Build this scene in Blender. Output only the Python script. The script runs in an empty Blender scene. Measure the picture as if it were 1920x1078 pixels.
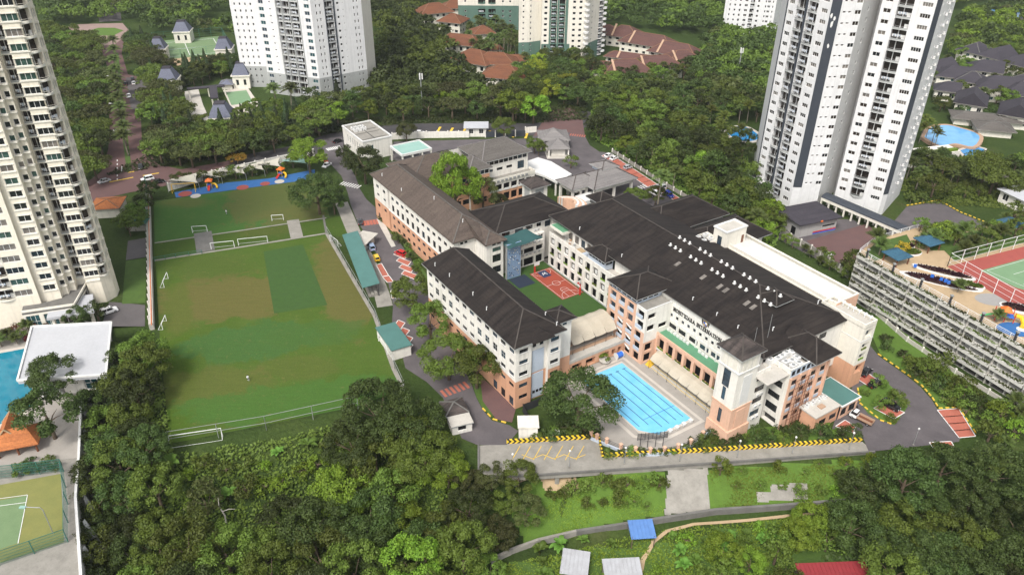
import bpy,bmesh,math,random
import numpy as np
from mathutils import Vector,Matrix
random.seed(7)
SC=bpy.context.scene
COL=SC.collection
R=math.radians
# ---------------------------------------------------------------- camera
CAM_H=121.2
F_PX=1470.0
PITCH=R(31.8)
ROLL=math.atan(20/2371)
_fw=Vector((0,math.cos(PITCH),-math.sin(PITCH)))
_u0=Vector((0,math.sin(PITCH),math.cos(PITCH)))
_r0=Vector((1,0,0))
CR=math.cos(ROLL)*_r0+math.sin(ROLL)*_u0
CU=-math.sin(ROLL)*_r0+math.cos(ROLL)*_u0
cam_data=bpy.data.cameras.new('camera')
cam=bpy.data.objects.new('camera',cam_data)
COL.objects.link(cam)
cam_data.sensor_width=36.0
cam_data.lens=F_PX/1920*36.0
cam_data.clip_start=1.0
cam_data.clip_end=6000.0
_m=Matrix((CR,CU,-_fw)).transposed().to_4x4()
_m.translation=(0,0,CAM_H)
cam.matrix_world=_m
SC.camera=cam
# ---------------------------------------------------------------- sky, sun, exposure
SUN_DIR=Vector((0.30,0.72,-1.0)).normalized()      # the way the light travels
world=bpy.data.worlds.new('World')
SC.world=world
world.use_nodes=True
wn=world.node_tree
bg=wn.nodes['Background']
sky=wn.nodes.new('ShaderNodeTexSky')
sky.sky_type='NISHITA'
sky.sun_disc=False
sky.sun_elevation=math.asin(-SUN_DIR.z)
sky.sun_rotation=math.atan2(-SUN_DIR.x,-SUN_DIR.y)
sky.air_density=1.0
sky.dust_density=4.0
sky.ozone_density=1.0
hs=wn.nodes.new('ShaderNodeHueSaturation')           # an overcast sky is nearly grey
hs.inputs['Saturation'].default_value=0.22
wn.links.new(sky.outputs[0],hs.inputs['Color'])
wn.links.new(hs.outputs[0],bg.inputs['Color'])
bg.inputs['Strength'].default_value=0.125
sun_data=bpy.data.lights.new('sun','SUN')
sun_data.energy=1.5
sun_data.angle=R(14)
sun_data.color=(1.0,0.94,0.86)
sun=bpy.data.objects.new('sun',sun_data)
COL.objects.link(sun)
sun.rotation_euler=SUN_DIR.to_track_quat('-Z','Y').to_euler()
sun.location=(-60,-40,300)
SC.view_settings.view_transform='Standard'
SC.view_settings.look='None'
SC.view_settings.gamma=1.0
SC.view_settings.exposure=0.92
SC.view_settings.use_curve_mapping=False
SC.cycles.max_bounces=6
SC.cycles.diffuse_bounces=3
SC.cycles.glossy_bounces=2
SC.cycles.transmission_bounces=3
SC.cycles.transparent_max_bounces=8
# ---------------------------------------------------------------- survey: where a sight line meets the ground
def ray(px,py):
 return (px-960.0)/F_PX*CR-(py-539.0)/F_PX*CU+_fw
def G(px,py,z=0.0):
 d=ray(px,py)
 t=(z-CAM_H)/d.z
 return Vector((t*d.x,t*d.y,z))
def azi(px,py):
 d=ray(px,py)
 return Vector((d.x,d.y)).normalized()
def along(p,d,px,py):
 """point p + t d (plan) seen on the vertical through a pixel"""
 a=azi(px,py)
 # p + t d = s a
 det=d[0]*(-a.y)+d[1]*a.x
 t=(-p[0]*(-a.y)-p[1]*a.x)/det
 return (p[0]+t*d[0],p[1]+t*d[1])
def hdg(deg):
 """plan direction, degrees to the right of the view's forward"""
 return (math.sin(R(deg)),math.cos(R(deg)))
# ---------------------------------------------------------------- terrain
EDGE_PX=[(-600,560),(60,592),(228,588),(288,622),(318,842),(690,768),(745,765),(830,805),(868,835),
           (905,838),(1000,832),(1110,828),(1130,852),(1300,846),(1620,832),(1790,845),(1900,818),(2400,690)]
EDGE=np.array([[G(a,b).x,G(a,b).y] for a,b in EDGE_PX])
VALLEY=-10.0
def terrain_np(X,Y):
 X=np.asarray(X,float);Y=np.asarray(Y,float)
 best=np.full(X.shape,1e9);inside=np.zeros(X.shape,bool)
 n=len(EDGE)
 poly=np.vstack([EDGE,[[900,EDGE[-1][1]],[900,-900],[-900,-900],[-900,EDGE[0][1]]]])
 m=len(poly)
 for i in range(m):
  x0,y0=poly[i];x1,y1=poly[(i+1) % m]
  c=((y0>Y) != (y1>Y)) & (X<(x1-x0)*(Y-y0)/((y1-y0) or 1e-9)+x0)
  inside ^= c
 for i in range(n-1):
  x0,y0=EDGE[i];x1,y1=EDGE[i+1]
  dx,dy=x1-x0,y1-y0
  t=np.clip(((X-x0)*dx+(Y-y0)*dy)/(dx*dx+dy*dy),0,1)
  best=np.minimum(best,np.hypot(X-x0-t*dx,Y-y0-t*dy))
 k=np.clip(best/22.0,0,1);k=k*k*(3-2*k)
 und=0.5*np.sin(X*0.09+1)*np.cos(Y*0.11)*np.clip(best/15,0,1)
 return np.where(inside,VALLEY*k+und,0.0)
def TZ(x,y):
 return float(terrain_np(np.array([x]),np.array([y]))[0])
def GT(px,py):
 """sight line onto the terrain"""
 z=0.0
 for _ in range(14):
  p=G(px,py,z);z=0.5*z+0.5*TZ(p.x,p.y)
 p=G(px,py,z)
 return p
# ---------------------------------------------------------------- materials
def lin(c):
 if isinstance(c,str):
  c=c.lstrip('#');c=[int(c[i:i+2],16)/255 for i in (0,2,4)]
  return tuple(x/12.92 if x<=.04045 else ((x+.055)/1.055) ** 2.4 for x in c)
 return tuple(c)
MATS={}
def _new(name):
 m=bpy.data.materials.new(name);m.use_nodes=True
 nt=m.node_tree
 return m,nt,nt.nodes['Principled BSDF']
def _noise(nt,scale,detail=4,rough=.6,vec=None,dist=0.0):
 n=nt.nodes.new('ShaderNodeTexNoise');n.inputs['Scale'].default_value=scale
 n.inputs['Detail'].default_value=detail;n.inputs['Roughness'].default_value=rough
 n.inputs['Distortion'].default_value=dist
 if vec is None:
  g=nt.nodes.new('ShaderNodeNewGeometry');vec=g.outputs['Position']
 nt.links.new(vec,n.inputs['Vector'])
 return n.outputs['Fac']
def _ramp(nt,fac,stops):
 r=nt.nodes.new('ShaderNodeValToRGB')
 while len(r.color_ramp.elements)<len(stops): r.color_ramp.elements.new(.5)
 for e,(p,c) in zip(r.color_ramp.elements,stops):
  e.position=p;e.color=(*lin(c),1) if not isinstance(c,(int,float)) else (c,c,c,1)
 nt.links.new(fac,r.inputs[0])
 return r.outputs[0]
def _mix(nt,fac,a,b,mode='MIX'):
 m=nt.nodes.new('ShaderNodeMix');m.data_type='RGBA';m.blend_type=mode
 for s,v in ((0,fac),(6,a),(7,b)):
  if hasattr(v,'is_linked') or hasattr(v,'links'): nt.links.new(v,m.inputs[s])
  elif s==0: m.inputs[0].default_value=v
  else: m.inputs[s].default_value=(*lin(v),1)
 return m.outputs[2]
def _math(nt,op,a,b=None,c=None):
 m=nt.nodes.new('ShaderNodeMath');m.operation=op
 for i,v in enumerate((a,b,c)):
  if v is None: continue
  if hasattr(v,'links'): nt.links.new(v,m.inputs[i])
  else: m.inputs[i].default_value=v
 return m.outputs[0]
def _bump(nt,bsdf,h,strength,dist=.1):
 b=nt.nodes.new('ShaderNodeBump');b.inputs['Strength'].default_value=strength
 b.inputs['Distance'].default_value=dist
 nt.links.new(h,b.inputs['Height']);nt.links.new(b.outputs[0],bsdf.inputs['Normal'])
def plain(name,c,c2=None,scale=.6,rough=.8,streak=0.0,metal=0.0,spec=.4,bump=0.0):
 """a painted or raw surface with slow and fine variation and, if asked, rain streaks"""
 if name in MATS: return MATS[name]
 m,nt,b=_new(name)
 c=lin(c)
 c2=lin(c2) if c2 is not None else tuple(x*.84 for x in c)
 f=_noise(nt,scale,5)
 col=_mix(nt,_ramp(nt,f,[(.32,0.0),(.72,1.0)]),c,c2)
 f2=_noise(nt,scale*9,3)
 col=_mix(nt,.3,col,_ramp(nt,f2,[(.3,tuple(x*.78 for x in c)),(.7,tuple(min(1,x*1.1) for x in c))]))
 if streak:
  g=nt.nodes.new('ShaderNodeNewGeometry')
  mp=nt.nodes.new('ShaderNodeMapping');mp.inputs['Scale'].default_value=(1.3,1.3,.06)
  nt.links.new(g.outputs['Position'],mp.inputs[0])
  s=_noise(nt,1.0,5,.65,mp.outputs[0])
  col=_mix(nt,_math(nt,'MULTIPLY',_ramp(nt,s,[(.5,0.0),(.78,1.0)]),streak),col,tuple(x*.42 for x in c))
 nt.links.new(col,b.inputs['Base Color'])
 b.inputs['Roughness'].default_value=rough;b.inputs['Metallic'].default_value=metal
 b.inputs['Specular IOR Level'].default_value=spec
 if bump: _bump(nt,b,f2,bump)
 MATS[name]=m
 return m
def roofmat(name,c,dirt,pitch=.42,moss=None):
 """tiles: horizontal courses follow the height, dirt runs down the slope"""
 m,nt,b=_new(name)
 g=nt.nodes.new('ShaderNodeNewGeometry');sx=nt.nodes.new('ShaderNodeSeparateXYZ')
 nt.links.new(g.outputs['Position'],sx.inputs[0])
 fr=_math(nt,'FRACT',_math(nt,'DIVIDE',sx.outputs[2],pitch))
 line=_ramp(nt,fr,[(.0,1.0),(.22,0.0)])
 mp=nt.nodes.new('ShaderNodeMapping');mp.inputs['Scale'].default_value=(1,1,.25)
 mp.inputs['Scale'].default_value=(.10,.62,.2);tc=nt.nodes.new('ShaderNodeTexCoord');nt.links.new(tc.outputs['Object'],mp.inputs[0])
 col=_mix(nt,_ramp(nt,_noise(nt,1.0,8,.72,mp.outputs[0],.5),[(.4,0.0),(.66,1.0)]),c,dirt)
 if moss: col=_mix(nt,_ramp(nt,_noise(nt,.5,5,.6),[(.6,0.0),(.78,1.0)]),col,moss)
 col=_mix(nt,_math(nt,'MULTIPLY',line,.45),col,tuple(x*.4 for x in lin(c)))
 col=_mix(nt,_ramp(nt,_noise(nt,2.6,3,.7),[(.35,0.0),(.8,.55)]),col,tuple(min(1,x*1.9) for x in lin(c)))
 nt.links.new(col,b.inputs['Base Color']);b.inputs['Roughness'].default_value=.85
 b.inputs['Specular IOR Level'].default_value=.25
 _bump(nt,b,fr,.5,.08)
 MATS[name]=m
 return m
def glassmat(name,c,rough=.12,spec=.5):
 m,nt,b=_new(name)
 nt.links.new(_mix(nt,_ramp(nt,_noise(nt,.9,2),[(.35,0.0),(.7,1.0)]),c,tuple(x*.45 for x in lin(c))),b.inputs['Base Color'])
 b.inputs['Roughness'].default_value=rough;b.inputs['Specular IOR Level'].default_value=spec
 MATS[name]=m
 return m
def leafmat(name,c,c2,trans=.16):
 m,nt,b=_new(name)
 oi=nt.nodes.new('ShaderNodeObjectInfo')
 col=_mix(nt,_ramp(nt,_noise(nt,.55,3,.6),[(.3,0.0),(.7,1.0)]),c,c2)
 hsv=nt.nodes.new('ShaderNodeHueSaturation')
 nt.links.new(col,hsv.inputs['Color'])
 nt.links.new(_math(nt,'MULTIPLY_ADD',oi.outputs['Random'],.045,.464),hsv.inputs['Hue'])
 nt.links.new(_math(nt,'MULTIPLY_ADD',oi.outputs['Random'],1.05,.6),hsv.inputs['Value'])
 nt.links.new(hsv.outputs[0],b.inputs['Base Color'])
 b.inputs['Roughness'].default_value=.6;b.inputs['Specular IOR Level'].default_value=.25
 tr=nt.nodes.new('ShaderNodeBsdfTranslucent');nt.links.new(hsv.outputs[0],tr.inputs['Color'])
 mx=nt.nodes.new('ShaderNodeMixShader');mx.inputs[0].default_value=trans
 out=nt.nodes['Material Output']
 nt.links.new(b.outputs[0],mx.inputs[1]);nt.links.new(tr.outputs[0],mx.inputs[2])
 nt.links.new(mx.outputs[0],out.inputs['Surface'])
 MATS[name]=m
 return m
def watermat(name,c,c2,scale=.25):
 m,nt,b=_new(name)
 nt.links.new(_mix(nt,_ramp(nt,_noise(nt,scale,4),[(.3,0.0),(.7,1.0)]),c,c2),b.inputs['Base Color'])
 b.inputs['Roughness'].default_value=.08;b.inputs['Specular IOR Level'].default_value=.35
 _bump(nt,b,_noise(nt,1.6,3),.06,.05)
 MATS[name]=m
 return m
plain('white_paint',(.74,.715,.66),(.65,.625,.57),.15,.75,.55)
plain('white_clean',(.66,.66,.645),(.59,.59,.575),.2,.6)
plain('white_tower',(.69,.69,.69),(.62,.62,.625),.08,.7,.35)
plain('cream_paint',(.78,.725,.61),(.70,.65,.54),.1,.8,.35)
plain('cream_light',(.72,.69,.61),(.64,.61,.53),.12,.8,.4)
plain('orange_paint',(.60,.335,.21),(.52,.28,.175),.2,.8,.4)
plain('peach_paint',(.66,.42,.30),(.58,.355,.25),.2,.8,.35)
plain('green_paint',(.10,.18,.145),(.08,.145,.115),.2,.8,.3)
plain('grey_paint',(.36,.37,.365),(.30,.31,.305),.15,.8,.3)
plain('slate_stripe',(.035,.042,.055),(.05,.058,.07),.3,.6,.2)
plain('concrete',(.29,.275,.245),(.17,.16,.14),.35,.9,.4,bump=.2)
plain('concrete_pale',(.50,.475,.43),(.36,.34,.30),.3,.9,.2,bump=.15)
plain('concrete_dark',(.16,.155,.145),(.09,.088,.08),.4,.9,.4,bump=.3)
plain('asphalt',(.042,.040,.043),(.072,.067,.069),.18,.92,bump=.3)
plain('asphalt_worn',(.085,.078,.08),(.12,.108,.108),.2,.92,bump=.3)
plain('paver',(.112,.099,.104),(.062,.056,.060),.22,.92,bump=.3)
plain('brick_road',(.13,.072,.068),(.10,.06,.06),.3,.92,bump=.2)
plain('plaza_pink',(.28,.20,.175),(.22,.155,.135),.3,.9)
plain('bay_red',(.40,.125,.085),(.32,.10,.07),.6,.9,bump=.2)
plain('white_line',(.72,.72,.70),(.5,.5,.48),1.5,.8)
plain('yellow_line',(.75,.50,.06),(.55,.36,.04),1.5,.8)
plain('black_paint',(.015,.015,.015),None,1,.6)
plain('slab_pale',(.58,.57,.53),(.44,.43,.39),.3,.9,.4)
plain('deck_tile',(.34,.315,.285),(.27,.25,.225),.5,.8,bump=.1)
plain('deck_pale',(.50,.46,.41),(.42,.385,.34),.5,.8)
plain('sand_deck',(.42,.31,.19),(.34,.25,.15),.4,.9)
plain('court_red',(.29,.055,.03),(.24,.045,.025),.4,.85)
plain('court_blue',(.02,.035,.09),None,.5,.8)
plain('court_navy',(.018,.028,.05),None,.5,.8)
plain('court_green',(.16,.27,.15),(.13,.225,.12),.4,.9)
plain('court_brick',(.32,.075,.06),(.26,.06,.05),.5,.9)
plain('tennis_green',(.15,.225,.11),(.12,.19,.09),.4,.9)
plain('tennis_olive',(.20,.20,.06),(.15,.165,.05),.35,.9)
plain('turf',(.036,.085,.014),(.028,.066,.012),.6,.95,bump=.3)
plain('lawn',(.062,.115,.018),(.042,.078,.014),.5,.95,bump=.5)
plain('lawn_bright',(.085,.16,.02),(.06,.11,.016),.7,.95,bump=.6)
plain('soil',(.12,.08,.05),(.08,.055,.035),.5,.95,bump=.4)
plain('play_blue',(.03,.13,.34),(.025,.10,.27),.6,.8)
plain('play_red',(.30,.07,.06),None,.6,.8)
plain('steel_grey',(.33,.34,.34),None,1,.5,metal=.3)
plain('steel_white',(.75,.76,.76),None,1,.5)
plain('steel_dark',(.035,.035,.04),None,1,.5)
plain('green_metal',(.035,.15,.115),(.03,.12,.095),.5,.55)
plain('green_roof_flat',(.10,.26,.15),(.08,.20,.115),.6,.8)
plain('sage_roof',(.26,.42,.37),(.22,.365,.32),.3,.8)
plain('teal_roof',(.07,.17,.155),(.055,.135,.12),.4,.7)
plain('sail_green',(.022,.075,.075),(.016,.055,.055),.5,.8)
plain('sail_white',(.46,.44,.37),(.38,.36,.30),.3,.8)
plain('tensile',(.45,.405,.325),(.36,.32,.25),.25,.75)
plain('tin_sheet',(.38,.39,.41),(.27,.27,.28),.6,.5)
plain('blue_sheet',(.09,.20,.45),(.07,.15,.34),.8,.6)
plain('red_sheet',(.24,.025,.03),(.18,.02,.025),.8,.6)
plain('white_roof',(.45,.46,.485),(.40,.41,.435),.2,.5)
plain('blue_panel',(.46,.52,.60),(.40,.46,.54),.3,.7)
plain('climb_blue',(.20,.29,.42),(.12,.19,.31),2.2,.85)
plain('door_brown',(.16,.06,.03),None,1,.7)
plain('trunk',(.14,.105,.07),(.09,.065,.045),2,.95,bump=.5)
plain('trunk_palm',(.22,.19,.15),(.15,.13,.10),2,.95)
plain('terracotta_pale',(.42,.28,.19),None,1,.85)
plain('skin',(.36,.2,.13),None,1,.6)
plain('cloth_white',(.7,.7,.7),None,1,.8)
plain('cloth_dark',(.03,.03,.04),None,1,.8)
plain('rubber',(.012,.012,.012),None,1,.9)
plain('yellow_plastic',(.80,.48,.02),None,1,.4)
plain('red_plastic',(.55,.03,.02),None,1,.4)
plain('orange_plastic',(.75,.16,.02),None,1,.4)
plain('blue_plastic',(.03,.14,.55),None,1,.4)
plain('green_plastic',(.05,.4,.13),None,1,.4)
roofmat('roof_dark',(.0095,.0075,.0072),(.034,.027,.023))
plain('roof_ridge',(.045,.038,.034),(.08,.07,.062),1,.9)
roofmat('roof_brown',(.085,.066,.055),(.042,.033,.029),.5,(.12,.10,.075))
roofmat('roof_grey',(.10,.092,.084),(.06,.053,.048),.5)
roofmat('roof_pale',(.14,.132,.13),(.20,.188,.18),.5)
roofmat('roof_slate',(.034,.031,.039),(.05,.045,.054),.4)
roofmat('roof_blue',(.12,.13,.17),(.095,.10,.135),.4)
roofmat('roof_terracotta',(.145,.058,.03),(.075,.034,.022),.45)
plain('ridge_terra',(.23,.12,.07),None,1,.85)
roofmat('roof_orange',(.36,.13,.045),(.22,.075,.03),.5)
roofmat('roof_maroon',(.10,.05,.043),(.062,.036,.034),.45)
roofmat('roof_weathered',(.028,.024,.023),(.11,.088,.08),.6)
glassmat('glass',(.016,.019,.022))
glassmat('glass_brown',(.035,.026,.021),.25)
glassmat('glass_green',(.05,.10,.085),.15)
glassmat('glass_teal',(.03,.10,.115),.12)
glassmat('glass_curtain',(.20,.18,.16),.3)
glassmat('glass_blue',(.045,.07,.095),.1)
glassmat('void',(.008,.008,.009),.9,.1)  # near-black; as a backing it paints the shade inside deep openings
glassmat('car_glass',(.012,.014,.016),.06)
leafmat('leaf_dark',(0.029,0.051,0.012),(0.048,0.076,0.016))
leafmat('leaf_mid',(0.060,0.101,0.015),(0.091,0.140,0.021))
leafmat('leaf_bright',(0.082,0.151,0.014),(0.122,0.192,0.018))
leafmat('leaf_olive',(0.065,0.076,0.022),(0.047,0.065,0.017))
leafmat('leaf_vivid',(.085,.17,.014),(.13,.22,.02))
leafmat('leaf_lime',(.20,.26,.02),(.14,.21,.02))
leafmat('leaf_conifer',(0.026,0.048,0.020),(0.038,0.062,0.022))
leafmat('leaf_palm',(0.043,0.072,0.018),(0.072,0.097,0.022))
leafmat('leaf_coco',(0.093,0.119,0.017),(0.064,0.098,0.017))
leafmat('leaf_banana',(.07,.15,.022),(.10,.19,.03),.35)
leafmat('leaf_yellow',(.36,.22,.012),(.10,.13,.02))
leafmat('leaf_purple',(.045,.018,.028),(.06,.025,.03))
leafmat('leaf_red',(.16,.03,.02),(.05,.06,.02))
watermat('water_pool',(.19,.52,.75),(.14,.45,.69),.35)  # mottled colour paints caustic and ripple light into the water
watermat('water_teal',(.015,.20,.28),(.012,.15,.23))
watermat('water_light',(.16,.40,.66),(.12,.33,.60))
watermat('water_deep',(.03,.24,.50),(.02,.18,.42))
# ---------------------------------------------------------------- mesh helpers
class MB:
 def __init__(s): s.v=[];s.f=[];s.m=[]
 def q(s,pts,m=0):
  i=len(s.v);s.v.extend([tuple(p) for p in pts]);s.f.append(tuple(range(i,i+len(pts))));s.m.append(m)
  return s
 def box(s,x0,x1,y0,y1,z0,z1,m=0):
  i=len(s.v)
  s.v+=[(x0,y0,z0),(x1,y0,z0),(x1,y1,z0),(x0,y1,z0),(x0,y0,z1),(x1,y0,z1),(x1,y1,z1),(x0,y1,z1)]
  for f in ((0,3,2,1),(4,5,6,7),(0,1,5,4),(1,2,6,5),(2,3,7,6),(3,0,4,7)):
   s.f.append(tuple(i+k for k in f));s.m.append(m)
  return s
 def prism(s,poly,z0,z1,m=0,mtop=None,bottom=True):
  n=len(poly);a=sum(poly[i][0]*poly[(i+1) % n][1]-poly[(i+1) % n][0]*poly[i][1] for i in range(n))
  if a<0: poly=poly[::-1]
  i=len(s.v)
  s.v+=[(p[0],p[1],z0) for p in poly]+[(p[0],p[1],z1) for p in poly]
  for k in range(n):
   s.f.append((i+k,i+(k+1) % n,i+n+(k+1) % n,i+n+k));s.m.append(m)
  s.f.append(tuple(i+n+k for k in range(n)));s.m.append(m if mtop is None else mtop)
  if bottom: s.f.append(tuple(i+n-1-k for k in range(n)));s.m.append(m)
  return s
 def tube(s,path,radii,n=6,m=0,caps=True):
  if not hasattr(radii,'__len__'): radii=[radii]*len(path)
  i0=len(s.v);path=[Vector(p) for p in path]
  for k,p in enumerate(path):
   d=(path[min(k+1,len(path)-1)]-path[max(k-1,0)]).normalized()
   a=d.orthogonal().normalized() if abs(d.z)<.99 else Vector((1,0,0))
   if abs(d.z)<.99: a=Vector((-d.y,d.x,0)).normalized()
   b=d.cross(a)
   for j in range(n):
    t=2*math.pi*j/n
    s.v.append(tuple(p+radii[k]*(math.cos(t)*a+math.sin(t)*b)))
  for k in range(len(path)-1):
   for j in range(n):
    a0=i0+k*n+j;a1=i0+k*n+(j+1) % n
    s.f.append((a0,a1,a1+n,a0+n));s.m.append(m)
  if caps:
   s.f.append(tuple(i0+n-1-j for j in range(n)));s.m.append(m)
   e=i0+(len(path)-1)*n
   s.f.append(tuple(e+j for j in range(n)));s.m.append(m)
  return s
 def bar(s,a,b,w,h=None,m=0):
  """square bar from a to b"""
  h=h or w;a=Vector(a);b=Vector(b);d=(b-a).normalized()
  x=Vector((-d.y,d.x,0)).normalized() if abs(d.z)<.99 else Vector((1,0,0))
  y=d.cross(x);i=len(s.v)
  for p in (a,b):
   for sx,sy in ((-1,-1),(1,-1),(1,1),(-1,1)): s.v.append(tuple(p+x*sx*w/2+y*sy*h/2))
  for f in ((0,3,2,1),(4,5,6,7),(0,1,5,4),(1,2,6,5),(2,3,7,6),(3,0,4,7)):
   s.f.append(tuple(i+k for k in f));s.m.append(m)
  return s
 def hip(s,x0,x1,y0,y1,z,h,m=0,inset=None,gable=(0,0),th=.22):
  """hip roof over a rectangle, the ridge along the longer side, with an eave fascia and soffit"""
  lx,ly=x1-x0,y1-y0
  i=inset if inset is not None else min(lx,ly)/2
  if ly>=lx:
   cx=(x0+x1)/2;r0=(cx,y0+(0 if gable[0] else min(i,ly/2-.01)),z+h);r1=(cx,y1-(0 if gable[1] else min(i,ly/2-.01)),z+h)
   a,b,c,d=(x0,y0,z),(x1,y0,z),(x1,y1,z),(x0,y1,z)
   s.q([a,b,r0],m);s.q([b,c,r1,r0],m);s.q([c,d,r1],m);s.q([d,a,r0,r1],m)
  else:
   cy=(y0+y1)/2;r0=(x0+(0 if gable[0] else min(i,lx/2-.01)),cy,z+h);r1=(x1-(0 if gable[1] else min(i,lx/2-.01)),cy,z+h)
   a,b,c,d=(x0,y0,z),(x1,y0,z),(x1,y1,z),(x0,y1,z)
   s.q([a,b,r1,r0],m);s.q([b,c,r1],m);s.q([c,d,r0,r1],m);s.q([d,a,r0],m)
  s.ring(x0,x1,y0,y1,z-th,z,m);s.q([(x0,y0,z-th),(x0,y1,z-th),(x1,y1,z-th),(x1,y0,z-th)],m)
  return s
 def ring(s,x0,x1,y0,y1,z0,z1,m=0):
  p=[(x0,y0),(x1,y0),(x1,y1),(x0,y1)]
  for k in range(4):
   a,b=p[k],p[(k+1) % 4];s.q([(*a,z0),(*b,z0),(*b,z1),(*a,z1)],m)
  return s
 def ridge_bars(s,x0,x1,y0,y1,z,h,m=0,w=.35,inset=None):
  lx,ly=x1-x0,y1-y0;i=inset if inset is not None else min(lx,ly)/2
  if ly>=lx:
   cx=(x0+x1)/2;r0=(cx,y0+min(i,ly/2-.01),z+h);r1=(cx,y1-min(i,ly/2-.01),z+h)
   e=[((x0,y0,z),r0),((x1,y0,z),r0),((x1,y1,z),r1),((x0,y1,z),r1),(r0,r1)]
  else:
   cy=(y0+y1)/2;r0=(x0+min(i,lx/2-.01),cy,z+h);r1=(x1-min(i,lx/2-.01),cy,z+h)
   e=[((x0,y0,z),r0),((x0,y1,z),r0),((x1,y0,z),r1),((x1,y1,z),r1),(r0,r1)]
  for a,b in e:
   if (Vector(a)-Vector(b)).length>.2: s.bar(a,b,w,.16,m)
  return s
 def parapet(s,x0,x1,y0,y1,z0,z1,t=.3,m=0):
  s.box(x0,x1,y0,y0+t,z0,z1,m);s.box(x0,x1,y1-t,y1,z0,z1,m)
  s.box(x0,x0+t,y0+t,y1-t,z0,z1,m);s.box(x1-t,x1,y0+t,y1-t,z0,z1,m)
  return s
 def facade(s,p0,p1,z0,z1,holes,depth=.3,m=0,mrev=None,back=None):
  """wall from p0 to p1 (outside on the right) with real openings (s0, s1, h0, h1)"""
  p0=Vector((p0[0],p0[1]));p1=Vector((p1[0],p1[1]));L=(p1-p0).length;d=(p1-p0)/L
  nrm=Vector((d.y,-d.x));mrev=m if mrev is None else mrev
  xs=sorted({0,L,*[round(h[0],4) for h in holes],*[round(h[1],4) for h in holes]});xs=[x for x in xs if -1e-6<=x<=L+1e-6]
  zs=sorted({z0,z1,*[round(h[2],4) for h in holes],*[round(h[3],4) for h in holes]});zs=[z for z in zs if z0-1e-6<=z<=z1+1e-6]
  def P(a,z,o=0.0):
   v=p0+d*a-nrm*o;return (v.x,v.y,z)
  for j in range(len(zs)-1):
   zc=(zs[j]+zs[j+1])/2;run=None
   row=[h for h in holes if h[2]<zc<h[3]]
   for i in range(len(xs)-1):
    xc=(xs[i]+xs[i+1])/2
    hole=any(h[0]<xc<h[1] for h in row)
    if not hole and run is None: run=xs[i]
    if hole and run is not None:
     s.q([P(run,zs[j]),P(xs[i],zs[j]),P(xs[i],zs[j+1]),P(run,zs[j+1])],m);run=None
   if run is not None: s.q([P(run,zs[j]),P(L,zs[j]),P(L,zs[j+1]),P(run,zs[j+1])],m)
  for h in holes:
   a,b,c,e=h[:4];dp=h[4] if len(h)>4 else depth
   s.q([P(a,c),P(b,c),P(b,c,dp),P(a,c,dp)],mrev);s.q([P(a,e,dp),P(b,e,dp),P(b,e),P(a,e)],mrev)
   s.q([P(a,c,dp),P(a,e,dp),P(a,e),P(a,c)],mrev);s.q([P(b,c),P(b,e),P(b,e,dp),P(b,c,dp)],mrev)
   if back is not None: s.q([P(a,c,dp),P(b,c,dp),P(b,e,dp),P(a,e,dp)],back)
  return s
 def mesh(s,name,mats,smooth=False):
  me=bpy.data.meshes.new(name);me.from_pydata(s.v,[],s.f)
  for x in (mats if isinstance(mats,(list,tuple)) else [mats]): me.materials.append(MATS[x] if isinstance(x,str) else x)
  if any(s.m): me.polygons.foreach_set('material_index',s.m)
  if smooth: me.polygons.foreach_set('use_smooth',[True]*len(s.f))
  me.update();return me
 def build(s,name,mats,parent=None,smooth=False,loc=None,**kw):
  return put(name,s.mesh(name,mats,smooth),parent,loc,**kw)
def put(name,me,parent=None,loc=None,rz=0.0,sc=None,**kw):
 o=bpy.data.objects.new(name,me);COL.objects.link(o)
 if parent is not None: o.parent=parent
 if loc is not None: o.location=loc
 if rz: o.rotation_euler=(0,0,rz)
 if sc is not None: o.scale=sc if hasattr(sc,'__len__') else (sc,sc,sc)
 for k,v in kw.items():
  if v: o['category' if k=='cat' else k]=v
 return o
def thing(name,label,cat,loc=(0,0,0),rz=0.0,group=None,sc=None):
 return put(name,None,None,loc,rz,sc,label=label,cat=cat,group=group)
def struct(name,mb,mats,parent=None):
 return mb.build(name,mats,parent,kind='structure')
MC={}
def cached(key,fn):
 if key not in MC: MC[key]=fn()
 return MC[key]
def win_mesh(w,h,nx=2,frame='white_clean',glass='glass',fw=.09,nz=1):
 def mk():
  b=MB();x0,x1=-w/2,w/2
  b.q([(x0,0,0),(x1,0,0),(x1,0,h),(x0,0,h)],1)
  b.box(x0,x1,-.07,.01,0,fw);b.box(x0,x1,-.07,.01,h-fw,h)
  b.box(x0,x0+fw,-.065,.01,fw,h-fw);b.box(x1-fw,x1,-.065,.01,fw,h-fw)
  for i in range(1,nx):
   x=x0+w*i/nx;b.box(x-fw/2,x+fw/2,-.06,.01,fw,h-fw)
  for i in range(1,nz):
   z=h*i/nz;b.box(x0+fw,x1-fw,-.055,.01,z-fw/2,z+fw/2)
  return b.mesh('window',[frame,glass])
 return cached(('win',round(w,2),round(h,2),nx,frame,glass,fw,nz),mk)
def fplace(p0,p1,s,off=0.0):
 """plan point s metres along a face, set off metres inwards, and the heading of the face"""
 p0=Vector((p0[0],p0[1]));p1=Vector((p1[0],p1[1]));d=(p1-p0).normalized();n=Vector((d.y,-d.x))
 v=p0+d*s-n*off
 return v,math.atan2(d.y,d.x)
def windows(parent,p0,p1,holes,depth=.3,nx=2,frame='white_clean',glass=('glass',),nz=1,name='window',fw=.09):
 for h in holes:
  w,ht=h[1]-h[0],h[3]-h[2]
  v,a=fplace(p0,p1,(h[0]+h[1])/2,(h[4] if len(h)>4 else depth)-.02)
  put(name,win_mesh(w,ht,nx,frame,random.choice(glass),fw,nz),parent,(v.x,v.y,h[2]),a)
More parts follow.
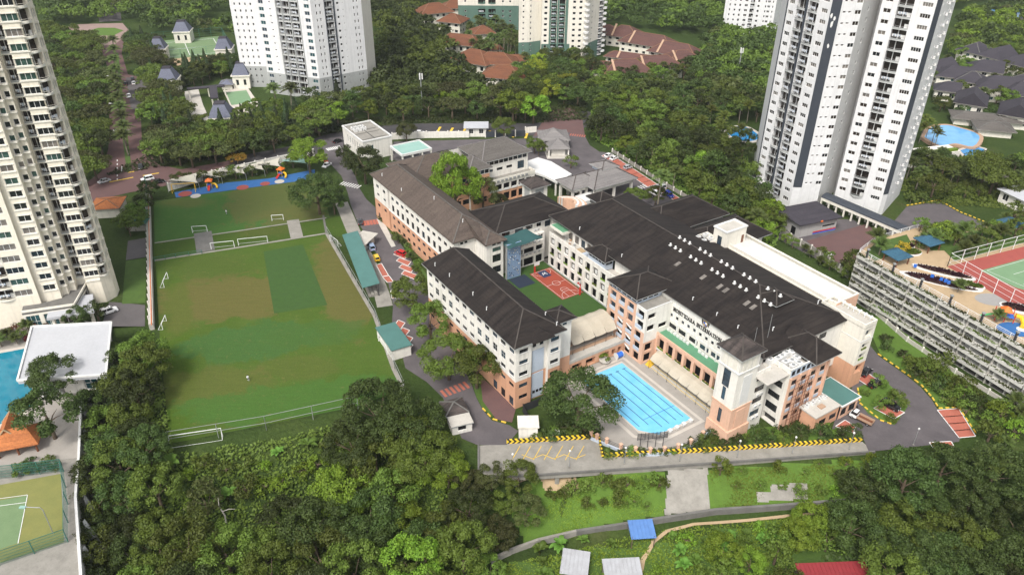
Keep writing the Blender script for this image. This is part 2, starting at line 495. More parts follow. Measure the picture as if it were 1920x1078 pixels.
def holes_grid(s_list,w,sills,h):
 return [(s-w/2,s+w/2,z,z+h) for s in s_list for z in sills]
def pts(*a,z=0.0):
 return [(G(x,y,z).x,G(x,y,z).y) for x,y in a]
def cen(poly): return (sum(p[0] for p in poly)/len(poly),sum(p[1] for p in poly)/len(poly))
def sheet(name,poly,z,mat,parent=None):
 """flat ground sheet over a plan polygon"""
 from mathutils.geometry import tessellate_polygon
 b=MB();n=len(poly)
 a=sum(poly[i][0]*poly[(i+1) % n][1]-poly[(i+1) % n][0]*poly[i][1] for i in range(n))
 if a<0: poly=poly[::-1]
 b.v=[(p[0],p[1],z) for p in poly]
 for t in tessellate_polygon([[Vector((p[0],p[1],0)) for p in poly]]):
  A,B,C=[Vector(b.v[i]) for i in t]
  if (B-A).cross(C-A).z<0: t=(t[0],t[2],t[1])
  b.f.append(tuple(t));b.m.append(0)
 return struct(name,b,mat,parent)
def strip(name,path,w,z,mat,parent=None):
 """band of width w along a plan path"""
 b=MB();P=[Vector((p[0],p[1])) for p in path]
 L,Rr=[],[]
 for i,p in enumerate(P):
  d=(P[min(i+1,len(P)-1)]-P[max(i-1,0)]).normalized();n=Vector((-d.y,d.x))*(w/2)
  L.append(p+n);Rr.append(p-n)
 for i in range(len(P)-1):
  b.q([(Rr[i].x,Rr[i].y,z),(Rr[i+1].x,Rr[i+1].y,z),(L[i+1].x,L[i+1].y,z),(L[i].x,L[i].y,z)])
 return struct(name,b,mat,parent)
def lines(name,segs,w,z,mat,parent=None):
 b=MB()
 for (a,c) in segs:
  a=Vector((a[0],a[1]));c=Vector((c[0],c[1]));d=(c-a).normalized();n=Vector((-d.y,d.x))*(w/2)
  b.q([(a.x-n.x,a.y-n.y,z),(c.x-n.x,c.y-n.y,z),(c.x+n.x,c.y+n.y,z),(a.x+n.x,a.y+n.y,z)])
 return struct(name,b,mat,parent)
def lerp(a,b,t): return tuple(x+(y-x)*t for x,y in zip(a,b))
# the school's own axes: x runs along v, y along u, turned 33 degrees
SO=G(965,771);SR=R(33.0)
SX=Vector((math.cos(SR),math.sin(SR),0));SY=Vector((-math.sin(SR),math.cos(SR),0))
def S(x,y,z=0.0):
 p=SO+SX*x+SY*y;return Vector((p.x,p.y,z))
# ================================================================ SETTING: ground, roads, pitches, water
def ground():
 def axis(lo,hi,step,far):
  a=list(np.arange(lo,hi+.1,step))
  left=[lo-d for d in (20,60,150,350,far)][::-1];right=[hi+d for d in (20,60,150,350,far)]
  return np.array(left+a+right)
 xs=axis(-210,270,2.5,1500);ys=axis(20,300,2.5,2200)
 ys=np.array([-300,-150,-50]+[y for y in ys if y>0])
 X,Y=np.meshgrid(xs,ys);Z=terrain_np(X,Y)-.02
 nx,ny=len(xs),len(ys)
 v=np.column_stack([X.ravel(),Y.ravel(),Z.ravel()])
 i=(np.arange(ny-1)[:,None]*nx+np.arange(nx-1)[None,:]).ravel()
 f=np.column_stack([i,i+1,i+nx+1,i+nx])
 me=bpy.data.meshes.new('ground');me.from_pydata(v.tolist(),[],f.tolist())
 m,nt,b=_new('ground_cover')
 a=_ramp(nt,_noise(nt,.05,6),[(.3,(.030,.050,.013)),(.5,(.040,.066,.016)),(.62,(.055,.080,.02)),(.8,(.075,.062,.035))])
 c=_mix(nt,_ramp(nt,_noise(nt,1.2,4),[(.35,0.0),(.75,.7)]),a,(.022,.036,.010))
 nt.links.new(c,b.inputs['Base Color']);b.inputs['Roughness'].default_value=.95
 b.inputs['Specular IOR Level'].default_value=.1
 _bump(nt,b,_noise(nt,.9,5),.8,.6)
 MATS['ground_cover']=m;me.materials.append(m)
 me.polygons.foreach_set('use_smooth',[True]*len(f))
 put('ground',me,kind='structure')
ground()
# ---- roads
strip('public_road',pts((430,309),(520,293),(580,280),(628,262),(690,248),(790,243),(900,243),(1000,243),(1060,236),(1120,215)),15,.03,'asphalt')
sheet('boulevard_road',pts((150,352),(190,322),(203,280),(206,240),(203,190),(206,140),(192,98),(175,70),(235,66),(228,100),(240,140),(284,150),(284,205),(264,216),(266,262),(296,308),(340,318),(440,300),(440,318),(330,345),(240,362),(150,384)),.035,'brick_road')
sheet('roundabout_paving',pts((96,58),(150,46),(230,44),(245,62),(215,84),(180,88),(140,76)),.06,'plaza_pink')
sheet('roundabout_lawn',pts((168,58),(185,53),(215,53),(232,58),(212,68),(182,67)),.10,'lawn_bright')
sheet('car_court',pts((236,146),(284,150),(284,206),(246,206)),.065,'asphalt_worn')
sheet('drop_off_court',pts((180,0),(222,-6),(228,40),(186,42)),.05,'asphalt_worn')
sheet('boulevard_median',pts((214,100),(222,100),(232,200),(247,318),(238,322),(222,200)),.10,'lawn')
sheet('campus_road',pts((600,262),(612,300),(640,330),(652,362),(658,386),(670,416),(685,438),(706,476),(727,527),(737,570),(735,607),(748,640),(760,690),(800,716),(830,745),(850,790),(866,822),(895,834),(950,834),(972,808),(955,797),(922,788),(905,768),(893,745),(884,720),(858,668),(830,610),(804,550),(770,484),(742,444),(716,420),(706,405),(706,391),(687,374),(675,355),(666,330),(648,300),(644,275),(642,256)),.045,'paver')
sheet('entrance_plaza',pts((985,275),(1000,255),(1056,246),(1097,256),(1106,273),(1124,285),(1145,287),(1230,344),(1268,375),(1318,400),(1350,416),(1350,445),(1240,412),(1190,405),(1120,380),(1060,352),(1010,335),(985,305)),.05,'paver')
sheet('entrance_brick_road',pts((1000,256),(1015,232),(1040,205),(1075,200),(1092,226),(1097,256),(1056,247)),.055,'brick_road')
sheet('rear_yard',pts((730,300),(738,266),(880,262),(985,260),(996,300),(960,330),(860,310)),.04,'paver')
sheet('east_driveway',pts((1596,636),(1629,645),(1647,667),(1702,706),(1725,725),(1746,748),(1757,766),(1800,821),(1798,828),(1629,847),(1614,812),(1560,806),(1570,770),(1594,740),(1606,690)),.045,'paver')
sheet('island_lawn',pts((1606,728),(1632,716),(1660,716),(1684,736),(1702,762),(1697,770),(1677,797),(1650,788),(1628,776),(1612,756)),.12,'lawn_bright')
sheet('tower_forecourt',pts((1440,438),(1462,398),(1520,410),(1600,412),(1640,440),(1606,490),(1560,500),(1500,470)),.04,'paver')
sheet('tower_driveway',pts((1640,455),(1672,420),(1700,388),(1760,378),(1800,400),(1850,420),(1830,450),(1790,436),(1740,452),(1700,470)),.045,'paver')
sheet('chequer_paving',pts((1512,452),(1575,434),(1625,420),(1650,440),(1610,500),(1560,490)),.07,'brick_road')
sheet('condo_driveway',pts((190,612),(205,566),(232,568),(272,572),(272,612)),.04,'asphalt_worn')
sheet('condo_path',pts((240,452),(274,446),(274,482),(236,488)),.04,'asphalt_worn')
sheet('condo_lawn',pts((236,490),(274,484),(273,568),(229,570)),.05,'lawn')
sheet('slope_lawn',pts((1622,600),(1650,592),(1720,640),(1800,700),(1850,760),(1840,800),(1800,815),(1762,764),(1728,722),(1704,702),(1650,664)),.035,'lawn_bright')
sheet('playground_rubber',pts((330,371),(327,361),(377,352),(424,343),(504,335),(556,325),(590,318),(592,334),(553,341)),.05,'play_blue')
# road paint
segs=[]
for i in range(8):
 a=lerp((822,240),(985,252),i/7);p=G(*a);segs.append(((p.x,p.y-5),(p.x+.8,p.y+1)))
lines('yellow_road_hatching',[(tuple(a),tuple(b)) for a,b in segs],1.0,.075,'yellow_line')
def zebra(name,a,b,n,length,w,z=.08,mat='white_line',d=None):
 A,B=G(*a),G(*b);v=(B-A).normalized();nrm=d or Vector((-v.y,v.x,0));s=[]
 for i in range(n):
  p=A.lerp(B,i/(n-1));s.append(((p.x-nrm.x*length/2,p.y-nrm.y*length/2),(p.x+nrm.x*length/2,p.y+nrm.y*length/2)))
 lines(name,s,w,z,mat)
zebra('zebra_crossing',(641,344),(673,351),8,3.0,.5)
zebra('gate_crossing',(614,281),(638,276),8,3.0,.55)
zebra('red_crossing',(684,419),(708,416),5,3.6,.9,.08,'bay_red')
zebra('lower_red_crossing',(832,738),(874,722),6,2.8,.7,.08,'bay_red')
zebra('plaza_red_crossing',(1070,253),(1096,256),7,2.6,.55,.08,'bay_red')
zebra('plaza_white_stripes',(1200,352),(1222,345),6,2.6,.5,.08)
lines('boulevard_lane_lines',[((G(220,300+i*7).x,G(220,300+i*7).y),(G(220,303+i*7).x,G(220,303+i*7).y)) for i in range(6)]
      + [((G(228,322).x,G(228,322).y),(G(229,312).x,G(229,312).y))],.35,.075,'white_line')
lines('junction_yellow_lines',[(tuple(G(205,342).xy),tuple(G(250,333).xy)),(tuple(G(268,330).xy),tuple(G(298,325).xy)),(tuple(G(240,324).xy),tuple(G(252,322).xy))],.7,.075,'yellow_line')
# parking bays: every bay is a sheet of its own with a pale outline
def bay(name,c,mat='bay_red',z=.085,parent=None):
 p=pts(*c);sheet(name,p,z,mat)
 m=cen(p)
 q=[lerp(m,a,1.0) for a in p]
 lines('bay_outline',[(q[i],q[(i+1) % len(q)]) for i in range(len(q))],.22,z+.03,'white_line')
def z3(x,y): return (600+x*.334,420+y*.334)
for c in [[(412,172),(438,160),(492,180),(476,198)],[(428,208),(446,192),(512,213),(494,236)],
          [(443,246),(460,228),(528,250),(512,274)],[(456,282),(474,263),(546,288),(530,312)],
          [(402,588),(440,540),(478,556),(440,606)],[(424,632),(464,582),(504,598),(462,650)],
          [(442,676),(482,625),(522,640),(484,694)],[(454,716),(500,668),(522,680),(484,734)],
          [(316,232),(345,222),(385,290),(350,296)],[(350,298),(388,292),(412,326),(378,330)],[(396,376),(418,368),(438,414),(404,420)]]:
 bay('parking_bay',[z3(*p) for p in c])
for c in [[(1608,712),(1623,697),(1645,713),(1632,727)],[(1638,766),(1655,755),(1696,774),(1676,786)],
          [(1742,830),(1783,828),(1789,839),(1749,840)],[(1566,800),(1584,788),(1604,800),(1600,812)]]:
 bay('parking_bay',c,z=.15)
a0,a1,b0,b1=(1757,769),(1797,766),(1829,818),(1798,821)
for i in range(4):
 bay('parking_bay',[lerp(a0,b1,i/4),lerp(a1,b0,i/4),lerp(a1,b0,(i+1)/4),lerp(a0,b1,(i+1)/4)])
o0,o1,i0,i1=(1141,287),(1232,346),(1128,293),(1214,351)
for i in range(8):
 bay('parking_bay',[lerp(i0,i1,i/8),lerp(o0,o1,i/8),lerp(o0,o1,(i+1)/8),lerp(i0,i1,(i+1)/8)])
o0,o1,i0,i1=(1236,349),(1348,416),(1228,354),(1335,420)
for i in range(7):
 bay('parking_bay',[lerp(i0,i1,i/7),lerp(o0,o1,i/7),lerp(o0,o1,(i+1)/7),lerp(i0,i1,(i+1)/7)])
# ---- the two football pitches: one grass material with worn and re-sown patches
def pitchmat(name,base,patches):
 m,nt,b=_new(name)
 g=nt.nodes.new('ShaderNodeNewGeometry')
 mp=nt.nodes.new('ShaderNodeMapping');mp.inputs['Rotation'].default_value=(0,0,R(-21));mp.inputs['Scale'].default_value=(.16,1.4,1)
 nt.links.new(g.outputs['Position'],mp.inputs[0])
 col=_mix(nt,_ramp(nt,_noise(nt,.12,5),[(.35,0.0),(.68,1.0)]),base[0],base[1])
 wob=_noise(nt,.13,10,.74,None,.5)
 for (px,py,rx,ry,rot,c,amt,soft) in patches:
  p=G(px,py)
  q=nt.nodes.new('ShaderNodeMapping');q.vector_type='TEXTURE'
  q.inputs['Location'].default_value=(p.x,p.y,0);q.inputs['Rotation'].default_value=(0,0,R(rot));q.inputs['Scale'].default_value=(rx,ry,1e6)
  nt.links.new(g.outputs['Position'],q.inputs[0])
  ln=nt.nodes.new('ShaderNodeVectorMath');ln.operation='LENGTH';nt.links.new(q.outputs[0],ln.inputs[0])
  d=_math(nt,'ADD',ln.outputs['Value'],_math(nt,'MULTIPLY_ADD',wob,2.2,-1.1))
  r=nt.nodes.new('ShaderNodeMapRange');r.inputs[1].default_value=1+soft;r.inputs[2].default_value=1-soft
  nt.links.new(d,r.inputs[0])
  col=_mix(nt,_math(nt,'MULTIPLY',r.outputs[0],amt),col,c)
 col=_mix(nt,_ramp(nt,_noise(nt,1.0,5,.7,mp.outputs[0]),[(.4,0.0),(.7,.3)]),col,tuple(x*.6 for x in lin(base[0])))
 col=_mix(nt,_ramp(nt,_noise(nt,2.2,8,.85),[(.42,0.0),(.66,.3)]),col,tuple(x*1.7 for x in lin(base[1])))
 col=_mix(nt,_ramp(nt,_noise(nt,5.5,4,.8),[(.42,0.0),(.7,.5)]),col,tuple(x*.35 for x in lin(base[0])))
 col=_mix(nt,_ramp(nt,_noise(nt,.6,8,.8),[(.57,0.0),(.68,.55)]),col,(.16,.13,.055))
 nt.links.new(col,b.inputs['Base Color']);b.inputs['Roughness'].default_value=.95;b.inputs['Specular IOR Level'].default_value=.1
 _bump(nt,b,_noise(nt,3,4),.4,.1)
 MATS[name]=m
BRN=(.122,.102,.035);GRN=(.045,.105,.022);OLV=(.07,.09,.022)
pitchmat('pitch_grass',((.056,.100,.015),(.070,.112,.021)),[
 (425,558,23,12,8,BRN,1.0,.10),(330,680,5,44,20,(.058,.105,.012),.9,.12),(640,530,8,27,20,BRN,.95,.12),
 (470,640,17,9,12,(.045,.112,.032),.9,.07),(590,625,14,6,10,(.05,.11,.028),.7,.08),(400,725,16,8,0,BRN,.45,.15),(600,745,34,7,12,(.05,.125,.026),.85,.1),(560,690,10,5,0,BRN,.3,.15),
 (395,500,12,8,0,OLV,.5,.3),(350,570,7,14,10,BRN,.5,.3)])
pitchmat('upper_pitch_grass',((.046,.112,.024),(.058,.122,.028)),[(525,372,19,22,18,(.098,.10,.032),.95,.06),(345,380,10,4,0,BRN,.6,.3),(560,400,12,6,0,BRN,.5,.3)])
pitchmat('bank_grass',((.045,.082,.014),(.055,.092,.016)),[(500,430,10,6,0,BRN,.3,.3)])
sheet('lower_pitch',pts((291,490),(612,438),(655,512),(700,590),(735,690),(757,728),(668,762),(318,832),(300,640)),.03,'pitch_grass')
sheet('resown_turf',pts((494,472),(568,459),(614,572),(514,588)),.055,'turf')
sheet('upper_pitch',pts((288,378),(560,340),(600,333),(618,408),(290,455)),.03,'upper_pitch_grass')
sheet('bank_lawn',pts((288,457),(618,410),(660,400),(668,452),(620,440),(288,488)),.032,'bank_grass')
strip('bank_kerb',pts((290,456),(450,433),(612,409)),.7,.09,'concrete')
strip('pitch_kerb',pts((290,489),(450,464),(612,438)),.9,.09,'concrete')
strip('bank_path',pts((380,436),(386,472)),5.5,.12,'concrete_dark')
strip('bank_path',pts((549,413),(557,446)),4.0,.12,'concrete')
strip('upper_bank_drain',pts((606,404),(612,438)),.7,.10,'concrete_dark')
strip('pitch_edge_path',pts((612,438),(655,512),(702,592),(738,692),(757,730)),1.0,.10,'concrete')
strip('bench_walk',pts((640,380),(668,446),(700,510),(716,552),(722,575)),4.4,.07,'concrete')
sheet('court_footpath',pts((706,410),(722,420),(742,462),(734,464),(712,424)),.09,'concrete_pale')
sheet('wing_lawn',pts((728,432),(770,470),(820,545),(842,560),(826,596),(800,545),(768,478),(744,440)),.05,'lawn')
sheet('corner_paving',pts((900,705),(920,722),(968,764),(960,792),(930,786),(905,752)),.075,'brick_road')
sheet('corner_lawn',pts((884,712),(900,722),(912,750),(925,782),(905,766),(893,744)),.07,'lawn')
# ================================================================ THE SCHOOL (local axes x = v, y = u, all measured on site plan)
def school(name,label,ox,oy,oz=0.0,cat='building'):
 t=thing(name,label,cat,S(ox,oy,oz),SR,'school buildings')
 return t
class Wing:
 """helper that keeps absolute school coordinates but stores them relative to the wing's origin"""
 def __init__(s,name,label,ox,oy,cat='building'):
  s.ox,s.oy=ox,oy;s.t=school(name,label,ox,oy,0,cat);s.mb={}
 def r(s,p): return (p[0]-s.ox,p[1]-s.oy)
 def wall(s,p0,p1,z0,z1,holes=(),mat='white_paint',depth=.16,nx=2,glass=('glass',),frame='steel_dark',nz=1,part='wall',win=True,back=None,sill=False):
  if back: holes=[(*h[:4],min(h[4],.55)) if len(h)>4 else h for h in holes]  # shallow openings, so the painted dark backing shows
  b=s.mb.setdefault((part,mat,back),MB())
  a,c=s.r(p0),s.r(p1);b.facade(a,c,z0,z1,list(holes),depth,0,0,1 if back else None)
  if win and not back: windows(s.t,a,c,holes,depth,nx,frame,glass,nz,fw=.05)
  if sill:
   for h in holes:
    v,ang=fplace(a,c,(h[0]+h[1])/2,0)
    w=h[1]-h[0]+.3
    put('sill',cached(('sill',round(w,2)),lambda: MB().box(-w/2,w/2,-.16,-.003,-.14,0).mesh('sill','white_clean')),s.t,(v.x,v.y,h[2]),ang)
  return s
 def B(s,part,mat):
  return s.mb.setdefault((part,mat,None),MB())
 def box(s,part,mat,x0,x1,y0,y1,z0,z1):
  s.B(part,mat).box(x0-s.ox,x1-s.ox,y0-s.oy,y1-s.oy,z0,z1);return s
 def one(s,part,mat,x0,x1,y0,y1,z0,z1):
  MB().box(x0-s.ox,x1-s.ox,y0-s.oy,y1-s.oy,z0,z1).build(part,mat,s.t);return s
 def done(s):
  for (part,mat,back),b in s.mb.items(): b.build(part,[mat,back] if back else mat,s.t)
  return s.t
 def roof(s,x0,x1,y0,y1,z,h,mat='roof_dark',inset=None,ridge='roof_ridge',gable=(0,0)):
  b=MB().hip(x0-s.ox,x1-s.ox,y0-s.oy,y1-s.oy,z,h,0,inset,gable)
  o=b.build('roof',mat,s.t)
  if ridge: MB().ridge_bars(x0-s.ox,x1-s.ox,y0-s.oy,y1-s.oy,z+.05,h,0,.3,inset).build('ridge_tiles',ridge,o)
  MB().ring(x0-s.ox-.03,x1-s.ox+.03,y0-s.oy-.03,y1-s.oy+.03,z-.24,z-.02).build('gutter','grey_paint',o)
  return o
def row(n,s0,s1): return [s0+(s1-s0)*i/(n-1) for i in range(n)] if n>1 else [s0]
DK=('glass','glass','glass_blue')
# ---- front wing -------------------------------------------------------------
w=Wing('front_wing','long five-storey cream and orange school wing with dark hip roof beside the pool',.5,.6)
L=42.9
cols=row(12,1.9,41.2)
rows=[16.0,12.8,9.7]
small=[(s-1.0,s+1.0,z,z+1.05) for s in cols for z in (15.5,)]
mid=[(s-.95,s+.95,11.6,13.6) for s in cols[1:4]+cols[7:11]]+[(cols[i]-1.0,cols[i]+1.0,12.3,13.3) for i in (0,4,5,6,11)]
low=[(s-1.0,s+1.0,9.1,10.1) for s in cols]
p0,p1=(.5,43.5),(.5,.6)
w.wall(p0,p1,7.9,17.6,small+low,glass=DK,sill=True)
w.mb[('wall','white_paint',None)]=MB()
b=w.mb[('wall','white_paint',None)]
b.facade(w.r(p0),w.r(p1),7.9,17.6,small+mid+low,.16)
windows(w.t,w.r(p0),w.r(p1),mid,.16,2,'grey_paint',DK,2,fw=.07)
og=[(s-.95,s+.95,5.9,6.8) for s in cols]
gd=[(s-.95,s+.95,2.6,3.5) for s in cols[:8]]+[(s-.9,s+.9,.3,2.7) for s in cols[9:]]
w.wall(p0,p1,0,7.9,og+gd,'orange_paint',part='plinth_wall',glass=DK)
w.box('plinth_wall','orange_paint',.3,.5,40.5,43.5,0,7.9) if False else None
w.wall(p0,p1,17.6,18.2,[(s-1.4,s+1.4,17.68,18.1) for s in cols],part='clerestory_wall',depth=.12,nx=3)
# near end: two bays, a recess with pale blue panels, the stair block
def endbay(xa,xb,y,zs):
 c=(xb-xa)/2
 w.wall((xa,y),(xb,y),7.9,18.2,[(c-1.15,c+1.15,z,z+1.05) for z in zs],glass=DK,sill=True)
 w.wall((xa,y),(xb,y),0,7.9,[(c-1.15,c+1.15,z,z+1.05) for z in (5.8,2.5)],'orange_paint',part='plinth_wall',glass=DK)
endbay(.5,4.8,.6,(15.6,12.5,9.2))
endbay(9.6,13.0,.6,(15.6,12.5,9.2))
w.wall((4.8,.6),(4.8,1.5),0,18.2);w.wall((9.6,1.5),(9.6,.6),0,18.2)
w.wall((4.8,1.5),(9.6,1.5),7.9,18.2,[(.9,1.9,15.2,17.2),(2.9,3.9,15.2,17.2)],glass=('glass','glass_teal'))
w.wall((4.8,1.5),(9.6,1.5),0,7.9,[],'orange_paint',part='plinth_wall')
for z0,z1 in ((8.1,14.3),(.4,7.6)): w.one('panel','blue_panel',5.6,8.8,1.36,1.49,z0,z1)
for k in range(3): w.one('vent','void',5.8+k*1.0,6.5+k*1.0,1.28,1.36,1.9,2.6)
w.wall((13.0,.6),(13.0,4.1),0,18.2);w.wall((13.0,4.1),(18.6,4.1),6.5,17.2,[(1.0,2.2,16.0,16.8),(3.0,4.2,16.0,16.8)],glass=DK)
w.wall((13.0,4.1),(18.6,4.1),0,6.5,[],'orange_paint',part='plinth_wall')
w.wall((18.6,4.1),(18.6,9.0),0,17.2);w.wall((18.6,9),(13,9),0,17.2);w.wall((13,9),(13,43.5),0,18.2,[(s-1,s+1,z,z+1.4) for s in row(9,3,32) for z in (14.6,11.4,8.2)],glass=DK)
w.wall((13,43.5),(.5,43.5),0,18.2)
w.roof(13.4,19.6,3.3,9.7,17.6,1.3)
rb=MB();X=lambda x: x-.5;Y=lambda y: y-.6
e=[(X(-.5),Y(-.4),18.3),(X(13.9),Y(-.4),18.3),(X(13.9),Y(44.3),18.3),(X(-.5),Y(44.3),18.3)];r0=(X(6.9),Y(7.4),22.2);r1=(X(7.4),Y(41.2),22.2)
rb.q([e[0],e[1],r0]);rb.q([e[1],e[2],r1,r0]);rb.q([e[2],e[3],r1]);rb.q([e[3],e[0],r0,r1])
rb.ring(X(-.5),X(13.9),Y(-.4),Y(44.3),18.08,18.3);rb.q([(p[0],p[1],18.08) for p in e[::-1]])
fr=rb.build('roof','roof_dark',w.t)
rr=MB()
for a,c in ((e[0],r0),(e[1],r0),(e[2],r1),(e[3],r1),(r0,r1)): rr.bar((a[0],a[1],a[2]+.06),(c[0],c[1],c[2]+.06),.3,.16)
rr.build('ridge_tiles','roof_ridge',fr)
MB().ring(X(-.53),X(13.93),Y(-.43),Y(44.33),18.06,18.28).build('gutter','grey_paint',fr)
MB().hip(X(4.2),X(10.2),Y(-1.0),Y(4.5),18.32,1.7,0).build('porch_roof','roof_dark',fr)
vp=MB().tube([(0,0,0),(0,0,1.0),(0,-.25,1.15)],.11,6).mesh('vent_pipe','steel_white')
for (x,y) in ((1.2,40),(1.6,33),(2.0,22),(1.6,15),(12.2,6),(12.0,1.2)):
 put('vent_pipe',vp,fr,(X(x),Y(y),18.3+3.9*min(x+.5,14.4-x-.5)/7.2-.1))
w.done()
# ---- long wing --------------------------------------------------------------
w=Wing('long_wing','long four-storey school wing with weathered brown hip roof along the campus road',14.6,48.2)
cols=row(14,14.2,57.6)
P0,P1=(14.6,109.4),(14.6,54.3);L=55.1
c1=[3.2,8.2];cs=c1+row(12,14.6,53.4)
w.wall(P0,P1,7.5,15.2,[(s-.95,s+.95,12.2,13.3) for s in cs]+[(s-.9,s+.9,9.4,10.2) for s in c1]+[(s-.85,s+.85,8.2,10.4) for s in cs[2:]]+[(11.0,12.2,7.8,14.6,1.2)],glass=DK,nz=1,sill=False)
w.wall(P0,P1,0,7.5,[(s-.9,s+.9,5.4,6.4) for s in cs]+[(s-.9,s+.9,2.2,3.4) for s in cs[2:]]+[(2.2,3.4,.2,2.8),(11.0,12.2,.2,7.2,1.2)],'orange_paint',part='plinth_wall',glass=DK)
w.wall(P0,P1,15.2,15.75,[(s-1.3,s+1.3,15.26,15.68) for s in row(16,1.8,53.3)],part='clerestory_wall',depth=.12,nx=3)
w.wall((14.6,54.3),(21.6,54.3),0,15.75,[(2.0,3.0,14.2,15.0),(3.4,4.4,14.2,15.0)])
w.wall((21.6,54.3),(21.6,48.2),0,15.75)
w.wall((21.6,48.2),(27.2,48.2),0,15.75,[(2.0,4.8,12.6,13.9),(2.0,4.8,9.2,11.6),(2.0,4.8,5.6,7.8),(1.9,3.1,14.7,15.4),(3.6,4.8,14.7,15.4)],glass=('glass','glass_green'))
w.wall((27.2,48.2),(27.2,109.4),0,15.75);w.wall((27.2,109.4),(14.6,109.4),0,15.75)
w.box('plinth_trim','white_clean',14.45,14.59,54.4,98.0,7.42,7.6)
rb=MB();ox,oy=14.6,48.2
def q3(*p): return [(a-ox,b_-oy,c_) for a,b_,c_ in p]
z=15.9;zr=20.2
A,Bc,Cc,Dc,Ec,Fc=(13.8,110.2,z),(13.8,53.4,z),(20.8,53.4,z),(20.8,47.4,z),(28.0,47.4,z),(28.0,110.2,z)
R0,R1,R2,K=(20.9,60.4,zr),(20.9,103.2,zr),(24.4,51.0,z+2.2),(24.4,56.9,z+2.2)
rb.q(q3(A,Bc,R0,R1));rb.q(q3(Bc,Cc,R0));rb.q(q3(Ec,Fc,R1,R0,K,R2));rb.q(q3(Fc,A,R1));rb.q(q3(Dc,Ec,R2));rb.q(q3(Cc,Dc,R2,K,R0))
for a,c in ((A,Bc),(Bc,Cc),(Cc,Dc),(Dc,Ec),(Ec,Fc),(Fc,A)):
 a,c=q3(a,c);rb.q([(a[0],a[1],z-.24),(c[0],c[1],z-.24),c,a])
rb.q(q3(*[(p[0],p[1],z-.24) for p in (A,Fc,Ec,Dc,Cc,Bc)]))
lr=rb.build('roof','roof_brown',w.t)
rr=MB()
for a,c in ((A,R1),(Fc,R1),(Bc,R0),(R0,R1),(R0,K),(K,R2),(Dc,R2),(Ec,R2),(Cc,(22.0,54.6,z+.9))):
 a,c=q3(a,c);rr.bar((a[0],a[1],a[2]+.06),(c[0],c[1],c[2]+.06),.35,.18)
rr.build('ridge_tiles','roof_grey',lr)
for (x,y) in ((15.6,104),(15.8,90),(19.4,57.5),(19.5,75)):
 put('vent_pipe',vp,lr,(x-ox,y-oy,z+(x-13.8)*4.3/7.1-.1))
w.done()
# ---- low roofed block joining the long wing to the north wing
w=Wing('corner_block','low brown-roofed school block joining the long wing and the north wing',26,98)
w.wall((24,98),(46,98),0,14.8,[(s-1.4,s+1.4,z,z+1.8) for s in row(5,5.5,19.5) for z in (2.2,6,10)],'orange_paint',glass=DK)
w.wall((24,116),(24,98),0,14.8);w.wall((46,98),(46,116),0,14.8);w.wall((46,116),(24,116),0,14.8)
w.roof(22.8,47,97,117,15.0,4.6,'roof_brown',ridge='roof_grey')
w.done()
# ---- north wing -------------------------------------------------------------
w=Wing('north_wing','orange and white four-storey school wing with grey hip roof by the entrance',45,96)
n1=[(s-.95,s+.95,12.6,13.9) for s in row(4,1.2,6.4)]
w.wall((44.6,96.8),(52.2,96.8),12.4,14.6,[(s-.75,s+.75,12.6,14.2) for s in row(4,1.1,6.5)],glass=DK)
w.wall((44.6,96.8),(52.2,96.8),0,12.4,[(1.4,2.0,5,11,.5),(1.4,5.6,10.2,11.0,.5),(1.0,3.2,2.0,4.0),(4.2,6.4,2.0,4.0)],'orange_paint',part='plinth_wall',glass=DK)
w.wall((52.2,96.8),(52.2,100.6),0,14.6)
w.wall((52.2,100.6),(70.6,100.6),8.4,15.1,[(s-.85,s+.85,13.2,14.7) for s in row(9,1.2,17.0)]+[(s-1.2,s+1.2,10.6,11.6) for s in (2.5,6.5,10.5)]+[(14.0,16.8,9.3,12.2)],glass=DK)
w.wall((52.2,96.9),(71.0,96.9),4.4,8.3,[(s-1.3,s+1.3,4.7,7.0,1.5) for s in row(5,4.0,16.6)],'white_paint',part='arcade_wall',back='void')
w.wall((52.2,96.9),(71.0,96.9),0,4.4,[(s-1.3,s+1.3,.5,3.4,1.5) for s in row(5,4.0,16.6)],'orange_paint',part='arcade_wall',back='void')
w.box('balcony','cream_light',52.2,71.2,96.7,96.9,7.9,9.3).box('balcony','cream_light',71.0,71.2,96.9,100.6,0,9.3).box('balcony_floor','concrete',52.3,71.0,96.9,100.6,8.2,8.4)
for i in range(9): w.one('air_conditioner','steel_grey',53.4+i*1.7,54.3+i*1.7,96.35,96.69,8.15,8.85)
for i in range(5): w.one('planter','white_clean',55.2+i*3.15,57.2+i*3.15,96.6,96.9,4.5,5.2)
w.wall((70.6,100.6),(70.6,116),0,15.1);w.wall((70.6,116),(44.6,116),0,15.1);w.wall((44.6,116),(44.6,96.8),0,14.6)
w.roof(43.4,53.0,95.9,107,14.7,3.2,'roof_grey',ridge='roof_pale')
w.roof(50.9,71.8,99.6,117,15.2,3.9,'roof_grey',6.5,ridge='roof_pale')
w.done()
w=Wing('roof_turret','small square white turret with ragged dark pyramid roof behind the courtyard',57,78)
w.wall((56.9,83.4),(56.9,77.6),0,13,[(1.2,4.4,7,12,.12)],win=False);w.wall((56.9,77.6),(63.1,77.6),0,13,[(1.4,4.8,7,12,.12)],win=False)
w.wall((63.1,77.6),(63.1,83.4),0,13);w.wall((63.1,83.4),(56.9,83.4),0,13)
w.one('panel','grey_paint',58.3,61.7,77.7,77.76,7,12);w.one('panel','grey_paint',57.0,57.06,79.0,82.2,7,12)
w.roof(56.0,64.0,76.7,84.3,13,2.4,'roof_weathered')
w.done()
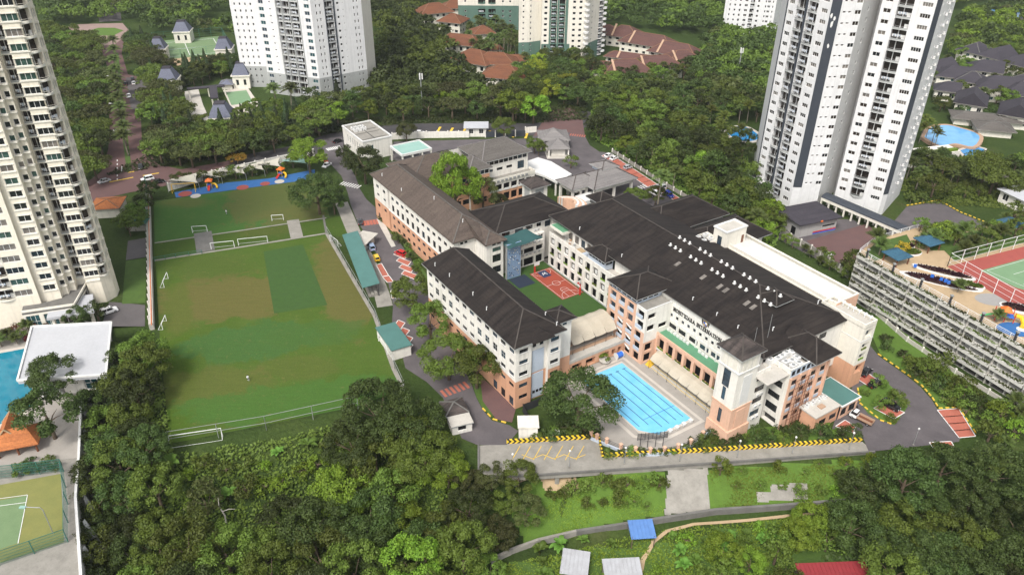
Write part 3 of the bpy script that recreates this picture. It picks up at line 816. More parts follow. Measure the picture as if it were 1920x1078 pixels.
# ---- link block -------------------------------------------------------------
w=Wing('link_block','dark-roofed school block closing the head of the sports courtyard',27.2,52)
fl=[3.0,6.3,9.6,12.9]
xs=[(1.6,4.2),(5.2,8.0),(8.8,11.6),(12.6,15.2)]
w.wall((27.2,52),(43.2,52),12.7,16.2,[(1.8,4.6,14.2,15.7),(6.4,9.2,14.2,15.7),(10.0,12.6,14.2,15.7),(14.0,15.6,14.2,15.7)],glass=DK)
w.wall((27.2,50.4),(43.2,50.4),3.0,12.7,[(a,b_,z+(0 if z==3 else .9),z+2.7,1.55) for a,b_ in ((5.8,8.2),(8.6,12.2),(12.9,15.4)) for z in fl[:3]],back='void',part='gallery_wall')
w.box('gallery_slab','white_paint',27.2,43.2,50.4,52,12.6,12.75)
w.wall((43.2,52),(52.6,52),3,16.2,[(1.0,3.0,13.4,15.6),(4,8,13.2,15.6)],glass=DK)
w.wall((27.2,66),(27.2,52),3,16.2);w.wall((52.6,52),(52.6,66),3,16.2);w.wall((52.6,66),(27.2,66),3,16.2)
w.roof(26.4,53.4,51.0,68.0,16.3,3.8,'roof_dark')
acm=MB().box(-.42,.42,-.18,.18,0,.62).box(-.3,.3,-.2,-.18,.08,.54,1).mesh('air_conditioner',['white_clean','steel_grey'])
for x in (34.5,35.6,37.0,38.0,40.6,41.7): put('air_conditioner',acm,w.t,(x-27.2,-.2,13.1))
for z in (4.2+2.6,10.2):
 for x in (35.2,36.6,38.0,39.4,41): put('air_conditioner',acm,w.t,(x-27.2,-1.83,z))
w.done()
t=thing('climbing_wall','tall pale blue climbing wall at the corner of the courtyard','climbing wall',S(27.6,46.8,3),SR)
MB().box(0,4.6,0,.5,0,11.3).build('panel','climb_blue',t)
MB().box(-.15,0,-.1,.6,0,11.4).box(4.6,4.75,-.1,.6,0,11.4).build('frame','steel_grey',t)
hm=MB().box(-.12,.12,-.14,0,-.1,.1)
hms=[hm.mesh('hold',m) for m in ('grey_paint','white_clean','court_blue')]
for i in range(60): put('hold',random.choice(hms),t,(random.uniform(.3,4.3),0,random.uniform(.6,11)))
t=thing('shade_sail','dark green shade sail stretched over the climbing wall','shade sail',S(32,47,14.5),SR)
b=MB();n=8
cor=[(-5.0,3.4,.6),(-4.8,-1.6,-.7),(6.6,-2.2,.2),(4.4,3.2,1.2)]
gr=[[None]*(n+1) for _ in range(n+1)]
for i in range(n+1):
 for j in range(n+1):
  u,v_=i/n,j/n;p=[cor[0][k]*(1-u)*(1-v_)+cor[1][k]*u*(1-v_)+cor[2][k]*u*v_+cor[3][k]*(1-u)*v_ for k in range(3)]
  p[2]+=.5*math.sin(v_*math.pi*3)*.35-.5*math.sin(u*math.pi)*.5;gr[i][j]=tuple(p)
for i in range(n):
 for j in range(n): b.q([gr[i][j],gr[i+1][j],gr[i+1][j+1],gr[i][j+1]])
b.build('cloth','sail_green',t,True)
for c in cor: MB().tube([c,(c[0],5.0,c[2]+.8)],.05,5).build('stay_cable','steel_grey',t)
# ---- main block -------------------------------------------------------------
w=Wing('main_block','large main school building with broad dark roof and name lettering',43,-22)
fy=48.0;cols=row(9,1.7,28.9)
hs_=[(s-1.05,s+1.05,3.1,6.0,1.5) for s in cols]+[(s-1.05,s+1.05,z,z+2.4,1.5) for s in cols for z in (6.9,10.2)]
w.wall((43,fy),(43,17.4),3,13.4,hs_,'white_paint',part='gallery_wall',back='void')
ph=MB().box(-.03,.03,-.95,.0,0,1.25).mesh('panel','white_clean')
pl=MB().box(-.16,.16,-1.0,1.0,0,.12)
for _ in range(14):
 a=random.uniform(-.95,.95);pl.box(-.15,.12,a-.12,a+.12,.1,.1+random.uniform(.15,.4))
plm=pl.mesh('planter','leaf_bright')
for i,s in enumerate(cols):
 for k,z in enumerate((6.9,10.2)):
  if (i+k) % 2: put('panel',ph,w.t,(.3,fy-s+22+.4,z+.5))
  else: put('planter',plm,w.t,(.18,fy-s+22,z))
w.box('terrace_floor','concrete_pale',43.3,46,17.4,48,13.0,13.2)
w.box('parapet','white_paint',43.0,43.25,17.4,48,13.4,14.0)
w.box('plinth','grey_paint',42.7,43,17.4,48,2.9,3.25)
w.wall((46,48),(46,30.3),13.2,17.4,[(s-.9,s+.9,13.4,15.8) for s in (6.5,9.5,12.4,15.2)],glass=('glass_blue','glass_curtain'))
w.wall((46,21.4),(46,11),13.2,17.4)
w.box('canopy','cream_light',43.0,46.6,41.4,47.6,15.6,16.4).box('canopy_roof','green_roof_flat',43.2,46.4,41.6,47.4,16.38,16.44)
w.one('tarpaulin','blue_panel',43.4,45.4,31.0,33.2,13.2,13.5).one('sand_heap','sand_deck',43.9,45.6,33.5,36,13.2,13.45)
for k in range(8): w.one('crate',random.choice(['white_clean','terracotta_pale','grey_paint']),43.8+k % 3*.7,44.3+k % 3*.7,37+k*.7,37.5+k*.7,13.2,13.6+.3*(k % 2))
# dormer rooms standing above the gallery
def dormer(x0,x1,y0,y1,z0,z1,nw,ns,h=1.9):
 w.wall((x0,y1),(x0,y0),z0,z1,[(s-.62,s+.62,z1-1.6,z1-.2) for s in row(nw,.95,y1-y0-.95)],'blue_panel',part='dormer_wall',glass=('glass',))
 w.wall((x0,y0),(x1,y0),z0,z1,[(s-.62,s+.62,z1-1.6,z1-.2) for s in row(ns,.95,min(x1-x0-.9,.95+1.75*(ns-1)))],'blue_panel',part='dormer_wall',glass=('glass',))
 w.roof(x0-.9,x1+3.2,y0-.9,y1+.9,z1,h,'roof_dark')
dormer(43.2,46,22.2,29.6,13.4,16.6,5,2)
# the wall behind with the lettering
w.wall((45.2,11),(45.2,-26),8,17.6,[(s-.42,s+.42,11.9,12.75) for s in row(11,13.2,33.4)]+[(s-1.45,s+1.45,8.7,10.0) for s in row(6,14.0,32.6)],glass=('glass','glass_blue'))
w.box('string_course','white_clean',45.08,45.19,-26,-1.0,10.6,10.85)
for s in row(7,-.4,-20.6): w.one('pilaster','white_clean',44.95,45.19,s-1.2,s-.8,8.0,10.6)
w.wall((45.2,-26),(45.2,-31),8,17.6)
# terrace with green floor over the arcade beside the pool
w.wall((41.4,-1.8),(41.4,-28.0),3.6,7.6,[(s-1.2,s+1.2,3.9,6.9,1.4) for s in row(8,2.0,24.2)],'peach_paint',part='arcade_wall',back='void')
w.wall((41.4,-1.8),(41.4,-28.0),0,3.6,[],'white_paint')
for s in row(9,-2.1,-27.7): w.one('column','peach_paint',41.05,41.4,s-.42,s+.42,0,7.9)
for s in row(8,-3.8,-26.0): w.one('planter','white_clean',40.95,41.4,s-1.25,s+1.25,3.6,4.1)
for s in row(8,-3.8,-26.0): put('planter_grass',plm,w.t,(41.2-43,s+22,4.08))
w.box('parapet','peach_paint',41.1,41.4,-28.0,-1.8,7.6,8.5)
w.box('terrace_floor','green_roof_flat',41.4,45.2,-28.0,-1.8,7.9,8.02)
for i in range(12): put('air_conditioner',acm,w.t,(44.4-43,-2.6-i*1.15-(3.0 if i>6 else 0)-(6 if i>9 else 0)+22,8.02),math.pi/2)
# east and north walls
w.wall((74.2,-31),(74.2,46),0,17.6);w.wall((74.2,50),(45.2,50),3,17.6)
w.wall((61.4,-31),(74.0,-31),4,17.2,[(1.2,2.2,14.6,16.2),(3.0,5.6,14.6,16.2)],glass=DK)
# the great roof
rb=MB();ox,oy=43,-22
z=17.6;zr=22.4
A,B1,C1,D1=(44.6,-31.6,z),(74.9,-31.6,z),(74.9,50.8,z),(44.6,50.8,z);R0,R1=(60.9,-14.5,zr),(60.9,42.0,zr)
rb.q(q3(A,B1,R0));rb.q(q3(B1,C1,R1,R0));rb.q(q3(C1,D1,R1));rb.q(q3(D1,A,R0,R1))
rb.ring(44.6-ox,74.9-ox,-31.6-oy,50.8-oy,z-.26,z);rb.q(q3(*[(p[0],p[1],z-.26) for p in (D1,C1,B1,A)]))
mr=rb.build('roof','roof_dark',w.t)
rr=MB()
for a,c in ((A,R0),(B1,R0),(C1,R1),(D1,R1),(R0,R1)):
 a,c=q3(a,c);rr.bar((a[0],a[1],a[2]+.05),(c[0],c[1],c[2]+.05),.3,.16)
rr.build('ridge_tiles','roof_ridge',mr)
MB().ring(44.57-ox,74.93-ox,-31.63-oy,50.83-oy,z-.28,z-.03).build('gutter','concrete_dark',mr)
def slope_z(x): return z+(zr-z)*(1-abs(x-60.9)/16.3)
# roof ventilators: a tray with a turning cowl on a neck, in two rows of fifteen
vm=MB().box(-.62,.62,-.62,.62,-.25,.18).tube([(0,0,.15),(0,0,.62)],.3,8).tube([(0,0,.62),(0,0,.72),(0,0,1.05),(0,0,1.3)],[.3,.52,.5,.16],8)
vms=vm.mesh('roof_ventilator','white_clean')
for k in range(15):
 g=k // 3;y=12.0-g*7.6-(k % 3)*1.9+1
 put('roof_ventilator',vms,mr,(57.4-ox,y-oy,slope_z(57.4)+.1),0,.55);put('roof_ventilator',vms,mr,(60.9-ox,y+.4-oy,slope_z(60.9)+.1),0,.55)
sk=MB().q([(-.9,-.5,-.16),(.9,-.5,.38),(.9,.5,.38),(-.9,.5,-.16)]).mesh('skylight','glass_curtain')
for (x,y) in ((53.6,6),(54.2,-2.5),(54.4,-8),(54.4,-10),(54.4,-16.8),(54.4,-18.8)): put('skylight',sk,mr,(x-ox,y-oy,slope_z(x)+.02))
for (x,y) in ((46.3,38),(46.4,19.5),(46.6,9.5),(47.2,-6.5),(47.2,-14.5),(47.4,-21),(70,-25),(52,-27)): put('vent_pipe',vp,mr,(x-ox,y-oy,slope_z(x)-.2))
MB().tube([(50-ox,-27.5-oy,17.5),(50-ox,-27.5-oy,25)],.05,5).build('lightning_rod','steel_grey',mr)
MB().tube([(47-ox,-26.5-oy,17.5),(47-ox,-26.5-oy,22)],.05,5).build('lightning_rod','steel_grey',mr)
# lanterns and rear roofs
w.box('lantern_wall','concrete_dark',58.6,63.4,44.4,49.2,19.0,20.9);w.roof(57.6,64.4,43.4,50.2,20.9,2.0)
w.box('lantern_wall','teal_roof',59.0,63.6,-21.5,-17.0,18.5,21.3);w.roof(58.2,64.4,-22.3,-16.2,21.3,2.0)
w.done()
w=Wing('rear_hall','twin low dark hip roofs of the school hall behind the main ridge',77,12)
w.wall((77,12.5),(94,12.5),0,13.5);w.wall((94,12.5),(94,42),0,13.5);w.wall((94,42),(77,42),0,13.5);w.wall((77,42),(77,12.5),0,13.5)
w.roof(66,95,26.6,43,15.2,4.6);w.roof(70,97,11.6,26.5,14.6,4.2)
w.done()
# letters and crest
dg=bpy.context.evaluated_depsgraph_get()
t=thing('name_lettering',"black serif letters reading MONT'KIARA INTERNATIONAL on the white school wall",'sign',S(45.2,-2.7,13.9),SR)
def letter_mesh(ch,size):
 def mk():
  c=bpy.data.curves.new('letter','FONT');c.body=ch;c.size=size;c.extrude=.06;c.offset=.022;c.align_x='CENTER'
  o=bpy.data.objects.new('tmp',c);COL.objects.link(o);bpy.context.view_layer.update()
  me=bpy.data.meshes.new_from_object(o.evaluated_get(bpy.context.evaluated_depsgraph_get()))
  xs=[v.co.x for v in me.vertices];x0,x1=min(xs),max(xs)
  bpy.data.objects.remove(o);bpy.data.curves.remove(c)
  # serifs: short bars at the feet and heads of the strokes
  b=MB();h=size*.69
  if ch in "MNTKIARE":
   feet={'M': (x0+.1,x1-.1),'N': (x0+.1,x1-.1),'T': ((x0+x1)/2,),'K': (x0+.12,x1-.1),'I': ((x0+x1)/2,),'A': (x0+.06,x1-.06),'R': (x0+.12,x1-.08),'E': (x0+.12,)}[ch]
   for f in feet: b.box(f-.26,f+.26,0,.12,-.06,.06)
  if ch in "MNKIRU":
   for f in {'M': (x0+.1,x1-.1),'N': (x0+.1,x1-.1),'K': (x0+.12,x1-.1),'I': ((x0+x1)/2,),'R': (x0+.12,)}.get(ch,()): b.box(f-.26,f+.26,h-.12,h,-.06,.06)
  vs=[tuple(v.co) for v in me.vertices];fs=[tuple(p.vertices) for p in me.polygons];n0=len(vs)
  m2=bpy.data.meshes.new('letter');m2.from_pydata(vs+b.v,[],fs+[tuple(i+n0 for i in f) for f in b.f]);m2.materials.append(MATS['black_paint']);m2.update()
  m2['w']=x1-x0
  return m2
 return cached(('letter',ch,size),mk)
adv=0.0;Ls=[]
for ch in "MONT'KIARA INTERNATIONAL":
 if ch==' ': adv+=.75;continue
 me=letter_mesh(ch,1.5);wd=me['w'];Ls.append((me,adv+wd/2));adv+=wd+.24
k=17.9/adv
for me,a in Ls:
 o=put('letter',me,t,(-.10,-a*k,0));o.rotation_euler=(R(90),0,R(-90));o.scale=(k,1,1)
t=thing('school_crest','coloured shield crest above the lettering on the white school wall','crest',S(45.2,-13.4,15.3),SR)
b=MB();sh=[(-.85,.5),(.85,.5),(.8,-.3),(.45,-.95),(0,-1.25),(-.45,-.95),(-.8,-.3)]
def plate(poly,d,mat,nm):
 bb=MB();n=len(poly);f=[(-d,y,zz+.9) for y,zz in poly];bk=[(-.02,y,zz+.9) for y,zz in poly]
 bb.q(f[::-1]);bb.q(bk)
 for i in range(n): bb.q([bk[i],bk[(i+1) % n],f[(i+1) % n],f[i]])
 bb.build(nm,mat,t)
plate(sh,.10,'black_paint','shield');plate([(y*.8,zz*.8) for y,zz in sh],.13,'yellow_plastic','field')
plate([(0.02,.36),(.6,.36),(.56,-.2),(.02,-.2)],.15,'blue_plastic','quarter');plate([(-.6,-.24),(-.02,-.24),(-.02,-.9),(-.3,-.7)],.15,'blue_plastic','quarter')
plate([(.02,-.24),(.55,-.24),(.3,-.7),(.02,-.9)],.15,'terracotta_pale','quarter');plate([(-.6,.36),(-.02,.36),(-.02,-.2),(-.56,-.2)],.15,'white_clean','quarter')
for s in (-1,1): plate([(s*.9,-1.1),(s*1.25,.2),(s*1.2,.9),(s*.95,.6)],.08,'black_paint','supporter')
plate([(-.45,.55),(.45,.55),(.3,1.0),(0,.8),(-.3,1.0)],.1,'yellow_plastic','crown')
# ---- stair block with orange frame -----------------------------------------
w=Wing('stair_block','orange-framed open stair block between courtyard tent and pool',36.7,-2)
fr_=[(1.0,3.2),(4.4,6.6),(7.8,10.0),(11.2,13.4)]
op=[(a,b_,z,z+2.5,1.4) for a,b_ in fr_[0:] for z in (.2,3.3,6.5)]
w.wall((36.7,12.6),(36.7,-2),0,9.6,op,'peach_paint',part='frame_wall',back='void')
w.wall((36.7,12.6),(36.7,1.6),9.6,16.2,[(a,b_,z,z+2.3,1.4) for a,b_ in fr_[:3] for z in (10.0,13.2)],'peach_paint',part='frame_wall',back='glass_blue')
w.wall((36.7,1.6),(36.7,-2),9.6,16.2,[(.5,2.9,z,z+2.4,1.4) for z in (10.0,13.0)],'white_paint',part='corner_wall',back='void')
for a,b_ in fr_:
 for z in (3.3,6.5,10.0,13.2):
  if random.random()<.85: w.one('parapet_panel','blue_panel',36.62,36.8,12.6-b_,12.6-a,z,z+.95)
for z in (2.2,5.4,8.6):
 for a,b_ in fr_[1:3]:
  o=MB().box(-.1,.5,-1.05,1.05,-.09,.09).build('stair_flight','white_clean',w.t,loc=(-.02,12.6-(a+b_)/2+2,z));o.rotation_euler=(R(24),0,0)
w.wall((36.7,-2),(45.2,-2),0,6.6,[(.8,3.2,.3,2.9,1.2),(.8,3.2,3.6,6.0,1.2)],'peach_paint',part='frame_wall',back='void')
w.wall((36.7,-2),(45.2,-2),6.6,16.2,[(.8,3.4,13.2,14.8,1.0),(.8,3.4,9.6,11.4,1.0),(4.6,7.4,9.4,10.8,.4)],'white_paint',part='corner_wall',back='void')
w.wall((45.2,-2),(45.2,12.6),0,16.2);w.wall((45.2,12.6),(36.7,12.6),0,16.2)
w.box('terrace_floor','concrete',36.9,45,-1.8,12.4,15.7,15.9)
w.box('parapet_cap','white_clean',36.66,36.95,-2.04,1.6,16.2,16.35).box('parapet_cap','white_clean',36.95,45.1,-2.04,-1.75,16.2,16.35)
for k in range(4):
 pass
b=MB()
x0,x1,y0,y1=36.9,45.1,2.0,11.6
w.wall((x0,y1),(x0,y0),16.2,18.0,[(s-.8,s+.8,16.4,17.8) for s in row(5,1.0,8.6)],'blue_panel',part='dormer_wall')
w.wall((x0,y0),(x1,y0),15.9,18.0,[(s-.7,s+.7,16.4,17.8) for s in row(4,1.0,6.4)],'blue_panel',part='dormer_wall')
w.roof(35.9,50.0,1.0,12.6,18.0,2.6)
w.done()
# ---- corner tower -----------------------------------------------------------
w=Wing('corner_tower','tall white and peach corner tower with pyramid roof and long blue window',34,-34)
def tface(p0,p1,big):
 w.wall(p0,p1,0,9.3,[(2.2,3.2,4.0,7.8)] if big else [],'peach_paint',part='base_wall',glass=('glass_blue',))
 w.wall(p0,p1,9.3,23.2,([(1.7,3.7,14.0,18.6),(2.2,3.2,10.4,13.9)] if big else []),glass=('glass_blue',),nx=1)
tface((34,-28.2),(34,-33.9),True);tface((34,-33.9),(40,-33.9),False)
w.wall((40,-33.9),(40,-28.2),0,23.2);w.wall((40,-28.2),(34,-28.2),0,23.2)
for y in (-29.6,-31.05,-32.5): w.one('niche_panel','cream_light',33.9,33.99,y-.5,y+.5,19.6,22.4)
for x in (35.4,37.0,38.6): w.one('niche_panel','cream_light',x-.5,x+.5,-34.02,-33.91,19.6,22.4)
w.box('cornice','white_clean',33.8,40.2,-34.1,-28.0,18.95,19.25).box('cornice','white_clean',33.75,40.25,-34.15,-27.95,22.9,23.2)
w.box('plinth','peach_paint',33.6,40.4,-34.3,-27.9,0,3.2).box('band','peach_paint',33.85,40.15,-34.05,-28.05,9.0,9.35)
w.one('recess_frame','peach_paint',35.6,38.6,-34.05,-33.92,3.6,8.4).one('recess_frame','white_clean',35.8,38.4,-34.03,-33.92,10.4,17.8)
w.roof(33.2,40.8,-34.7,-27.4,23.4,2.7,'roof_weathered')
w.done()
# ---- end block with scaffold ------------------------------------------------
w=Wing('end_block','cream and orange end of the school with window grid and rooftop air conditioners',47.4,-37.2)
w.wall((40,-33.6),(45.0,-33.6),0,16.4,[(.9,3.9,z,z+1.5) for z in (14.0,10.8,7.6,3.9)],glass=('glass_blue','glass'),nx=2)
w.wall((45.0,-33.6),(47.4,-31.2),0,16.4) if False else None
w.wall((45.0,-31.4),(45.0,-33.6),0,16.4)
w.wall((45.0,-33.2),(47.4,-33.2),0,16.4) if False else None
w.wall((47.2,-31.4),(47.2,-37.2),0,16.6,[(1.0,2.4,14.2,15.8),(3.4,4.8,14.2,15.8),(1.2,4.4,10.8,12.6),(1.2,4.4,7.4,9.0),(1.2,4.4,3.8,5.8),(1.0,4.8,.2,2.4,1.2)],glass=('glass','glass'))
cs=row(6,1.4,11.9)
w.wall((47.2,-37.2),(60.6,-37.2),0,14.6,[(s-.85,s+.85,z,z+1.35) for s in row(4,1.9,11.4) for z in (12.2,9.0,5.6,2.2)],'peach_paint',part='grid_wall',glass=('glass','glass_brown'),nx=2)
w.wall((47.2,-37.2),(60.6,-37.2),14.6,16.8,[(s-.6,s+.6,15.0,16.4) for s in row(8,1.0,12.5)],'blue_panel',part='dormer_wall')
for s in row(4,49.1,58.6):
 for z in (11.2,8.0,4.6): w.one('apron_panel','blue_panel',s-.85,s+.85,-37.28,-37.2,z,z+.9)
for s in (47.5,50.7,53.9,57.1,60.3): w.one('pier','peach_paint',s-.3,s+.3,-37.5,-37.2,0,14.6)
w.wall((60.6,-37.2),(60.6,-31),0,16.8,[],'peach_paint',part='grid_wall')
w.box('roof_deck','concrete_pale',40.2,54.0,-37.0,-31.0,15.5,15.7).box('parapet','white_paint',47.2,53.5,-37.2,-36.9,16.8,17.0)
w.box('parapet','white_paint',40,45,-33.6,-33.35,16.4,16.7).box('parapet','white_paint',47.2,47.45,-36.9,-31.4,16.6,16.95)
w.roof(53.2,61.8,-38.9,-28,17.0,3.2,gable=(0,1))
acb=MB().box(-.75,.75,-.6,.6,0,1.25).tube([(0,0,1.25),(0,0,1.36)],.4,10,1).mesh('rooftop_unit',['white_clean','steel_grey'])
for i,(x,y) in enumerate(((48.4,-32.4),(49.9,-32.3),(51.6,-32.0),(53.0,-32.4),(48.8,-34.2),(50.4,-34.6),(52.2,-34.4),(49.2,-36.0),(51.0,-36.0),(46.6,-31.8))): put('rooftop_unit',acb,w.t,(x-47.4,y+37.2,15.7),R(random.choice((0,90))))
for z in (6.4,9.6,3.0):
 for x in (42.0,43.3): put('air_conditioner',acm,w.t,(x-47.4,3.4,z))
w.done()
t=thing('scaffold','thin rusty scaffold against the orange end wall of the school','scaffold',S(49.2,-38.4),SR)
for x in (0,2.2,4.4): MB().tube([(x,0,0),(x,0,13.4)],.06,5).tube([(x,.8,0),(x,.8,13.4)],.06,5).build('standard','door_brown',t)
for z in (2.2,4.4,6.6,8.8,11,13.2): MB().tube([(-.3,0,z),(4.7,0,z)],.05,5).tube([(-.3,.8,z),(4.7,.8,z)],.05,5).build('ledger','door_brown',t)
for z in (0,4.4,8.8): MB().tube([(0,-.05,z),(4.4,-.05,z+4.4)],.045,5).tube([(4.4,-.05,z),(0,-.05,z+4.4)],.045,5).build('brace','door_brown',t)
w=Wing('service_room','low orange service room with flat concrete roof at the school end',53,-42.2)
w.wall((53,-38.3),(53,-42.2),0,4.2,[],'orange_paint');w.wall((53,-42.2),(61.2,-42.2),0,4.2,[(1.6,4.0,1.2,2.8),(5.2,7.6,1.2,2.8)],'orange_paint');w.wall((61.2,-42.2),(61.2,-38.3),0,4.2,[],'orange_paint')
w.box('roof','concrete_pale',52.8,61.4,-42.4,-37.6,4.2,4.55)
for k in range(7): put('rooftop_unit',acb,w.t,(.8+k*1.05,3.4+(k % 2)*.4,4.55),0,.6)
w.one('debris_heap','terracotta_pale',56.2,57.8,-41.0,-39.8,4.55,4.85)
w.done()
w=Wing('green_roofed_room','low peach room with flat green roof beside the stair tower',61.5,-42.4)
w.wall((61.5,-42.4),(68,-42.4),0,3.9,[(.6,2.6,.8,3.0),(3.4,5.8,.8,3.0)],'peach_paint');w.wall((68,-42.4),(68,-34),0,3.9,[],'peach_paint')
w.box('roof','white_clean',61.5,68.4,-42.8,-34.0,3.9,4.2).box('roof_deck','teal_roof',61.8,68.1,-42.5,-34.2,4.2,4.24)
w.done()
w=Wing('stair_tower','tall cream stair tower with orange foot at the school end',73,-36.4)
w.wall((73,-24),(73,-36.4),7,18.4,[(4.2,5.0,z,z+.8) for z in (15.2,12.0,9.4)],'cream_light');w.wall((73,-36.4),(77.4,-36.4),7,18.4,[(.9,3.5,14.6,16.9,1.0),(.9,3.5,11.0,13.0,1.0),(.9,3.5,8.0,10.0,1.0)],'cream_light',glass=('glass_blue',))
w.wall((73,-24),(73,-36.4),0,7,[],'orange_paint',part='base_wall');w.wall((73,-36.4),(77.4,-36.4),0,7,[(.9,3.5,4.2,6.6,1.0)],'orange_paint',part='base_wall')
for z in (8.0,11.0): put('planter',plm,w.t,(2.2,.2,z),math.pi/2)
w.wall((77.4,-36.4),(77.4,-24),0,18.4,[],'cream_light');w.box('roof_deck','concrete_pale',73,77.4,-36.4,-24,17.6,17.8)
w.B('parapet','cream_light').parapet(0,4.4,0,12.4,18.4,18.9)
w.box('band','white_clean',72.93,77.47,-36.47,-24,13.9,14.1)
ab=MB().tube([(0,0,0),(0,0,.7),(.5,0,1.1),(.9,0,.8)],.16,6).mesh('vent_cowl','white_clean')
for k in range(7): put('vent_cowl',ab,w.t,(3.9,1.6+k*1.5,17.9))
w.done()
# ---- annex ------------------------------------------------------------------
w=Wing('annex_building','long white annex with flat pale roof beside the main roof',75.4,-26.5)
w.wall((75.4,14),(75.4,-26.5),0,18.4,[],'cream_light');w.wall((75.4,-26.5),(84,-26.5),0,18.4,[],'peach_paint',part='end_wall')
w.wall((84,-26.5),(84,14),0,18.4,[],'cream_light');w.wall((84,14),(75.4,14),0,18.4,[],'cream_light')
plain('roof_white_stained',(.63,.62,.60),(.47,.455,.42),.2,.85)
w.box('roof_deck','roof_white_stained',75.7,83.7,-26.2,13.7,17.5,17.7)
w.B('parapet','cream_light').parapet(0,8.6,0,40.5,18.4,18.7,.4);w.box('cornice','cream_light',75.0,75.4,-26.5,14,16.4,16.8).box('cornice','cream_light',75.2,75.4,-26.5,14,17.4,17.7)
w.done()
w=Wing('rooftop_house','white rooftop stair house with brown door on the annex',73.6,8.6)
w.wall((73.6,13.2),(73.6,8.6),17.7,22.4,[(1.6,3.2,17.9,20.6)],'cream_light',glass=('glass_blue',));w.wall((73.6,8.6),(81.4,8.6),17.7,22.4,[(6.2,7.2,17.75,20.2,.1)],'cream_light',win=False)
w.one('door','door_brown',79.8,80.8,8.64,8.72,17.75,20.2)
w.wall((81.4,8.6),(81.4,13.2),17.7,22.4,[],'cream_light');w.wall((81.4,13.2),(73.6,13.2),17.7,22.4,[],'cream_light')
w.box('roof_deck','concrete_pale',73.6,81.4,8.6,13.2,22.2,22.4);w.B('parapet','white_clean').parapet(-.2,8.0,-.2,4.8,22.4,22.8,.5)
w.done()
w=Wing('plant_ledge','white rooftop ledge with air conditioners behind the roof ventilators',71,8)
w.box('ledge','cream_light',69.4,75.3,12.0,17.0,15.5,18.2);w.B('parapet','cream_light').parapet(-1.6,4.3,4,9,18.2,18.8,.25)
for k in range(4): put('rooftop_unit',acb,w.t,(-.6+1.4*(k % 2)*2,5.4+2.2*(k // 2),18.2),0,.9)
w.done()
# ================================================================ POOL, COURTYARD, TENTS
def SP(*a): return [(S(x,y).x,S(x,y).y) for x,y in a]
DECK=[(13.2,4.5),(36.7,4.5),(36.7,-2),(41.3,-2),(41.3,-28.0),(34.6,-29.2),(27.7,-30.4),(22.0,-30.0),(17.1,-27.9),(13.1,-24.4),(10.6,-19.6),(13.2,-12)]
sheet('pool_deck',SP(*DECK),.06,'deck_tile')
POOL=[(20.0,.8),(33.0,.8),(33.0,-24.2),(23.0,-24.2),(20.0,-20.6)]
sheet('deck_band',SP((17.6,2.8),(35.2,2.8),(35.2,-26.4),(21.6,-26.4),(17.6,-21.6)),.09,'deck_pale')
sheet('deck_inner',SP((18.4,2.1),(34.4,2.1),(34.4,-25.6),(22.0,-25.6),(18.4,-21.4)),.12,'deck_tile')
plain('lane_blue',(.03,.10,.22),None,1,.5)
t=thing('swimming_pool','bright blue lap pool with dark lane lines beside the school','pool',S(26.5,-12),SR)
b=MB();rel=[(x-26.5,y+12) for x,y in POOL]
def inset(poly,d):
 c=cen(poly);return [(p[0]+(c[0]-p[0])*d/max(1e-6,math.hypot(p[0]-c[0],p[1]-c[1]))*1.25,p[1]+(c[1]-p[1])*d/max(1e-6,math.hypot(p[0]-c[0],p[1]-c[1]))*1.25) for p in poly]
out=inset(rel,-.55)
n=len(rel)
for i in range(n):
 j=(i+1) % n
 b.q([(*out[i],.30),(*rel[i],.30),(*rel[j],.30),(*out[j],.30)][::-1]);b.q([(*out[i],0),(*out[j],0),(*out[j],.30),(*out[i],.30)][::-1])
 b.q([(*rel[i],.30),(*rel[i],.16),(*rel[j],.16),(*rel[j],.30)])
b.build('coping','deck_pale',t)
MB().prism(rel,.08,.20).build('water','water_pool',t)
for k in range(6):
 x=-5.4+k*2.16;y1=-10.6 if k>1 else -8.4+.6*(1-k)
 MB().box(x-.1,x+.1,y1,11.0,.2,.215).box(x-.5,x+.5,10.6,10.86,.216,.222).build('lane_line','lane_blue',t)
MB().box(-3.3,6.3,-6.6,-6.45,.2,.212).build('depth_line','blue_plastic',t)
sb=MB().box(-.4,.4,-.35,.35,0,.55).box(-.42,.42,-.45,.4,.55,.68).mesh('starting_block','white_clean')
for k in range(5): put('starting_block',sb,None,S(32.0-k*2.1,-24.9,.3),SR,label=f'{["first", "second", "third", "fourth", "fifth"][k]} white starting block from the corner tower on the pool end',cat='starting block',group='starting blocks')
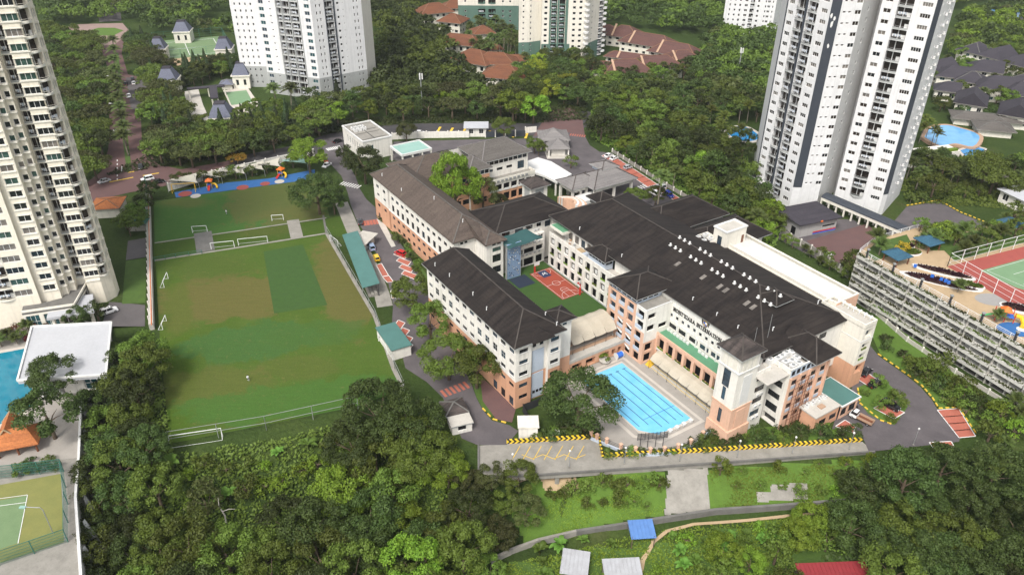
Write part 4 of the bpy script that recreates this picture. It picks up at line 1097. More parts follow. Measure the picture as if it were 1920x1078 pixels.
# curved pale retaining wall with brick-coloured posts and railing
WALLP=[(9.4,-16.9),(10.6,-19.6),(13.1,-24.4),(17.1,-27.9),(22.0,-30.0),(27.7,-30.6),(34.2,-29.4)]
def smooth(P,n=5):
 o=[]
 for i in range(len(P)-1):
  p0,p1,p2,p3=P[max(i-1,0)],P[i],P[i+1],P[min(i+2,len(P)-1)]
  for k in range(n):
   u=k/n;o.append(tuple(.5*(2*p1[j]+(p2[j]-p0[j])*u+(2*p0[j]-5*p1[j]+4*p2[j]-p3[j])*u*u+(3*p1[j]-p0[j]-3*p2[j]+p3[j])*u ** 3) for j in range(2)))
 return o+[tuple(P[-1])]
t=thing('retaining_wall','curved pale grey retaining wall around the pool deck','wall',S(20,-29),SR)
P=smooth(WALLP)
b=MB()
for a,c in zip(P,P[1:]):
 d=Vector((c[0]-a[0],c[1]-a[1])).normalized();nn=Vector((d.y,-d.x))*.35
 A,C=(a[0]-20,a[1]+29),(c[0]-20,c[1]+29)
 b.q([(A[0]+nn.x,A[1]+nn.y,-3),(C[0]+nn.x,C[1]+nn.y,-3),(C[0]+nn.x,C[1]+nn.y,.7),(A[0]+nn.x,A[1]+nn.y,.7)])
 b.q([(A[0]+nn.x,A[1]+nn.y,.7),(C[0]+nn.x,C[1]+nn.y,.7),(C[0],C[1],.7),(A[0],A[1],.7)]);b.q([(C[0],C[1],0),(A[0],A[1],0),(A[0],A[1],.7),(C[0],C[1],.7)])
b.build('wall','blue_panel',t)
po=MB().box(-.28,.28,-.28,.28,.6,2.0).box(-.36,.36,-.36,.36,2.0,2.15).mesh('post','peach_paint')
for k in range(0,len(P),3):
 put('post',po,t,(P[k][0]-20,P[k][1]+29,0))
for k in range(0,len(P)-3,3):
 bb=MB()
 for z in (.9,1.3,1.7): bb.bar((P[k][0]-20,P[k][1]+29,z),(P[k+3][0]-20,P[k+3][1]+29,z),.05)
 bb.build('railing','steel_dark',t)
t=thing('pool_scoreboard','dark slatted board on four posts at the pool end','board',S(19.0,-26.2),R(8))
for x in (-2.6,-.9,.9,2.6): MB().bar((x,0,0),(x,0,4.4),.12).build('post','steel_dark',t)
for k in range(7): MB().box(-3.4,3.4,-.12,-.06,2.6+k*.27,2.72+k*.27).build('slat','steel_dark',t)
for x in (-3.4,-1.7,0,1.7,3.4): MB().bar((x,-.05,2.5),(x,-.05,4.5),.08).build('upright','steel_dark',t)
# terrace and courtyard: a raised platform
t=thing('courtyard_platform','raised courtyard platform with orange arches facing the pool','platform',S(13.2,4.6),SR)
b=MB();b.facade((0,0),(23.4,0),0,3.0,[(s-1.5,s+1.5,.2,2.2,1.2) for s in (8.2,12.6,17.0)]+[(19.4,20.6,.2,2.2,1.2),(21.4,22.6,.2,2.2,1.2)],.3,0,0,1)
b.build('arch_wall',['orange_paint','void'],t)
MB().box(0,23.4,0,3.0,2.85,3.02).box(0,23.4,0,.25,3.02,3.9).build('walkway','concrete_pale',t)
for k in range(6): MB().box(5.6,22.6,3.0+k*1.15,3.0+(k+1)*1.15,2.9,3.1+.38*k).build('step','deck_tile' if k % 2 else 'terracotta_pale',t)
MB().box(0,29.7,9.9,46.0,0,2.98).box(29.7,39.2,46.0,46.4,0,2.98).build('core','concrete',t)
for k in range(9): MB().box(22.0,23.3,4.0+k*.45,4.45+k*.45,3.0,3.1+k*.2).build('stair_step','concrete_pale',t)
sheet('courtyard_turf',SP((13.4,14.5),(42.7,14.5),(42.7,50.3),(27.2,50.3),(27.2,47),(13.4,47)),3.02,'turf')
sheet('basketball_court',SP((34.9,29.4),(42.3,29.4),(42.3,45.9),(34.9,45.9)),3.06,'court_red')
cb=[(35.3,29.8),(41.9,29.8),(41.9,45.5),(35.3,45.5)]
sg=[(SP(cb[i])[0],SP(cb[(i+1) % 4])[0]) for i in range(4)]+[(SP((35.3,37.6))[0],SP((41.9,37.6))[0])]
def arc(cx,cy,r,a0,a1,n=14):
 q=[SP((cx+r*math.cos(R(a0+(a1-a0)*i/n)),cy+r*math.sin(R(a0+(a1-a0)*i/n))))[0] for i in range(n+1)]
 return list(zip(q,q[1:]))
sg+=arc(38.6,37.6,1.2,0,360)+arc(38.6,29.8,2.9,0,180)+arc(38.6,45.5,2.9,180,360)+arc(38.6,33.6,1.1,0,180)
sg+=[(SP((37.5,29.8))[0],SP((37.5,33.6))[0]),(SP((39.7,29.8))[0],SP((39.7,33.6))[0]),(SP((37.5,33.6))[0],SP((39.7,33.6))[0])]
lines('court_lines',sg,.08,3.09,'white_line')
sheet('court_key',SP((37.2,41.8),(40.0,41.8),(40.0,45.4),(37.2,45.4)),3.11,'court_blue')
lines('court_emblem',[(SP(a)[0],SP(c)[0]) for a,c in (((38.0,43.0),(38.3,44.4)),((38.3,44.4),(38.7,43.4)),((38.7,43.4),(39.1,44.4)),((39.1,44.4),(39.3,43.0)))],.22,3.13,'white_line')
sheet('navy_court',SP((28.0,40.8),(33.6,40.8),(33.6,46.6),(28.0,46.6)),3.06,'court_navy')
def hoop(x,y,f,lab):
 t=thing('basketball_hoop',lab,'hoop',S(x,y,3.04),SR+(0 if f>0 else math.pi),'basketball hoops')
 MB().box(-.18,.18,-.18,.18,0,2.4).build('post_pad','red_plastic',t)
 MB().bar((0,0,2.4),(0,0,3.4),.16).bar((0,0,3.2),(0,1.0,3.3),.12).build('post','red_plastic',t)
 MB().box(-.95,.95,1.0,1.06,2.9,4.05).build('backboard','white_clean',t)
 MB().box(-.35,.35,.995,1.0,3.1,3.6).build('target_square','red_plastic',t)
 r=MB().tube([(.24*math.cos(i*math.pi/5),1.35+.24*math.sin(i*math.pi/5),3.05) for i in range(11)],.03,4,caps=False);r.build('rim','orange_plastic',t)
hoop(36.7,45.9,-1,'red-padded basketball hoop at the far end of the red court');hoop(40.6,29.0,1,'red-padded basketball hoop at the near end of the red court')
# tensile canopies: a sagging membrane carried by thin steel frames
def canopy(name,label,ox,oy,prof,length,nb,axis,post,zbase,rot):
 """prof: list of (across, height) from the front edge to the back; bays along the length"""
 t=thing(name,label,'canopy',S(ox,oy,zbase),rot)
 b=MB();n=nb*5;G_=[]
 for i in range(n+1):
  u=i/n;ph=abs(math.sin(math.pi*u*nb));rowp=[]
  for k,(a,h) in enumerate(prof):
   e=1.0 if k in (0,len(prof)-1) else .55
   rowp.append((u*length,a,h-.22*ph*e))
  G_.append(rowp)
 for i in range(n):
  for k in range(len(prof)-1): b.q([G_[i][k],G_[i+1][k],G_[i+1][k+1],G_[i][k+1]])
 b.build('membrane','tensile',t,True)
 for j in range(nb+1):
  x=min(max(length*j/nb,.06),length-.06)
  MB().tube([(x,prof[0][0],0),(x,prof[0][0],prof[0][1])]+[(x,a,h-.08) for a,h in prof[1:]],.06,5).build('post','steel_dark',t)
 return t
canopy('courtyard_tent','cream barrel-shaped tensile tent over the steps between the school wings',22.0,7.3,[(0,2.9),(1.2,4.0),(2.8,4.9),(4.6,5.4),(6.2,5.3),(7.6,4.6)],14.2,4,0,None,3.05,SR)
canopy('pool_canopy','long cream tensile canopy along the arcade beside the pool',37.4,-4.2,[(0,2.9),(1.0,3.7),(2.2,4.2),(3.4,4.3)],23.4,7,0,None,.08,SR-math.pi/2)
t=thing('bleacher','low pale bleacher steps with yellow edges under the pool canopy','bleacher',S(37.4,-4.2),SR)
for k in range(4): MB().box(.5+k*.75,1.25+k*.75,-23.2,-.2,0,.35+.35*k).build('step','concrete_pale',t)
for k in range(4): MB().box(.46+k*.75,.56+k*.75,-23.2,-.2,.36+.35*k,.40+.35*k).build('edge_strip','yellow_line',t)
for k in range(6): MB().box(.3+k*.35,.65+k*.35,-.1,1.6,0,.25+.25*k).build('yellow_step','yellow_line',t)
# things by the pool
t=thing('pool_reel','blue and white pool lane reel in the deck corner','reel',S(33.9,3.2),SR)
MB().tube([(-.9,0,.9),(.9,0,.9)],[.75,.75],12).build('drum','blue_plastic',t)
for x in (-1,1): MB().tube([(x*.95,0,.9),(x*1.02,0,.9)],[.95,.95],12).build('flange','white_clean',t)
MB().bar((-.9,-.5,0),(-.9,0,.9),.08).bar((.9,-.5,0),(.9,0,.9),.08).bar((-.9,.5,0),(-.9,0,.9),.08).bar((.9,.5,0),(.9,0,.9),.08).build('stand','steel_white',t)
t=thing('pump_shed','small white shed with pale flat roof beside the chevron barrier','shed',(1.8,131.4,0),R(2))
MB().box(0,4.2,0,3.4,0,3.2).build('wall','white_paint',t);MB().box(-.25,4.5,-.3,3.7,3.2,3.5).build('roof','cream_light',t);MB().box(-.02,0,1.0,2.0,.1,2.2).build('door','steel_grey',t)
t=thing('tilted_panel','white sheet panel lying on the planting beside the pump shed','panel',G(1040,810,.6),R(20))
MB().box(-1.2,1.2,-.8,.8,0,.06).build('sheet','white_clean',t).rotation_euler=(R(20),0,0)
MB().box(-.9,.9,-.06,.06,-.6,0).build('support','steel_grey',t)
t=thing('screen_fence','black mesh screen fence between the front wing and the planting','fence',S(1.5,-1.2),SR)
fp=[(0,0),(3,-.2),(8,.2),(12.5,.6)]
for a,c in zip(fp,fp[1:]): MB().q([(a[0],a[1],0),(c[0],c[1],0),(c[0],c[1],2.3),(a[0],a[1],2.3)]).q([(a[0],a[1]+.04,0),(a[0],a[1]+.04,2.3),(c[0],c[1]+.04,2.3),(c[0],c[1]+.04,0)]).build('mesh','steel_dark',t)
MB().q([(0,0,0),(-1.5,-6,0),(-1.5,-6,2.3),(0,0,2.3)]).q([(.04,0,0),(.04,0,2.3),(-1.46,-6,2.3),(-1.46,-6,0)]).build('mesh','steel_dark',t)
for a in fp+[(-1.5,-6)]: MB().bar((a[0],a[1],0),(a[0],a[1],2.5),.1).build('post','steel_dark',t)
for k,(x,y) in enumerate(((799,0),)): pass
def planter_bowl(x,y,lab):
 t=thing('planter',lab,'planter',S(x,y,.06))
 MB().tube([(0,0,0),(0,0,.5),(0,0,.95)],[.8,1.2,1.5],12).build('bowl','concrete_pale',t)
 return t
bowl_t=planter_bowl(29.4,3.4,'round stone planter bowl with a shrub on the pool deck')
# ================================================================ RAMP with chevron barrier
RZ=.02
ramp_px=[(897,835),(950,832),(1121,822),(1128,858),(1350,846),(1617,828),(1640,848),(1300,872),(1000,892),(897,895)]
RP=pts(*ramp_px)
t=thing('ramp_deck','long concrete ramp on piers below the pool','ramp',(*cen(RP),0))
c0=cen(RP);rel=[(x-c0[0],y-c0[1]) for x,y in RP]
b=MB();b.prism(rel,-1.1,RZ);b.build('deck','concrete',t)
EDG=[rel[6],rel[7],rel[8],rel[9],rel[0]]
b=MB()
for a,c in zip(EDG,EDG[1:]): b.bar((*a,.2),(*c,.2),.35,.5)
b.build('kerb','concrete_dark',t)
for px,py in ((905,893),(965,892),(1045,889),(1130,884),(1222,877),(1307,871),(1400,864),(1500,857),(1590,851)):
 p=G(px,py-4,0);g=TZ(p.x,p.y)
 MB().box(p.x-c0[0]-.45,p.x-c0[0]+.45,p.y-c0[1]-.2,p.y-c0[1]+.7,g-.8,-1.1).build('pier','concrete',t)
zz=[((951+20*i+4,836),(940+20*i,862)) for i in range(8)]
lines('yellow_bay_lines',[(tuple(G(*a).xy),tuple(G(*c_).xy)) for a,c_ in zz[1:]]+[(tuple(G(978+20*i,852+(i % 2)*8).xy),tuple(G(998+20*i,852+((i+1) % 2)*8).xy)) for i in range(6)],.15,RZ+.04,'yellow_line')
def chevronmat():
 m,nt,b=_new('chevron')
 tc=nt.nodes.new('ShaderNodeTexCoord');sx=nt.nodes.new('ShaderNodeSeparateXYZ');nt.links.new(tc.outputs['Object'],sx.inputs[0])
 k=_math(nt,'ABSOLUTE',_math(nt,'SUBTRACT',sx.outputs[2],.62))
 f=_math(nt,'FRACT',_math(nt,'DIVIDE',_math(nt,'ADD',sx.outputs[0],k),1.15))
 nt.links.new(_ramp(nt,_math(nt,'GREATER_THAN',f,.5),[(.0,(.72,.50,.03)),(1.0,(.014,.014,.014))]),b.inputs['Base Color'])
 b.inputs['Roughness'].default_value=.6;MATS['chevron']=m
chevronmat()
t=thing('chevron_barrier','yellow and black chevron crash barrier along the ramp','barrier',(RP[1][0],RP[1][1],0))
ch=[RP[1],RP[2],RP[3],RP[4],RP[5]]
for a,c in zip(ch,ch[1:]):
 L_=math.hypot(c[0]-a[0],c[1]-a[1]);ang=math.atan2(c[1]-a[1],c[0]-a[0])
 MB().box(0,L_,0,.3,0,1.15).build('panel','chevron',t,loc=(a[0]-RP[1][0],a[1]-RP[1][1],RZ),rz=ang)
def lamp_post(px,py,h,lab,z=0.0):
 p=G(px,py,z);t=thing('lamp_post',lab,'lamp post',(p.x,p.y,z),0,'lamp posts')
 MB().tube([(0,0,0),(0,0,h*.5),(0,0,h)],[.09,.07,.06],6).build('pole','steel_grey',t)
 MB().tube([(0,0,h),(0,0,h+.1),(0,0,h+.35),(0,0,h+.45)],[.05,.24,.2,.05],8).build('globe','white_clean',t)
 MB().box(-.18,.18,-.18,.18,0,.25).build('foot','concrete',t)
for i,(px,py) in enumerate(((961,880),(1067,874),(1170,868),(1274,862),(1382,855),(1485,848),(1592,840),(1712,832))):
 lamp_post(px,py+2,4.6,['lamp post at the dead end of the concrete ramp','second lamp post along the ramp from its dead end','third lamp post along the ramp below the pool','fourth lamp post along the ramp near the scoreboard','lamp post on the ramp below the corner tower','lamp post on the ramp below the end block','lamp post where the ramp meets the east driveway','lamp post on the east driveway edge'][i])
# ================================================================ APARTMENT TOWERS
def topz(px,py,z0,py2):
 p=G(px,py,z0);lo,hi=z0,CAM_H-1
 for _ in range(50):
  m=(lo+hi)/2;d=Vector((p.x,p.y,m-CAM_H));wv=d.dot(_fw)
  if 539-F_PX*d.dot(CU)/wv>py2: lo=m
  else: hi=m
 return lo
class Tower:
 LIMIT=285
 def __init__(s,name,label,chain,back,z0,ztop,group='apartment towers'):
  s.c=chain;s.all=chain+back;s.o=cen(s.all);s.z0,s.zt=z0,ztop
  s.t=thing(name,label,'tower',(s.o[0],s.o[1],0),0,group)
  s.mb={};s.nw=0;s.extra=MB();s.xm=[]
 def rel(s,p): return (p[0]-s.o[0],p[1]-s.o[1])
 def B(s,part,mats):
  return s.mb.setdefault((part,mats),MB())
 def face(s,i,cols,mat,fh,zf,nfl,z0=None,z1=None,p=None,base=None,glass=('glass',),frame='white_clean',low=None):
  """cols: ('w', centre, width, height, sill, mullions) or ('b', s0, s1, parapet material); centre in metres, negative = from the end"""
  p0,p1=p if p else (s.all[i],s.all[(i+1) % len(s.all)])
  a,c=s.rel(p0),s.rel(p1);L=math.hypot(c[0]-a[0],c[1]-a[1]);z0=s.z0 if z0 is None else z0;z1=s.zt if z1 is None else z1
  H=[];W=[]
  for col in cols:
   if col[0]=='w':
    _,cc,w,h,sill,nx=col[:6];cc=cc*L if abs(cc)<=1 else cc
    for f in range(nfl):
     z=zf+f*fh+sill
     if z+h<z1-.1: hh=(cc-w/2,cc+w/2,z,z+h);H.append(hh);W.append((hh,nx,col[6] if len(col)>6 else glass))
   elif col[0]=='b':
    _,s0,s1=col[:3];s0,s1=s0*L,s1*L
    for f in range(nfl):
     z=zf+f*fh
     if z+fh<z1: H.append((s0,s1,z+.12,z+fh-.25,1.5))
     else: continue
     v,ang=fplace(a,c,(s0+s1)/2,0);w=s1-s0;mt=col[3];bul=col[4] if len(col)>4 else .5
     def mk(w=w,mt=mt,bul=bul,fh=fh):
      b=MB();n=6
      arc_=[(-w/2+w*k/n,-.02-bul*math.sin(math.pi*k/n)) for k in range(n+1)]
      b.prism([(-w/2,1.45)]+arc_+[(w/2,1.45)],0,.12,1)
      for (x0,y0),(x1,y1) in zip(arc_,arc_[1:]):
       b.q([(x0,y0,.12),(x1,y1,.12),(x1,y1,.62),(x0,y0,.62)]);b.q([(x1,y1+.08,.12),(x0,y0+.08,.12),(x0,y0+.08,.62),(x1,y1+.08,.62)])
       b.q([(x0,y0,.62),(x1,y1,.62),(x1,y1+.08,.62),(x0,y0+.08,.62)]);b.bar((x0,y0+.04,1.0),(x1,y1+.04,1.0),.06)
      # glazed door wall at the back
      b.q([(-w/2,1.44,.12),(w/2,1.44,.12),(w/2,1.44,fh-.25),(-w/2,1.44,fh-.25)],2)
      b.box(-w*.12,-w*.06,1.3,1.43,.12,fh-.25,1)
      if random.random()<.5: b.box(w*.18,w*.42,1.0,1.4,.12,1.5,1)
      if random.random()<.5: [b.box(-w*.4+.42*q_,-w*.4+.42*q_+.34,.3,.34,random.uniform(.9,1.2),1.75,3+q_ % 2) for q_ in range(int(w/.6))]
      return b.mesh('balcony',[mt,'white_clean' if mt != 'green_paint' else 'green_paint','glass_brown','cloth_white','blue_panel'])
     put('balcony',cached(('balc',round(w,2),mt,bul,fh,random.randint(0,5)),mk),s.t,(v.x,v.y,z),ang)
  b=s.B('wall',mat) if low is None else s.B('wall',mat)
  b.facade(a,c,low[0] if low else z0,z1,[h for h in H if h[2]>(low[0] if low else z0)],.25)
  if low: s.B('base_wall',low[1]).facade(a,c,z0,low[0],[h for h in H if h[3]<=low[0]+.01],.25)
  for hh,nx,gl in W:
   v,ang=fplace(a,c,(hh[0]+hh[1])/2,.22);g=random.choice(gl)
   s.nw+=1
   if s.nw<=s.LIMIT: put('window',win_mesh(hh[1]-hh[0],hh[3]-hh[2],nx,frame,g,.1),s.t,(v.x,v.y,hh[2]),ang)
   else:
    w2=(hh[1]-hh[0])/2;dx,dy=math.cos(ang),math.sin(ang);q=[(v.x-dx*w2,v.y-dy*w2),(v.x+dx*w2,v.y+dy*w2)]
    s.extra.q([(*q[0],hh[2]),(*q[1],hh[2]),(*q[1],hh[3]),(*q[0],hh[3])]);s.extra.bar((*q[0],hh[2]+.05),(*q[1],hh[2]+.05),.1,.1,1)
  return a,c,L
 def strip(s,p0,p1,z0,z1,mat,th=.12,name='stripe'):
  a,c=s.rel(p0),s.rel(p1);d=Vector((c[0]-a[0],c[1]-a[1])).normalized();n=Vector((d.y,-d.x))*th
  MB().prism([a,(a[0]+n.x,a[1]+n.y),(c[0]+n.x,c[1]+n.y),c],z0,z1).build(name,mat,s.t)
 def done(s,roof='concrete'):
  b=MB();b.prism([s.rel(p) for p in s.all],s.zt-.4,s.zt);b.build('roof_slab',roof,s.t)
  for (part,mt),mb in s.mb.items(): mb.build(part,mt,s.t)
  if s.extra.v: s.extra.build('window',['glass','white_clean'],s.t,kind='stuff')
plain('inner_grey',(.50,.50,.49),(.44,.44,.43),.1,.8,.3)  # shade on the tower's inward face, put into a greyer white
# ---- right: the big white tower with slate stripes --------------------------
E6=G(1645,404).xy;E7=along(E6,hdg(66),1664,367);E5=along(E6,hdg(-50),1566,362);E8=along(E7,hdg(38),1793,0)
zs=topz(1649,406,0,367)
E1=G(1486.7,350.7,zs).xy;E2=G(1503,351.4,zs).xy;E0=along(E1,hdg(-26),1418,323);E3=along(E2,hdg(84),1541,339);E4=along(E3,hdg(40),1577,302)
ch=[tuple(p) for p in (E0,E1,E2,E3,E4,E5,E6,E7,E8)]
T=Tower('residential_tower','huge white apartment tower with slate stripes right of the school',ch,[(E8[0]-26,E8[1]+26),(E0[0]+8,E0[1]+30)],0,zs+3.36*22)
FH=3.36;NF=22;GB=('glass_brown','glass_brown','glass','glass_curtain')
a,c,L=T.face(0,[('w',2.0,2.3,1.3,.85,3),('b',.235,.435,'grey_paint',.35),('b',.50,.72,'grey_paint',.45),('w',.87,2.5,1.3,.85,3)],'white_tower',FH,zs-2*FH,NF+2,glass=GB)
d=Vector((E1[0]-E0[0],E1[1]-E0[1]))
pA=(E0[0]+d.x*.445,E0[1]+d.y*.445);pB=(E0[0]+d.x*.49,E0[1]+d.y*.49);T.strip(pA,pB,3,T.zt,'slate_stripe',.3,'pilaster')
pA=(E0[0]+d.x*.002,E0[1]+d.y*.002);pB=(E0[0]+d.x*.02,E0[1]+d.y*.02);T.strip(pA,pB,0,T.zt,'slate_stripe',.2,'pilaster')
T.face(1,[],'white_tower',FH,zs,NF);T.strip(E1,E2,zs,T.zt,'slate_stripe',.12)
T.face(2,[('w',.2,.95,.6,1.3,1),('w',.45,.95,.6,1.3,1),('w',.85,2.0,1.3,.85,2)],'white_tower',FH,zs,NF,glass=GB)
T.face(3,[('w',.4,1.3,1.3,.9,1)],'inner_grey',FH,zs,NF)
T.face(4,[('w',.45,1.2,1.3,.9,1)],'white_tower',FH,zs,NF)
T.face(5,[('w',.13,2.3,1.3,.85,2),('b',.31,.60,'grey_paint',.7),('w',.85,3.0,1.3,.85,4)],'white_tower',FH,zs-FH,NF+1,glass=GB)
T.face(6,[],'white_tower',FH,zs,NF);T.strip(E6,E7,zs,T.zt,'slate_stripe',.12)
T.face(7,[('w',.14,.8,.8,1.1,1),('w',.36,1.2,1.2,.9,1),('w',.60,.9,1.0,1.0,1),('w',.84,.8,.8,1.1,1)],'white_tower',FH,zs-FH,NF+1)
L8=math.hypot(E8[0]-E7[0],E8[1]-E7[1]);d8=Vector((E8[0]-E7[0],E8[1]-E7[1]))
ac=MB().box(-.5,.5,-.75,0,0,.12).box(-.4,.4,-.65,-.15,.12,.75).mesh('air_conditioner','white_clean')
for f in range(20):
 for k in (.48,.72):
  v,ang=fplace(T.rel(E7),T.rel(E8),L8*k,0);put('air_conditioner',ac,T.t,(v.x,v.y,zs+f*FH+.3),ang)
for i in (8,9,10): T.face(i,[],'white_tower',FH,zs,NF)
for (u,v_,r) in ((.4,8.6,1.0),(.55,7.0,.8),(.2,6.2,.9),(.5,20,.7)):   # flaked patches where the slate came off
 p=Vector(E1).lerp(Vector(E2),u);z=zs+FH*19-v_ if v_<15 else zs+FH*14.4
 nrm=(Vector(E2)-Vector(E1)).normalized();n2=Vector((nrm.y,-nrm.x))*.14
 poly=[(p.x+nrm.x*r*.6*math.cos(t_)*random.uniform(.5,1)+n2.x-T.o[0],p.y+nrm.y*r*.6*math.cos(t_)+n2.y-T.o[1],z+r*math.sin(t_)*random.uniform(.7,1.3)) for t_ in [k*math.pi/4 for k in range(8)]]
 MB().q(poly).build('bare_patch','white_clean',T.t)
T.done()
# canopy ring and service shed at its foot
p=G(1432,335,3)
t=thing('ring_canopy','white ring-shaped entrance canopy at the foot of the big tower','canopy',(p.x,p.y,0))
b=MB();n=28
ri,ro=5.2,6.8
for k in range(n):
 a0,a1=2*math.pi*k/n,2*math.pi*(k+1)/n
 P4=lambda r,a_,z: (r*math.cos(a_),r*math.sin(a_),z)
 b.q([P4(ri,a0,4.6),P4(ro,a0,4.6),P4(ro,a1,4.6),P4(ri,a1,4.6)]);b.q([P4(ro,a0,3.8),P4(ro,a1,3.8),P4(ro,a1,4.6),P4(ro,a0,4.6)]);b.q([P4(ri,a1,3.8),P4(ri,a0,3.8),P4(ri,a0,4.6),P4(ri,a1,4.6)])
b.build('ring','white_clean',t)
MB().prism([(5.2*math.cos(2*math.pi*k/20),5.2*math.sin(2*math.pi*k/20)) for k in range(20)],3.9,4.2).build('roof','concrete_dark',t)
for k in range(9): a_=2*math.pi*k/9;MB().tube([(6*math.cos(a_),6*math.sin(a_),0),(6*math.cos(a_),6*math.sin(a_),3.8)],.2,8).build('column','white_clean',t)
p=G(1496,446);q=G(1565,432)
ang=math.atan2(q.y-p.y,q.x-p.x)
t=thing('service_shed','grey substation shed with slate hip roof and red blue mural','shed',(p.x,p.y,0),ang)
wd=(q-p).length;hh=5.2
b=MB();b.facade((0,0),(wd,0),0,hh,[(wd*.62,wd*.95,2.2,2.9)],.15);b.facade((wd,0),(wd,11),0,hh,[]);b.facade((wd,11),(0,11),0,hh,[]);b.facade((0,11),(0,0),0,hh,[(7.0,9.2,.1,2.8,.3)],.2)
plain('shed_grey',(.42,.41,.40),(.34,.33,.32),.3,.85,.5)
b.build('wall','shed_grey',t);MB().box(.05,.1,1.8,4.0,.1,2.8).build('door','void',t)
MB().hip(-1.2,wd+1.2,-1.2,12.2,hh,1.3).build('roof','roof_slate',t)
MB().box(wd*.38,wd*1.0,-.06,-.005,.2,.75).build('mural','blue_plastic',t);MB().box(wd*.38,wd*1.0,-.07,-.005,.75,1.2).build('mural','red_plastic',t)
MB().box(wd*.45,wd*.5,-1.6,-1.3,hh+.1,hh+.5).build('roof_patch','orange_plastic',t)
a_,b_=G(1546,372,3),G(1700,438,3)
ang=math.atan2(b_.y-a_.y,b_.x-a_.x);LL=(b_-a_).length
t=thing('covered_walkway','long covered walkway with dark barrel roof below the big tower','walkway',(a_.x,a_.y,0),ang)
b=MB();n=8
for k in range(n):
 t0,t1=math.pi*k/n,math.pi*(k+1)/n
 b.q([(0,-2.2*math.cos(t0),4.0+1.1*math.sin(t0)),(LL,-2.2*math.cos(t0),4.0+1.1*math.sin(t0)),(LL,-2.2*math.cos(t1),4.0+1.1*math.sin(t1)),(0,-2.2*math.cos(t1),4.0+1.1*math.sin(t1))])
b.q([(0,2.2,4),(0,-2.2,4),(0,0,5.1)]);b.q([(LL,-2.2,4),(LL,2.2,4),(LL,0,5.1)]);b.build('roof','slate_stripe',t)
MB().box(0,LL,-2.1,-1.9,2.9,4.0).box(0,LL,1.9,2.1,2.9,4.0).build('beam','cream_light',t)
for k in range(11): MB().box(LL*k/10*.98,LL*k/10*.98+.5,-2.05,-1.6,0,2.9).build('column','cream_light',t)
for k in range(11): MB().box(LL*k/10*.98,LL*k/10*.98+.5,1.6,2.05,0,2.9).build('column','cream_light',t)
# ---- left: cream tower ------------------------------------------------------
B0=Vector(G(201,566).xy);dP=hdg(72);nP=Vector((dP[1],-dP[0]))            # outward (towards us)
PR=along(B0,dP,201,566);PL=along(B0,dP,158,520)
fr0=B0+nP*4.6
Q1=along(fr0,dP,101,515);Q0=along(fr0,dP,66,536);Qs=along(fr0+nP*1.2,dP,66,536);Qm=along(fr0+nP*1.2,dP,-260,450)
V2=lambda p: Vector((p[0],p[1]))
b1_,b2_=fr0-nP*1.7,fr0-nP*3.3;Z1=V2(along(b1_,dP,104,510));Z2=V2(along(b1_,dP,112,500));Z3=V2(along(b2_,dP,115,496));Z4=V2(along(b2_,dP,124,484))
RL=V2(PL)-nP*1.6;Z5=along(RL,dP,128,480)
S1=V2(along(V2(PR)-nP*2.4,dP,219,552));S2=S1+V2(hdg(-14))*3.6;S3=S2+V2(hdg(-36))*1.5
ch=[tuple(p) for p in (Qm,Qs,Q0,Q1,Z1,Z2,Z3,Z4,Z5,RL,PL,PR,S1,S2,S3)]
fhL=3.42;nL=24;zfL=8.0
T=Tower('cream_tower','tall cream apartment tower with bay windows at the left edge',ch,[tuple(V2(S3)+V2(hdg(-44))*16),tuple(V2(Qm)-nP*26)],0,zfL+fhL*nL+.6)
GL=('glass','glass','glass_green','glass_curtain')
LQ=math.hypot(Qs[0]-Qm[0],Qs[1]-Qm[1])
T.face(0,[('w',LQ-3.2,4.2,1.75,.8,3),('b',(LQ-9.5)/LQ,(LQ-5.4)/LQ,'cream_paint',.5),('w',LQ-12.4,2.4,1.5,.9,2),('w',LQ-17.5,3.0,1.5,.9,3),('w',LQ-22.5,2.4,1.5,.9,2),('w',LQ-27.0,2.4,1.5,.9,2)],'cream_paint',fhL,zfL,nL,glass=GL)
T.face(1,[],'cream_paint',fhL,zfL,nL)
T.face(2,[('w',.60,2.9,1.7,.8,2)],'cream_paint',fhL,zfL,nL,glass=GL)
T.face(3,[],'cream_paint',fhL,zfL,nL)
T.face(4,[('w',.5,1.3,1.5,.9,1)],'cream_paint',fhL,zfL,nL,glass=GL)
T.face(5,[],'cream_paint',fhL,zfL,nL)
T.face(6,[('w',.5,1.2,1.5,.9,1)],'cream_paint',fhL,zfL,nL,glass=GL)
T.face(7,[],'cream_paint',fhL,zfL,nL)
T.face(8,[('b',.06,.96,'grey_paint',.05)],'cream_light',fhL,zfL,nL)
T.face(9,[],'cream_paint',fhL,zfL,nL)
T.face(10,[('w',.55,3.6,1.75,.8,3)],'cream_paint',fhL,zfL,nL,glass=GL)
T.face(11,[('b',.12,.92,'cream_light',.7)],'cream_paint',fhL,zfL,nL)
T.face(12,[('w',.3,.9,2.2,.5,1),('w',.7,.9,2.2,.5,1)],'cream_paint',fhL,zfL,nL)
for i in (13,14,15,16): T.face(i,[],'cream_paint',fhL,zfL,nL)
sm=MB().box(-1.75,1.75,-.22,0,-.25,0).box(-1.7,1.7,-.14,0,1.5,1.66).mesh('window_surround','cream_light')
for f in range(nL):
 for (pa,pb,cc,sc_) in ((PL,PR,.55,1.25),(Q0,Q1,.60,1.02)):
  Lx=math.hypot(pb[0]-pa[0],pb[1]-pa[1]);v,ang=fplace(T.rel(pa),T.rel(pb),Lx*cc,-.003);o=put('window_surround',sm,T.t,(v.x,v.y,zfL+f*fhL+.8),ang);o.scale=(sc_,1,1.15)
d_=V2(Q1)-V2(Q0)
